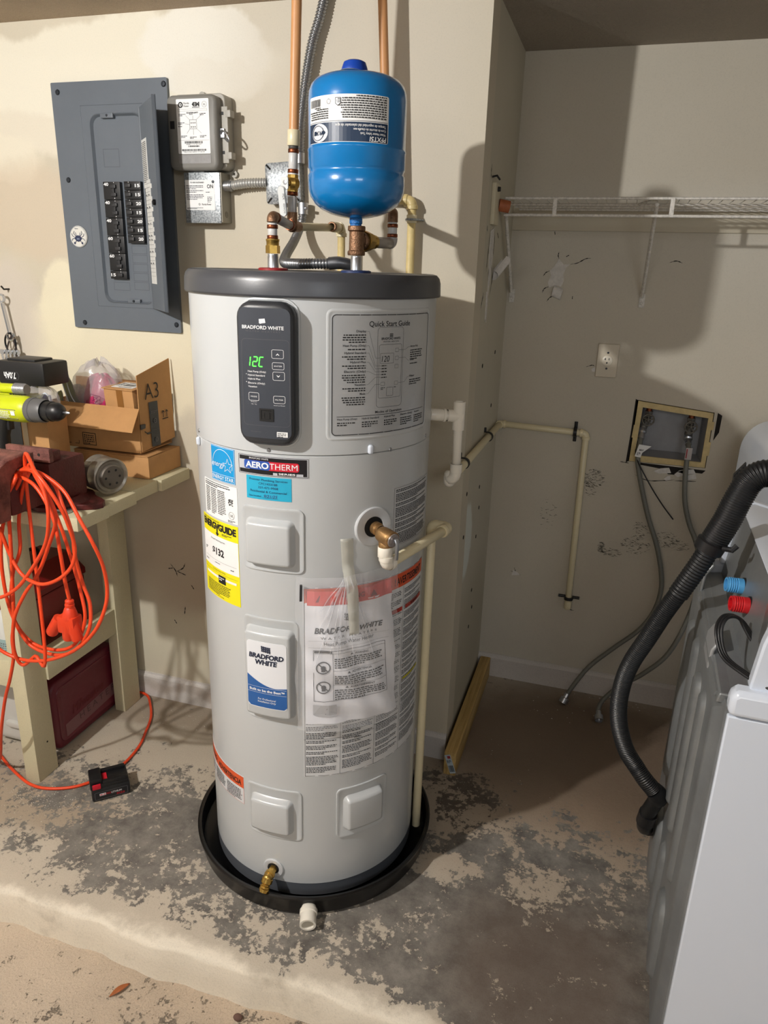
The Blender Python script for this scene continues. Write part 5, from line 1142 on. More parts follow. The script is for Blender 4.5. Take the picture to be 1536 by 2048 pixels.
# bracket and wooden pole end on the partition
bk=thing('pole_bracket',(XP,2.26,1.70),'cream bracket with a short wooden pole stub on the partition at the shelf end','bracket')
mb=MB(); mb.box((XP,2.225,1.705),(XP+.012,2.300,1.815),.002); mb.obj('bracket_block',mat('cream paint block',(206,198,172),.6),bk)
mb=MB(); mb.tube([(XP+.010,2.300,1.762),(XP+.040,2.31,1.757)],[.017,.017],18); mb.obj('pole_stub',mat('orange wood',(168,96,58),.6,var=.2,vscale=60),bk)
mb=MB(); mb.tube([(XP+.014,2.306,1.760),(XP+.016,2.40,1.756)],.0150,16); mb.obj('pole_sleeve',mat('dusty sleeve',(196,188,176),.6),bk)
mb=MB(); mb.cyl((XP+.012,2.255,1.800),(XP+.020,2.255,1.800),.007,.006,10); mb.tube([(XP,2.215,1.828),(XP+.012,2.225,1.832),(XP+.016,2.25,1.825)],.003,6); mb.obj('bracket_screws',BLACKP,bk)
# lumber on the floor
lb=thing('lumber_board',(-.357,2.33,0),'treated wooden two-by-four lying along the base of the partition','lumber')
MW2=mat('treated pine',(150,120,64),.75,c2=(196,164,104),vscale=3,bump=.25,bscale=120)
nt=MW2.node_tree
for n_ in nt.nodes:
    if n_.type=='TEX_NOISE' and n_.inputs['Scale'].default_value==3:
        mp_=nt.nodes.new('ShaderNodeMapping'); mp_.inputs['Scale'].default_value=(26,.9,9)
        src=[l for l in nt.links if l.to_node==n_][0].from_socket; nt.links.new(src,mp_.inputs[0]); nt.links.new(mp_.outputs[0],n_.inputs['Vector']); n_.inputs['Detail'].default_value=3
mb=MB(); mb.box((-.377,1.992,.0),(-.337,2.655,.086),.003); mb.obj('board',MW2,lb)
mb=MB(); P=Plane((-.357,1.9915,.042),(1,0,.35),(-.35,0,1)); patch(mb,P,-.008,.012,-.034,.036,.0008,.001,3); sl=mb.obj('barcode_sticker',mat('grey blue sticker',(178,190,196),.5),lb); p=Print(P,.0012); p.bars(-.006,.010,-.028,-.004); p.para(-.006,.010,.018,3,.004,.5); p.n=.0013; p.rect(0,.010,.022,.032,1); p.done('printed_text',[BLACK,mat('tag red',(150,40,50),.5)],sl)

# =====================================================================
# WASHER AND DRYER
# =====================================================================
wa_=math.radians(1.8)
ws_o=V((.262,1.235,0))      # rear corner nearest the camera; local +u runs away from the wall of hoses, +v along the back
def WQ(u,v,z): return V((ws_o.x+u*math.cos(wa_)+v*math.sin(wa_),ws_o.y-u*math.sin(wa_)+v*math.cos(wa_),z))
wm=thing('washing_machine',tuple(WQ(.34,.33,0)),'white top-load washing machine turned with its metal back to the alcove','washing machine')
GM=mat('galvanised washer back',(138,141,142),.4,.45,var=.14,vscale=7,bump=.05,bscale=30)
class WS:   # surfaces in the washer frame
    @staticmethod
    def back(a,b,n=0): return WQ(-n,a,b)          # a along the back, n towards the hoses
    @staticmethod
    def side(a,b,n=0): return WQ(a,-n,b)
def wprism(name,poly,ax,e0,e1,m,smooth=30,bevel=0,parent=wm):
    """poly in the (u,z) plane extruded along v (ax='v') or (v,z) extruded along u"""
    f=(lambda p,e: WQ(p[0],e,p[1])) if ax=='v' else (lambda p,e: WQ(e,p[0],p[1]))
    mb=MB(); n=len(poly); vs=[f(p_,e0) for p_ in poly]+[f(p_,e1) for p_ in poly]
    mb.add(vs,[tuple(range(n)),tuple(range(2*n-1,n-1,-1))]+[(i,(i+1)%n,n+(i+1)%n,n+i) for i in range(n)]); return mb.obj(name,m,parent,smooth,bevel=bevel)
WH=.855; DL_=.655
wprism('side_panel',[(0,.02),(.69,.02),(.69,WH),(0,WH)],'v',-.004,.010,WHITEP,30,.003)['label']='white side panel facing the camera'
wprism('side_panel',[(0,.02),(.69,.02),(.69,WH),(0,WH)],'v',DL_-.010,DL_+.004,WHITEP,30,.003)
wprism('front_panel',[(0.010,.02),(DL_-.010,.02),(DL_-.010,WH),(.010,WH)],'u',.676,.690,WHITEP,30,.003)
wprism('base_frame',[(.02,.005),(.67,.005),(.67,.03),(.02,.03)],'v',.01,DL_-.01,BLACKP)
# back panel with pressed ribs
mb=MB(); raised(mb,WS.back,.006,DL_-.006,.025,.872,.006,[(0,-.010),(0,.004),(.012,.008),(.020,.018),(.030,.021)],14)
bp_=mb.obj('back_panel',GM,wm,35); bp_['label']='dull metal back panel with pressed ribs'
def rib(a0,a1,b0,b1,h=.010,lean=0):
    mb=MB(); sf=lambda a,b,n=0: WS.back(a+lean*(b-b0),b,.0208+n); raised(mb,sf,a0,a1,b0,b1,min((a1-a0),(b1-b0))*.45,[(0,0),(.006,h*.7),(.012,h)],8); mb.obj('pressed_rib',GM,bp_,40)
rib(.10,.16,.36,.82); rib(.20,.27,.40,.80,.012); rib(.33,.39,.38,.82); rib(.46,.53,.36,.80,.012); rib(.10,.20,.08,.30,.012); rib(.25,.32,.06,.32); rib(.38,.52,.07,.30,.012)
for a,b in ((.03,.80),(.03,.55),(.03,.30),(.62,.80),(.62,.55),(.62,.30),(.03,.10),(.33,.845)): screw('panel_screw',WS.back,a,b,bp_,.005).location.x-=.010
wprism('kick_flange',[(-.008,.0),(.0,.0),(.0,.05),(-.008,.035)],'v',.3,DL_+.004,WHITEP)
# top deck and console
DK=lambda a:[(a-.002,WH+.004),(.700,WH+.004),(.708,WH+.014),(.708,WH+.044),(.698,WH+.054),(a+.010,WH+.054),(a-.002,WH+.044)]
wprism('top_deck',DK(.0),'v',-.014,.026,WHITEP,40,.010)
wprism('top_deck',DK(.0),'v',DL_-.026,DL_+.014,WHITEP,40,.010)
wprism('top_deck',DK(.22),'v',.026,DL_-.026,WHITEP,40,.004)
wprism('rear_top_plate',[(-.018,WH+.004),(.24,WH+.010),(.24,WH+.030),(-.014,WH+.024)],'v',.027,DL_-.027,GM,30,.003)
def conP(name,v0,v1,m,grow=0): # console cross-section
    g=grow
    return wprism(name,[(.030-g,WH+.052),(.038-g,WH+.14),(.052-g,WH+.200+g),(.078,WH+.214+g),(.16,WH+.196+g),(.215+g,WH+.11),(.235+g,WH+.052)],'v',v0,v1,m,30,.004)
mb=MB(); LD=lambda a,b,n=0: WQ(a,b,WH+.0545+n); raised(mb,LD,.262,.690,.045,DL_-.045,.03,[(0,0),(0,.004),(.004,.012),(.012,.014),(.05,.014),(.06,.011)],10); mb.obj('lid',WHITEP,wm,40)
conP('console_end_cap',.006,.034,WHITEP,.004); conP('console_end_cap',DL_-.034,DL_-.006,WHITEP,.004)
wprism('console_shell',[(.050,WH+.205),(.078,WH+.214),(.16,WH+.196),(.215,WH+.11),(.235,WH+.052),(.222,WH+.052),(.150,WH+.185),(.060,WH+.196)],'v',.034,DL_-.034,WHITEP,40,.002)['label']='white console top'
# metal tray between back panel and console, with ports
wprism('service_tray',[(-.022,WH+.012),(.040,WH+.014),(.060,WH+.195),(.054,WH+.198),(.034,WH+.030),(-.018,WH+.020)],'v',.040,DL_-.036,GM,30)
wprism('tray_ear',[(-.022,WH-.010),(-.016,WH-.010),(-.010,WH+.060),(.004,WH+.085),(-.002,WH+.090),(-.018,WH+.064)],'v',DL_-.150,DL_-.012,GM,30,.003)
wprism('tray_ear',[(-.022,WH-.010),(-.016,WH-.010),(-.012,WH+.030),(-.004,WH+.050),(-.010,WH+.052),(-.020,WH+.032)],'v',.175,.265,mat('pale tray',(176,178,180),.35,.5),30,.003)
wprism('diagonal_brace',[(.040,WH+.03),(.050,WH+.03),(.062,WH+.19),(.046,WH+.19)],'v',.060,.105,mat('bright zinc',(176,178,180),.28,.85),30,.004)
for v_,c_,nm in ((.245,(206,26,34),'hot_port'),(.345,(86,168,226),'cold_port')):
    mb=MB(); pr=[(.004,-.012),(.0165,-.012)]
    for k in range(5): pr+=[(.0165,.000+k*.0042),(.0150,.0013+k*.0042)]
    pr+=[(.0150,.022),(.011,.022),(.011,.004),(0,.004)]
    mb.lathe(pr,WQ(.030,v_,WH+.108),tuple(WQ(-1,-.15,.05)-WQ(0,0,0)),24); o=mb.obj(nm,mat(nm,c_,.35,spec=.6),wm,40); o['label']=('red' if c_[0]>150 else 'light blue')+' threaded inlet port'
    mb=MB(); mb.lathe([(.019,-.018),(.019,-.012),(.0165,-.011)],WQ(.030,v_,WH+.108),tuple(WQ(-1,-.15,.05)-WQ(0,0,0)),24); mb.obj('port_seat',BLACKP,wm)
TS=lambda a,b,n=0: WQ(.046+b*.12-n,a,WH+.06+b)
mb=MB(); patch(mb,TS,.375,.455,.005,.100,.0015,.001,3); st_=mb.obj('rating_sticker',mat('grey foil sticker',(170,172,174),.4,.2),wm); p=Print(TS,.0022); p.frame(.377,.453,.008,.097,.001,.0015,1); p.para(.382,.448,.092,10,.0075,.45,m=0); p.done('printed_text',[BLACK,mat('maroon ink',(110,40,44),.6)],st_)
mb=MB()
for i in range(6):
    for j in range(4): mb.sphere(TS(.150+i*.009,.020+j*.012+(i%2)*.006,.0005),.0018,seg=8)
mb.obj('vent_holes',mat('bright dots',(206,208,210),.4),wm)
# second appliance behind it
dr=thing('dryer',(.78,2.29,0),'white dryer beyond the washing machine, mostly hidden behind it at the right edge','dryer')
mb=MB(); mb.box((.43,1.985,.02),(1.08,2.60,.90),.012); mb.obj('cabinet',WHITEP,dr)
mb=MB(); mb.box((.40,2.0,.0),(1.06,2.58,.03)); mb.obj('dryer_base',BLACKP,dr)
P=[]; pr=[(.425,.905),(.425,1.05)]+[(.425+.09-.09*math.cos(t),1.05+.10*math.sin(t)) for t in [pi/2*k/8 for k in range(1,9)]]+[(.58,1.145),(.66,1.04),(.70,.905)]
mb=MB(); mb.prism([(a,1.990,b) for a,b in pr],(0,.60,0)); mb.obj('dryer_console',WHITEP,dr,30,bevel=.006)
cx_,cz_=.56,1.03; mb=MB(); mb.prism([(cx_+(a-cx_)*.80,1.984,cz_+(b-cz_)*.80) for a,b in pr],(0,.008,0)); mb.obj('end_insert',mat('pale grey insert',(176,178,182),.35),dr,30)
# drain hose
dh=thing('drain_hose',(.24,1.72,.1),'thick black corrugated drain hose looping over the washing machine back','hose')
HB=mat('black hose rubber',(22,23,25),.42)
main=[(.214,1.60,.400),(.190,1.60,.425),(.165,1.61,.452),(.140,1.615,.485),(.118,1.62,.54),(.108,1.62,.60),(.110,1.62,.665),(.122,1.615,.725),(.146,1.61,.79),(.175,1.605,.87),(.205,1.60,.94),(.228,1.595,1.000)]
path=catmull(main,10); P_,R_=corrugate(path,.0195,.0045,.0011,5); mb=MB(); mb.tube(P_,R_,18); mb.obj('corrugated_hose',HB,dh,70)
mid=[(.195,1.603,.915),(.228,1.595,1.000),(.243,1.592,1.045)]
path=catmull(mid,10); P_,R_=corrugate(path,.0215,.0075,.0011,6); mb=MB(); mb.tube(P_,R_,18); mb.obj('hose_sleeve',HB,dh,70)
upp=[(.243,1.592,1.045),(.262,1.588,1.10),(.276,1.588,1.150),(.292,1.590,1.190),(.318,1.590,1.208),(.352,1.588,1.200),(.380,1.586,1.170),(.392,1.585,1.130)]
path=catmull(upp,10); P_,R_=corrugate(path,.0275,.0052,.0011,5); mb=MB(); mb.tube(P_,R_,20); mb.obj('upper_hose',HB,dh,70)
mb=MB(); mb.lathe([(.023,-.014),(.030,-.012),(.031,.010),(.026,.014)],(.240,1.592,1.040),(.30,-.05,.95),24); mb.tube([(.262,1.565,1.046),(.276,1.55,1.050),(.284,1.552,1.060)],.006,8); mb.obj('hose_clamp',BLACKP,dh,40)
mb=MB(); mb.prism([(.262,1.600,1.155),(.262,1.602,1.195),(.281,1.604,1.222),(.284,1.604,1.190)],(.0,.012,0)); mb.obj('hose_hook',BLACKP,dh)
low=[(.214,1.60,.400),(.228,1.605,.385),(.226,1.620,.355),(.216,1.640,.300),(.215,1.66,.250),(.222,1.69,.215),(.238,1.72,.200),(.262,1.735,.190)]
mb=MB(); mb.tube(catmull(low,8),[.0215]*8+[.0225]*6+[.019]*(7*8+1-14),18); mb.obj('lower_elbow_hose',HB,dh,60)
mb=MB(); mb.tube([(.217,1.640,.300),(.2145,1.652,.262)],.0225,18); mb.obj('hose_collar',BLACKP,dh,40)
mb=MB(); mb.lathe([(.019,0),(.023,.002),(.023,.012),(.019,.014)],(.228,1.704,.207),(.6,.6,-.3),18); mb.obj('hose_collar',BLACKP,dh,40)
# flat power cord
pc_=thing('power_cord',tuple(WQ(.03,.02,WH+.06)),'flat black power cord looping out over the washer deck edge','cord')
cp_=catmull([WQ(.044,.150,.935),WQ(.018,.165,.966),WQ(-.010,.140,.978),WQ(-.022,.115,.960),WQ(-.010,.085,.925),WQ(.020,.045,.918),WQ(.055,.012,.917),WQ(.10,-.004,.9165),WQ(.20,-.008,.9165),WQ(.34,.02,.9165)],10)
for k in range(3):
    off=(k-1)*.0048; mb=MB(); PP=[]
    for i,p_ in enumerate(cp_):
        t=(cp_[min(i+1,len(cp_)-1)]-cp_[max(i-1,0)]).normalized(); s_=V((0,0,1)).cross(t); s_=s_.normalized() if s_.length>.05 else V((0,1,0)); PP.append(p_+s_*off)
    mb.tube(PP,.0030,8); mb.obj('cord_core',BLACKP,pc_,60)

# =====================================================================
# WORKBENCH SIDE
# =====================================================================
BW=patched('cream painted bench wood',(208,200,168),[(-1.45,1.7,.93,.3,.4,.06,(176,164,122),.5,.6),(-1.6,1.55,.05,.1,.1,.08,(170,158,120),.5,.5)],.03,8,.6,.15,60,.05)
wbn=thing('workbench',(-1.85,1.78,0),'cream painted wooden workbench along the wall left of the heater','workbench')
BT_=.928
for k,(y0,y1,dx) in enumerate(((1.498,1.628,0),(1.631,1.761,-.004),(1.764,1.894,-.020),(1.897,2.060,-.008))):
    mb=MB(); mb.box((-2.60,y0,BT_-.038),(-1.303+dx,y1,BT_-.001*(k%2)),.004); mb.obj('plank',BW,wbn)
for (x0,x1,y0,y1) in ((-1.628,-1.576,1.518,1.603),(-1.606,-1.564,1.937,2.030),(-2.5,-2.45,1.518,1.603),(-2.5,-2.45,1.937,2.03)):
    mb=MB(); mb.box((x0,y0,0),(x1,y1,BT_-.038),.003); mb.obj('leg',BW,wbn)
mb=MB(); mb.box((-1.604,1.603,.325),(-1.568,1.937,.418),.003); mb.obj('side_rail',BW,wbn)
mb=MB(); mb.box((-2.45,1.530,.325),(-1.628,1.566,.418),.003); mb.obj('front_rail',BW,wbn)
mb=MB(); mb.box((-2.45,1.530,.80),(-1.628,1.566,.888),.003); mb.obj('front_rail',BW,wbn)
mb=MB(); mb.box((-2.44,1.57,.345),(-1.61,1.93,.362)); mb.obj('lower_shelf',mat('dim plywood',(120,104,78),.8,var=.15,vscale=10),wbn)
for (x_,y_,z_) in ((-1.5755,1.56,.305),(-1.5755,1.545,.33),(-1.563,1.985,.395),(-1.5755,1.57,.12),(-1.563,1.97,.6)):
    mb=MB(); mb.lathe([(.0065,0),(.0065,.0008),(.005,.0008),(.0048,.0003),(0,.0003)] if x_==-1.5755 and z_>.2 else [(.003,.0),(.003,.0006),(0,.0006)],(x_,y_,z_),(1,0,0),14); mb.obj('bolt_head',BW if z_>.2 else CRACK,wbn)

# --- vise
RUST=mat('rusty maroon cast iron',(138,88,78),.7,.1,c2=(74,40,36),vscale=22,bump=.5,bscale=220); RUST2=mat('dark red cast iron',(84,24,22),.5,.1,var=.3,vscale=12,bump=.3,bscale=150)
vs_=thing('bench_vise',(-1.42,1.52,BT_),'rusty dark red bench vise on the workbench front corner','vise')
mb=MB()
prof=[(1.325,.955),(1.325,1.045),(1.332,1.075),(1.350,1.098),(1.375,1.110),(1.440,1.113),(1.440,1.080),(1.405,1.075),(1.385,1.055),(1.375,1.020),(1.368,.955)]
mb.prism([(-1.52,a,b) for a,b in prof],(.135,0,0)); mb.obj('front_jaw',RUST,vs_,40,bevel=.006)
mb=MB(); mb.box((-1.50,1.385,.955),(-1.400,1.56,1.045),.012); mb.obj('slide',RUST2,vs_,40)
mb=MB(); mb.box((-1.50,1.50,.950),(-1.375,1.64,1.070),.012); mb.box((-1.49,1.51,1.065),(-1.385,1.56,1.095),.004); mb.obj('rear_body',RUST2,vs_,40)
mb=MB(); mb.box((-1.50,1.492,1.075),(-1.362,1.506,1.112),.002); mb.obj('jaw_plate',RUST,vs_); mb=MB(); mb.box((-1.50,1.438,1.082),(-1.372,1.450,1.113),.002); mb.obj('jaw_plate',RUST,vs_)
for x_ in (-1.395,-1.45):
    mb=MB(); mb.lathe([(.004,0),(.004,.001),(0,.001)],(x_,1.492,1.094),(0,-1,0),10); mb.obj('plate_screw',CRACK,vs_)
mb=MB(); base=[(-1.43+.115*math.cos(2*pi*k/28)*(1+.15*math.cos(8*pi*k/28)),1.60+.085*math.sin(2*pi*k/28)*(1+.15*math.cos(8*pi*k/28)),BT_) for k in range(28)]; mb.prism(base,(0,0,.016)); mb.lathe([(.085,.016),(.072,.024),(.060,.030)],(-1.43,1.58,BT_),(0,0,1),24); mb.obj('base_plate',RUST2,vs_,40,bevel=.002)
mb=MB(); mb.lathe([(.022,0),(.024,.006),(.024,.026),(.018,.036),(.013,.040),(0,.040)],(-1.455,1.330,1.005),(0,-1,0),24); mb.obj('screw_head',RUST,vs_)
mb=MB(); mb.tube([(-1.452,1.305,1.018),(-1.437,1.302,.880)],.0062,10); mb.sphere((-1.437,1.302,.880),.0095,seg=10); mb.sphere((-1.452,1.305,1.020),.0095,seg=10); mb.obj('handle_bar',mat('brown handle steel',(88,70,62),.5,.5,var=.2,vscale=50),vs_)
mb=MB(); mb.box((-1.400,1.520,BT_),(-1.350,1.545,BT_+.010),.002); mb.obj('swivel_tab',STEEL,vs_)

# --- orange extension cord: the coil on the vise, the drop, the run over the floor
COIL=[[(-1.314,1.375,1.094),(-1.279,1.387,1.074),(-1.227,1.381,1.043),(-1.18,1.367,0.984),(-1.148,1.364,0.931),(-1.137,1.378,0.869),(-1.138,1.387,0.805),(-1.143,1.379,0.753),(-1.17,1.365,0.689),(-1.239,1.366,0.621),(-1.346,1.38,0.562),(-1.446,1.387,0.542),(-1.514,1.376,0.577),(-1.535,1.364,0.669),(-1.493,1.368,0.833),(-1.435,1.382,0.972),(-1.378,1.386,1.056)],[(-1.342,1.41,1.077),(-1.286,1.409,1.054),(-1.251,1.395,1.004),(-1.226,1.388,0.932),(-1.235,1.399,0.873),(-1.232,1.411,0.793),(-1.212,1.407,0.735),(-1.212,1.392,0.67),(-1.26,1.389,0.605),(-1.34,1.402,0.567),(-1.43,1.412,0.575),(-1.465,1.405,0.648),(-1.466,1.391,0.742),(-1.459,1.39,0.857),(-1.438,1.404,0.965),(-1.388,1.412,1.048)],[(-1.3,1.371,1.087),(-1.266,1.358,1.039),(-1.256,1.348,0.98),(-1.283,1.356,0.909),(-1.35,1.37,0.826),(-1.411,1.37,0.761),(-1.466,1.356,0.736),(-1.498,1.348,0.784),(-1.467,1.358,0.922),(-1.398,1.371,1.032)],[(-1.308,1.382,1.078),(-1.263,1.369,1.023),(-1.256,1.372,0.972),(-1.307,1.387,0.881),(-1.353,1.391,0.803),(-1.393,1.379,0.745),(-1.427,1.368,0.672),(-1.449,1.375,0.575),(-1.442,1.389,0.523),(-1.396,1.39,0.559),(-1.348,1.377,0.585)],[(-1.285,1.361,1.088),(-1.23,1.36,1.017),(-1.219,1.374,0.951),(-1.218,1.382,0.895),(-1.228,1.373,0.851),(-1.262,1.359,0.817),(-1.32,1.362,0.795),(-1.386,1.376,0.804),(-1.423,1.382,0.852),(-1.431,1.37,0.923),(-1.441,1.358,0.979)],[(-1.327,1.398,1.072),(-1.288,1.41,0.969),(-1.27,1.422,0.859),(-1.246,1.416,0.768),(-1.229,1.402,0.692),(-1.268,1.399,0.615),(-1.348,1.413,0.575),(-1.438,1.422,0.58),(-1.477,1.414,0.656),(-1.443,1.4,0.785),(-1.408,1.401,0.861),(-1.412,1.415,0.938),(-1.394,1.422,1.019)],[(-1.292,1.362,1.082),(-1.363,1.375,0.944),(-1.344,1.374,0.812),(-1.275,1.36,0.773),(-1.248,1.353,0.711),(-1.263,1.364,0.632)]]
OR=mat('orange cord jacket',(224,70,30),.42,spec=.4)
cd_=thing('extension_cord',(-1.34,1.38,.005),'orange extension cord coiled over the vise and running over the floor','cord')
allp=[]
for k,l in enumerate(COIL[:6]):
    allp+= [V(p_) for p_ in l]
    allp.append(V((-1.400+.006*k,1.415+.004*k,1.066+.004*k)))
floor_run=[(-1.475,1.395,.54),(-1.505,1.40,.46),(-1.545,1.41,.38),(-1.60,1.43,.25),(-1.70,1.50,.08),(-1.78,1.555,.010),(-1.80,1.585,.006),(-1.73,1.550,.006),(-1.66,1.520,.006),(-1.602,1.500,.006),(-1.55,1.496,.006),(-1.495,1.512,.006),(-1.45,1.540,.006),(-1.415,1.585,.006),(-1.390,1.640,.006),(-1.382,1.70,.006),(-1.392,1.78,.006),(-1.415,1.845,.006),(-1.450,1.93,.006),(-1.50,2.0,.008),(-1.548,2.045,.012),(-1.62,2.05,.012),(-1.80,2.045,.010)]
allp+=[V(p_) for p_ in COIL[2][-2:]]+[V((-1.44,1.385,.70)),V((-1.465,1.39,.60))]+[V(p_) for p_ in floor_run]
mb=MB(); mb.tube(catmull(allp,7),.0047,10); mb.obj('cord_line',OR,cd_,80)
tail=[V(p_) for p_ in COIL[6][:1]]+[V((-1.355,1.36,1.00)),V((-1.373,1.352,.93)),V((-1.355,1.35,.86)),V((-1.30,1.352,.80)),V((-1.262,1.352,.755)),V((-1.258,1.352,.73))]
mb=MB(); mb.tube(catmull([(-1.40,1.415,1.06),(-1.33,1.40,1.04),(-1.275,1.385,.97),(-1.262,1.38,.88),(-1.262,1.385,.80),(-1.262,1.392,.748)],8),.0047,10); mb.obj('cord_line',OR,cd_,80)
OR2=mat('orange connector',(214,58,22),.45)
mb=MB(); mb.lathe([(.006,0),(.011,.004),(.011,.010),(.009,.012),(.012,.014),(.012,.020),(.010,.022),(.0135,.026),(.018,.040),(.021,.052)],(-1.262,1.392,.750),(-.08,.0,-1),16)
mb.box((-1.296,1.374,.655),(-1.244,1.412,.703),.006); 
for a_,dx in ((-.55,-.026),(0,.0),(.30,.012)):
    d_=V((math.sin(a_),-.10,-math.cos(a_))); mb.lathe([(.016,0),(.0155,.050),(.012,.056),(0,.056)],(-1.272+dx,1.390,.690),d_,14,cap0=True)
mb.obj('triple_socket',OR2,cd_,40)['label']='orange three-way socket end hanging inside the coil'

# --- drill
YG=mat('bright lime plastic',(196,206,24),.4,var=.03); DG=mat('dark grey rubber',(58,58,56),.6)
dl_=thing('cordless_drill',(-1.585,1.63,BT_),'lime and black cordless drill with a bit, standing behind the vise at the left edge','drill')
dz=1.176; ax=V((1,-.04,.02)).normalized(); o_=V((-1.66,1.63,dz))
mb=MB(); mb.lathe([(.0,0),(.030,.002),(.036,.015),(.037,.07),(.037,.118),(.032,.134),(.026,.140)],o_,ax,28); mb.obj('motor_housing',YG,dl_,40)
mb=MB(); mb.lathe([(.030,.132),(.0345,.138),(.0345,.152),(.033,.153),(.033,.182),(.030,.188)],o_,ax,28); mb.obj('torque_collar',mat('grey collar',(92,92,92),.45),dl_,40)
mb=MB(); mb.lathe([(.026,.186),(.0275,.190),(.0275,.210),(.0255,.212),(.0255,.226),(.019,.240),(.009,.245),(.004,.246)],o_,ax,28); mb.obj('chuck',mat('chuck black',(24,24,26),.4),dl_,40)
mb=MB(); mb.lathe([(.003,.240),(.003,.252),(.0045,.255),(.0045,.262),(.001,.268),(0,.268)],o_,ax,8); mb.obj('drill_bit',STEEL,dl_,30)
mb=MB(); mb.tube([o_+V((.035,0,-.02)),o_+V((.018,0,-.08)),o_+V((.010,0,-.165))],[.021,.018,.020],16,flat=1.2); mb.obj('grip',mat('black grip',(28,28,28),.6),dl_,40)
mb=MB(); mb.box((o_.x-.045,o_.y-.036,BT_),(o_.x+.065,o_.y+.036,BT_+.072),.010); mb.obj('battery_pack',BLACKP,dl_,40)
mb=MB(); mb.box((o_.x+.045,o_.y-.010,dz-.062),(o_.x+.055,o_.y+.010,dz-.034),.003); mb.obj('trigger',BLACKP,dl_,40)
PD=lambda a,b,n=0: o_+ax*(.04+a)+V((0,-math.cos(b/.037)*(.0372+n),math.sin(b/.037)*(.0372+n)))
mb=MB(); patch(mb,PD,.005,.074,-.026,.004,.0004,.001,8); st2=mb.obj('spec_sticker',BLACKP,dl_); p=Print(PD,.0009); p.para(.010,.052,.001,6,.0042,.5); p.rect(.056,.070,-.012,.000); p.frame(.007,.072,-.025,.003,.001,.0005); p.done('printed_text',WINK,st2)
# --- green tool with 7.0Ah battery
gt=thing('cordless_tool',(-1.76,1.79,BT_),'lime green and black power tool under the black block battery, left end of the bench','power tool')
mb=MB(); mb.prism([(-1.93,1.74,1.165),(-1.93,1.74,1.222),(-1.72,1.74,1.222),(-1.630,1.74,1.214),(-1.685,1.74,1.207),(-1.690,1.74,1.176),(-1.64,1.74,1.170),(-1.70,1.74,1.160)],(0,.10,0)); mb.obj('tool_body',YG,gt,30,bevel=.004)
mb=MB(); mb.box((-1.90,1.75,BT_),(-1.69,1.83,1.163),.012); mb.obj('tool_base',mat('black tool base',(26,26,26),.55),gt)
mb=MB(); mb.box((-1.705,1.737,1.180),(-1.650,1.745,1.205),.003); g_=mb.obj('vent_panel',BLACKP,gt)
p=Print(Plane((-1.70,1.7368,1.186),(1,0,0),(0,0,1)),.0005); p.text('ONE+',.006,.003,.010,'l',.035,bold=.02); p.done('printed_text',mat('lime ink',(170,190,40),.5),g_)
bt=thing('battery_pack',(-1.64,1.78,1.222),'black 7.0Ah battery block sitting upside down on the lime green tool','battery')
mb=MB(); mb.box((-1.725,1.725,1.223),(-1.560,1.830,1.292),.009); mb.box((-1.700,1.740,1.288),(-1.600,1.815,1.298),.004); bo=mb.obj('battery_case',mat('matte black case',(20,20,22),.45),bt,40)
BP=Plane((-1.695,1.7245,1.2405),(1,0,0),(0,0,1)); bsf=lambda a,b,n=0: BP(.032-a,.020-b,n); p=Print(bsf,.0006); p.text('7.0Ah',-.004,.002,.017,'l',.042,bold=.03); p.m=1; 
for q in (((-.010,.000),(-.016,.010)),((-.016,.010),(-.010,.022)),((-.010,.022),(.030,.022)),((-.010,.0),(.030,.0))): p.line(*q[0],*q[1],.0009,1)
p.done('printed_text',[WINK,GREYINK],bo)
# small lime torch
tl=thing('work_torch',(-1.665,1.60,1.222),'small lime torch with a ribbed grey cap above the drill','torch')
mb=MB(); o2=V((-1.69,1.655,1.225)); mb.lathe([(0,0),(.013,.002),(.014,.05),(.014,.085),(.012,.090)],o2,(1,0,.02),18,cap0=True); mb.obj('torch_body',YG,tl,40)
mb=MB(); pr=[(.012,.088)]+[q for k in range(7) for q in ((.0165,.092+k*.005),(.0155,.0945+k*.005))]+[(.014,.130),(0,.130)]; mb.lathe(pr,o2,(1,0,.02),20); mb.obj('ribbed_cap',mat('ribbed grey cap',(140,140,142),.4,.4),tl,30)

# --- cardboard
CB=mat('corrugated cardboard',(186,140,90),.85,var=.06,vscale=25,bump=.1,bscale=300); CBD=mat('cardboard inside',(170,126,80),.9,var=.06,vscale=20); TPB=mat('black parcel tape',(26,32,38),.35)
def card(name,q,th,m,parent):
    a,b,c_=V(q[0]),V(q[1]),V(q[2]); n=(b-a).cross(c_-b).normalized()*th; mb=MB(); mb.prism([V(p_) for p_ in q],n); return mb.obj(name,m,parent,0,bevel=.0008)
lo_=thing('cardboard_box',(-1.47,1.97,BT_),'closed flat cardboard box on the bench, under the open A3 box','box')
mb=MB(); mb.box((-1.62,1.885,BT_+.001),(-1.345,2.062,.998),.002); mb.obj('box_body',CB,lo_)
card('top_flap',[(-1.62,1.883,.999),(-1.345,1.883,.999),(-1.345,1.975,1.0),(-1.62,1.975,1.0)],.003,CB,lo_)
ab=thing('open_cardboard_box',(-1.53,1.97,1.004),'open cardboard box marked A3 with its flaps folded out, full of bagged parts','box')
xl,xr,yf,yb_,z0,z1=-1.735,-1.372,1.893,2.060,1.008,1.143
card('box_bottom',[(xl,yf,z0),(xr,yf,z0),(xr,yb_,z0),(xl,yb_,z0)],.003,CB,ab)
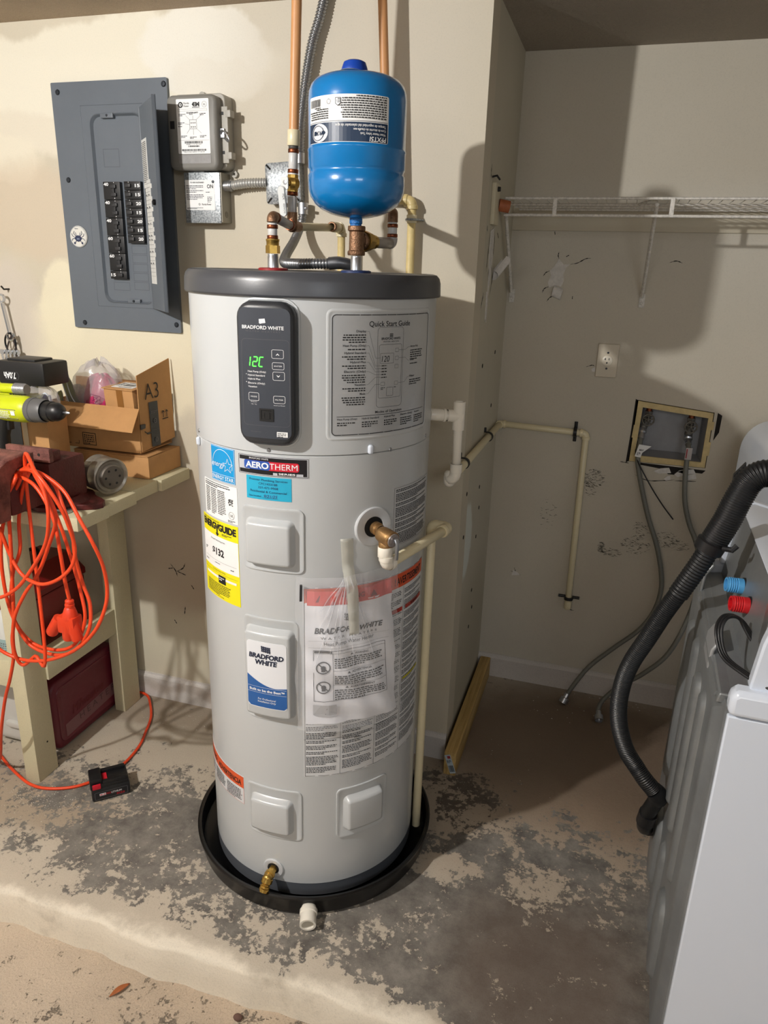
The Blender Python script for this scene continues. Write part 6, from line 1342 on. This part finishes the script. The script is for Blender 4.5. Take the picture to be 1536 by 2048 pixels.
fw=card('front_wall',[(xl,yf,z0),(xr,yf,z0),(xr,yf,z1),(xl,yf,z1)],.003,CB,ab); card('back_wall',[(xl,yb_,z0),(xr,yb_,z0),(xr,yb_,z1),(xl,yb_,z1)],.003,CB,ab); card('left_wall',[(xl,yf,z0),(xl,yb_,z0),(xl,yb_,z1),(xl,yf,z1)],.003,CB,ab)
card('back_flap',[(xl,yb_,z1),(xr,yb_,z1),(xr,yb_+.008,z1+.06),(xl,yb_+.008,z1+.06)],.003,CBD,ab)
fl=card('front_flap',[(xl+.04,yf-.004,z1+.010),(xr+.005,yf-.004,z1+.006),(xr+.025,yf-.075,z1-.052),(xl+.042,yf-.085,z1-.046)],.003,CB,ab)
fl['label']='wide flap folded out towards the viewer'
a3=card('side_wall',[(xr,yf,z0+.004),(xr+.010,yb_,z0+.02),(xr+.004,yb_+.002,1.285),(xr-.004,yf+.004,1.248)],.003,CB,ab); a3['label']='tall side panel marked A3'
S3=Plane((xr+.0010,yf,1.016),(.06,1,0),(-.02,0,1)); sg=1 if (S3(0,0,1)-S3(0,0,0)).x>0 else -1; s3=lambda a,b,n=0: S3(a,b,(n+.0010)*sg+.0035*(1 if sg>0 else -1))
p=Print(s3,.0010); p.text('A3',.030,.155,.050,'l',.068,bold=-.01); 
for a_ in (.112,.130): p.line(a_,.088,a_,.108,.003); p.line(a_-.006,.103,a_,.110,.003); p.line(a_+.006,.103,a_,.110,.003)
p.rect(.106,.136,.082,.085,k=2)
p.done('printed_marks',mat('box print black',(28,24,22),.7),a3)
mb=MB(); patch(mb,s3,.046,.088,.004,.145,.0008,0,2); tp3=mb.obj('black_tape',TPB,a3); p=Print(s3,.0026); 
for b_ in (.025,.085): p.ring(.068,b_,.005,.0078,m=0); p.poly([(.0655,b_-.003),(.0655,b_+.003),(.0705,b_)],0)
p.para(.050,.084,.120,2,.005,.4,m=0); p.line(.050,.058,.084,.056,.0006,0); p.done('printed_tape',GREYINK,tp3)
mb=MB(); mb.prism([(xr+.003,yf-.003,1.085),(xr+.003,yf-.003,1.100),(xr+.003,yf+.022,1.098),(xr+.003,yf+.020,1.086)],(.006,-.004,0)); mb.tube(catmull([s3(.012,.060,.004),s3(.024,.052,.004),s3(.040,.052,.003)],5),[.0015]*5+[.003]*6,6); mb.obj('torn_tape',TPB,ab)
p=Print(Plane((xl,yf-.0032,z0),(1,0,0),(0,0,1)),.0006); p.frame(.150,.200,.010,.050,.001,.002); p.para(.155,.195,.046,5,.0065,.5); p.line(.09,.012,.105,.012,.0015); p.line(.09,.012,.09,.022,.0015); p.line(.135,.012,.12,.012,.0015); p.line(.135,.012,.135,.022,.0015); p.done('printed_label',mat('box print black'),fw)
# small box inside with a label
sb=thing('small_cardboard_box',(-1.43,1.94,1.07),'small taped cardboard carton with a white shipping label, inside the open box','box')
rz=Matrix.Rotation(math.radians(-6),3,'Z')@Matrix.Rotation(math.radians(4),3,'X')
mb=MB(); mb.box((-1.495,1.90,1.075),(-1.382,1.995,1.205),.002,rz); sbo=mb.obj('carton_body',CB,sb)
pv=V((-1.4385,1.9475,1.140)); T=lambda v: pv+rz@(V(v)-pv)
mb=MB(); mb.box((-1.499,1.896,1.2045),(-1.378,1.999,1.208),.001,rz,pv); mb.obj('carton_lid',CB,sb)
o0=T((-1.485,1.905,1.2082)); LPp=Plane(o0,rz@V((1,0,0)),rz@V((0,1,0))); mb=MB(); patch(mb,LPp,.008,.090,.010,.075,.0006,0,2); l_=mb.obj('shipping_label',WHITE,sb); p=Print(LPp,.0011); p.bars(.035,.080,.030,.055); p.para(.012,.030,.07,7,.006,.5); p.rect(.033,.084,.014,.018); p.rect(.033,.084,.064,.068); p.done('printed_text',BLACK,l_)
FPp=Plane(T((-1.495,1.8995,1.075)),rz@V((1,0,0)),rz@V((0,0,1))); mb=MB(); patch(mb,FPp,.050,.074,.060,.128,.0006,0,2); mb.obj('brown_tape',mat('shiny brown tape',(140,96,50),.2,coat=.5),sb)
# left small box
lbx=thing('small_cardboard_box',(-1.60,1.755,BT_),'plain narrow cardboard carton standing behind the vise, left of the open box','box')
mb=MB(); mb.box((-1.655,1.715,BT_+.001),(-1.560,1.80,1.128),.002); mb.obj('carton_body',CB,lbx); card('carton_flap',[(-1.655,1.715,1.130),(-1.560,1.715,1.130),(-1.565,1.78,1.134),(-1.65,1.78,1.134)],.002,CBD,lbx)
mb=MB(); mb.box((-1.650,1.7135,.96),(-1.632,1.7152,1.126)); mb.obj('paper_strip',mat('pale strip',(196,176,146),.7),lbx)

# --- bags and straps
def film(name,c,a,rough=.18):
    m=mat(name,c,rough,alpha=a,bump=1.0,bscale=34,spec=.8); return m
def blob(c,rx,ry,rz_,seed,amp=.22,seg=26):
    random.seed(seed); ph=[random.uniform(0,6.3) for _ in range(8)]; mb=MB(); rs=[]
    for i in range(1,seg):
        a=pi*i/seg; ring=[]
        for k in range(36):
            t=2*pi*k/36
            w_=1+amp*(.5*math.sin(3*t+ph[0])*math.sin(2*a+ph[1])+.35*math.sin(7*t+ph[2]+3*a)+.25*abs(math.sin(5*a+4*t+ph[3]))-.15*abs(math.sin(9*t-4*a+ph[4])))
            ring.append((c[0]+rx*w_*math.sin(a)*math.cos(t),c[1]+ry*w_*math.sin(a)*math.sin(t),c[2]+rz_*w_*math.cos(a)))
        rs.append(ring)
    mb.rings(rs); return mb
FC=film('crinkled clear bag',(206,202,204),.38); FP=film('pink bubble bag',(206,52,106),.80,.3)
pk=thing('pink_bag',(-1.56,1.95,1.06),'pink antistatic bag inside a clear crinkled bag, in the open box','bag')
blob((-1.545,1.955,1.150),.062,.045,.082,3,.16).obj('pink_pouch',FP,pk,70)
blob((-1.560,1.962,1.185),.078,.055,.088,5,.22).obj('clear_bag',FC,pk,60)
p=Print(Plane((-1.53,1.899,1.165),(1,0,-.15),(.15,0,1)),.004); p.frame(-.016,.020,-.014,.014,.002,.0012); p.line(-.010,-.008,.012,.010,.0016); p.ring(.002,0,.006,.0074); p.para(-.016,.022,-.018,3,.0045,.5); p.done('printed_symbol',mat('violet print',(96,24,70),.6),pk)
gb=thing('clear_parts_bag',(-1.61,1.74,1.135),'clear bag with a blue part on the narrow carton, left of the open box','bag')
blob((-1.605,1.755,1.178),.052,.040,.046,8,.20).obj('clear_bag',FC,gb,60); mb=MB(); mb.box((-1.600,1.745,1.145),(-1.578,1.768,1.195),.006); mb.obj('blue_part',mat('blue part',(30,50,120),.4),gb)
mb=MB(); mb.tube(catmull([(-1.59,1.735,1.15),(-1.585,1.730,1.185),(-1.570,1.732,1.205),(-1.562,1.738,1.185),(-1.578,1.735,1.160)],6),.0022,6); mb.obj('white_wire',WHITEP,gb)
cb2=thing('clear_parts_bag',(-1.655,1.95,1.06),'second clear crinkled bag, in the open box beside the metal straps','bag'); blob((-1.645,1.955,1.125),.036,.035,.062,12,.22).obj('clear_bag',FC,cb2,60)
for k,(q0,q1,q2,lab) in enumerate((((-1.655,1.912,1.262),(-1.638,1.905,1.20),(-1.610,1.900,1.115),'longest flat grey metal strap leaning out of the open box'),((-1.632,1.905,1.222),(-1.610,1.900,1.165),(-1.575,1.898,1.125),'curved white-edged metal strap beside the longest one'),((-1.668,1.905,1.180),(-1.664,1.900,1.150),(-1.652,1.898,1.12),'short looped metal strap at the left corner of the open box'))):
    w_=(.014,.009,.010)[k]; path=catmull([q0,q1,q2],8); mb=MB(); rs=[]
    for i,pt in enumerate(path):
        ww=w_*math.sqrt(max(.05,min(1,(i+.6)/3))); rs.append([pt+V((-ww,0,-.002)),pt+V((ww,0,.002)),pt+V((ww,.003,.002)),pt+V((-ww,.003,-.002))])
    mb.rings(rs); t=mb.obj('metal_strap',mat('dull grey strap',(150,148,146),.4,.5),None,30); tag(t,lab,'strap','metal straps in the open box')
    mb=MB(); mb.tube([r[0] for r in rs],.0018,6); org=ORG[t.name]; mb.obj('bright_edge',WHITEP,t)
# --- round galvanised vent piece
vt=thing('vent_cap',(-1.34,1.70,BT_),'round ribbed galvanised vent cap with six holes, lying on the bench edge','vent cap')
vo=V((-1.372,1.715,.986)); va_=V((.93,-.36,-.02)).normalized(); ZM=mat('ribbed galvanised',(160,154,144),.35,.75,var=.15,vscale=40)
pr=[(.030,-.075),(.034,-.060),(.050,-.045)]+[q for k in range(4) for q in ((.0525,-.042+k*.008),(.0505,-.038+k*.008))]+[(.0525,-.008),(.0525,.020),(.0540,.022),(.0540,.028),(.050,.030),(.044,.026),(.036,.026)]
mb=MB(); mb.lathe(pr,vo,va_,36); mb.obj('cap_shell',ZM,vt,30)
mb=MB(); mb.lathe([(.036,.022),(.036,.034),(.033,.037),(0,.037)],vo,va_,30); hb=mb.obj('hub_disc',mat('dark zinc disc',(112,106,98),.4,.6),vt,30)
fx_,fy_=frame(va_)
for k in range(6):
    t=2*pi*k/6; c_=vo+va_*.0372+(fx_*math.cos(t)+fy_*math.sin(t))*.022; mb=MB(); mb.lathe([(.0038,0),(0,.0003)],c_,va_,10); mb.obj('hole',BLACK,hb)
# --- tape measure edge (yellow) behind the vise
tm=thing('yellow_tape_measure',(-1.60,1.46,BT_),'yellow tape measure beside the vise at the left edge','tape measure')
mb=MB(); mb.box((-1.60,1.455,BT_+.005),(-1.535,1.49,BT_+.075),.012); mb.obj('tape_case',mat('safety yellow',(236,208,20),.4),tm,40); mb=MB(); mb.box((-1.602,1.456,BT_),(-1.530,1.489,BT_+.008),.003); mb.obj('rubber_base',BLACKP,tm)
# --- under the bench
cs=thing('carry_case',(-1.74,1.82,0),'maroon and off-white plastic carry case on the floor under the bench','case')
MR=mat('maroon plastic',(104,30,46),.4,bump=.05,bscale=200); OW=mat('off-white plastic',(196,194,188),.45)
def cx(name,x0,x1,m,grow=0):
    XP_=Plane((x0,1.648-grow,.006),(0,1,0),(0,0,1)); s_=1 if (XP_(0,0,1)-XP_(0,0,0)).x>0 else -1; f=lambda a,b,n=0: XP_(a,b,n*s_)
    mb=MB(); W_=x1-x0; raised(mb,f,0,.345+grow,0,.255+grow,.040,[(.01,0),(0,.006),(0,W_-.012),(.003,W_-.004),(.012,W_)],12); return mb.obj(name,m,cs,50),f
ob,f1=cx('maroon_shell',-1.735,-1.617,MR); ob2,f2=cx('white_shell',-1.86,-1.737,OW,.004)
mb=MB(); raised(mb,f1,.022,.322,.024,.232,.03,[(0,.1175),(.002,.1205),(.010,.1205),(.013,.1185)],12); mb.obj('moulded_rim',MR,cs,40)
p=Print(f1,.1192); rr_=p; p.poly([(.05,.035),(.325,.055),(.325,.105),(.05,.083)],0); p.n=.1198; p.text('H E A T E R',.12,.062,.024,'l',.19,rot=.07,m=1); p.n=.1196; p.text('Milwaukee',.09,.10,.035,'l',.16,shear=.3,rot=.06,m=2)
p.done('tape_label',[mat('dusty tape',(124,84,88),.6),mat('pencil grey',(88,60,64),.7),mat('faded red script',(104,24,32),.5)],ob)
mb=MB(); mb.box((-1.80,1.630,.085),(-1.70,1.650,.105),.004); mb.box((-1.745,1.640,.11),(-1.725,1.652,.15),.004); mb.obj('latch',OW,cs)
mb=MB(); mb.box((-1.640,1.990,.17),(-1.610,2.006,.20),.003); mb.obj('latch',OW,cs)
tb=thing('toolbox',(-1.78,1.80,.362),'dark red metal toolbox on the lower bench shelf','toolbox')
DR=mat('dark red enamel',(112,14,16),.4,coat=.2)
mb=MB(); mb.box((-1.90,1.635,.364),(-1.665,1.92,.545),.006); mb.obj('toolbox_body',DR,tb); mb=MB(); mb.prism([(-1.90,1.630,.548),(-1.66,1.630,.548),(-1.66,1.630,.570),(-1.72,1.630,.625),(-1.84,1.630,.625),(-1.90,1.630,.570)],(0,.295,0)); mb.obj('toolbox_lid',DR,tb,30,bevel=.004)
mb=MB(); mb.tube(catmull([(-1.78,1.70,.625),(-1.78,1.72,.655),(-1.78,1.83,.655),(-1.78,1.85,.625)],6),.006,8); mb.obj('handle',BLACKP,tb)
sbt=thing('spray_bottle',(-1.70,1.60,.362),'white spray bottle on the lower bench shelf at the left edge','bottle')
mb=MB(); mb.lathe([(0,.363),(.032,.363),(.035,.368),(.035,.500),(.030,.530),(.016,.552),(.014,.570),(0,.570)],(-1.695,1.605,0),(0,0,1),28); mb.obj('bottle_body',mat('milky bottle',(210,212,208),.35),sbt,50)
mb=MB(); mb.lathe([(.0155,.568),(.0155,.590),(.010,.595),(.010,.610)],(-1.695,1.605,0),(0,0,1),16); mb.box((-1.715,1.58,.606),(-1.675,1.625,.626),.005); mb.obj('sprayer_head',BLACKP,sbt)
bs=Cyl((-1.695,1.605,0),.0352,0,0); mb=MB(); patch(mb,bs,-.02,.05,.385,.460,.0004,.001,8); l_=mb.obj('bottle_label',mat('pale teal label',(150,176,176),.5),sbt); p=Print(bs,.0008); p.para(-.015,.046,.452,8,.0075,.45); p.done('printed_text',GREYINK,l_)
# --- battery on the floor
fb=thing('battery_pack',(-1.325,1.565,0),'black and red battery pack lying on the concrete floor beside the bench leg','battery')
ang=math.atan2(.69,.72); rz=Matrix.Rotation(ang,3,'Z'); c0=V((-1.3455,1.562,0))
def bb(mb,a,b,bev): 
    mb.box(V(a)+c0,V(b)+c0,bev,rz,c0); return mb
RB=mat('battery red',(190,24,44),.4)
mb=MB(); bb(mb,(-.056,-.038,.002),(.056,.038,.046),.006); b1_=mb.obj('battery_case',mat('dusty black case',(26,26,28),.5),fb,40)
mb=MB(); bb(mb,(-.058,-.036,.044),(.054,.036,.056),.003); bb(mb,(-.058,-.030,.054),(-.022,.030,.076),.005); bb(mb,(-.022,-.034,.054),(.050,-.022,.066),.002); bb(mb,(-.022,.022,.054),(.050,.034,.066),.002); mb.obj('slide_rails',mat('rail black',(22,22,24),.4),fb,30)
mb=MB(); bb(mb,(-.052,-.040,.046),(-.028,-.034,.062),.002); bb(mb,(-.020,-.018,.054),(-.006,.018,.060),.002); mb.obj('release_button',RB,fb)
FPl=Plane(c0+rz@V((-.056,-.0383,.002)),rz@V((1,0,0)),(0,0,1)); p=Print(FPl,.0006); p.frame(.008,.104,.006,.032,.003,.0012,1); p.rect(.022,.040,.018,.026,0); p.text('RED',.042,.0185,.0065,'l',.013,m=2); p.text('LITHIUM',.056,.0185,.0065,'l',.030,m=0); p.text('XC5.0',.070,.0095,.0060,'l',.024,bold=.02,m=2); p.n=.0010; p.text('M18',.0235,.0195,.0050,'l',.015,m=2,bold=.03)
p.done('printed_text',[WINK,GREYINK,RB],b1_)
# --- dry leaf and pebble on the lower slab
lf=MB(); 
for i in range(9):
    t=i/8; w_=.007*math.sin(pi*(t*.9+.05)); c_=V((-.972+.026*t,1.048+.044*t,-.0985+.004*math.sin(t*3)))
    lf.v+= [tuple(c_+V((-w_,w_*.6,.002))),tuple(c_+V((0,0,.0))),tuple(c_+V((w_,-w_*.6,.003)))]
for i in range(8):
    for k in range(2): lf.f.append((i*3+k,i*3+k+1,(i+1)*3+k+1,(i+1)*3+k)); lf.mi.append(0)
o=lf.obj('dry_leaf',mat('dry brown leaf',(150,84,40),.7),None,60); tag(o,'small curled brown dry leaf on the lower slab','leaf'); o.modifiers.new('s','SOLIDIFY').thickness=.0006
mb=MB(); mb.sphere((-.656,1.103-.004,-.094),.009,1.3,1,.7,12); o=mb.obj('pebble',mat('brown pebble',(96,70,60),.8),None,60); tag(o,'small dark brown pebble at the foot of the floor step','pebble')
# --- keys, wrench and loops hanging on the wall
hk=thing('hanging_wrench',(-1.985,2.03,1.30),'chrome spanner hanging from a hook at the left edge of the wall','wrench'); CH=mat('bright chrome',(210,212,216),.15,1.0)
mb=MB(); mb.tube([(-1.975,Y1,1.475),(-1.975,2.05,1.475),(-1.975,2.04,1.485)],.003,8); mb.obj('wall_hook',BLACKP,hk)
mb=MB(); mb.tube([(-1.984,2.045,1.43),(-1.970,2.045,1.335)],.0045,8,flat=1.8); mb.lathe([(.010,-.004),(.015,-.004),(.015,.004),(.010,.004),(.010,-.004)],(-1.986,2.045,1.446),(0,-1,0),20); mb.tube([V((-1.967,2.045,1.322))+V((.014*math.cos(t),0,.014*math.sin(t))) for t in [math.radians(a) for a in range(-230,60,20)]],.0042,8); mb.obj('spanner',CH,hk,40)
ky=thing('key_ring',(-1.965,2.04,1.235),'bunch of keys and cords on a carabiner, under the hanging spanner','keys')
mb=MB(); mb.tube([V((-1.972,2.045,1.300))+V((.022*math.cos(t),.0,.032*math.sin(t))) for t in [2*pi*k/24 for k in range(24)]],.0030,8,closed=True); mb.obj('carabiner',mat('black clip',(26,26,30),.3,.5),ky,50)
for k in range(5):
    x_=-1.995+.012*k; mb=MB(); mb.box((x_-.004,2.030+.003*k,1.215),(x_+.004,2.032+.003*k,1.262),.0005,Matrix.Rotation(math.radians(-14+7*k),3,'Y')); mb.cyl((x_+.002*(k-2),2.033+.003*k,1.270),(x_+.002*(k-2),2.030+.003*k,1.270),.009,.009,14); mb.obj('key',STEEL if k%2 else CH,ky)
mb=MB(); mb.tube(catmull([(-1.975,2.05,1.34),(-1.958,2.045,1.31),(-1.950,2.045,1.27),(-1.957,2.045,1.225),(-1.952,2.045,1.19)],6),.0035,7); mb.tube(catmull([(-1.965,2.05,1.33),(-1.985,2.045,1.29),(-2.0,2.045,1.24),(-2.005,2.045,1.19)],6),.0028,7); mb.obj('cord_loops',mat('dark braided cord',(56,44,40),.7),ky,60)
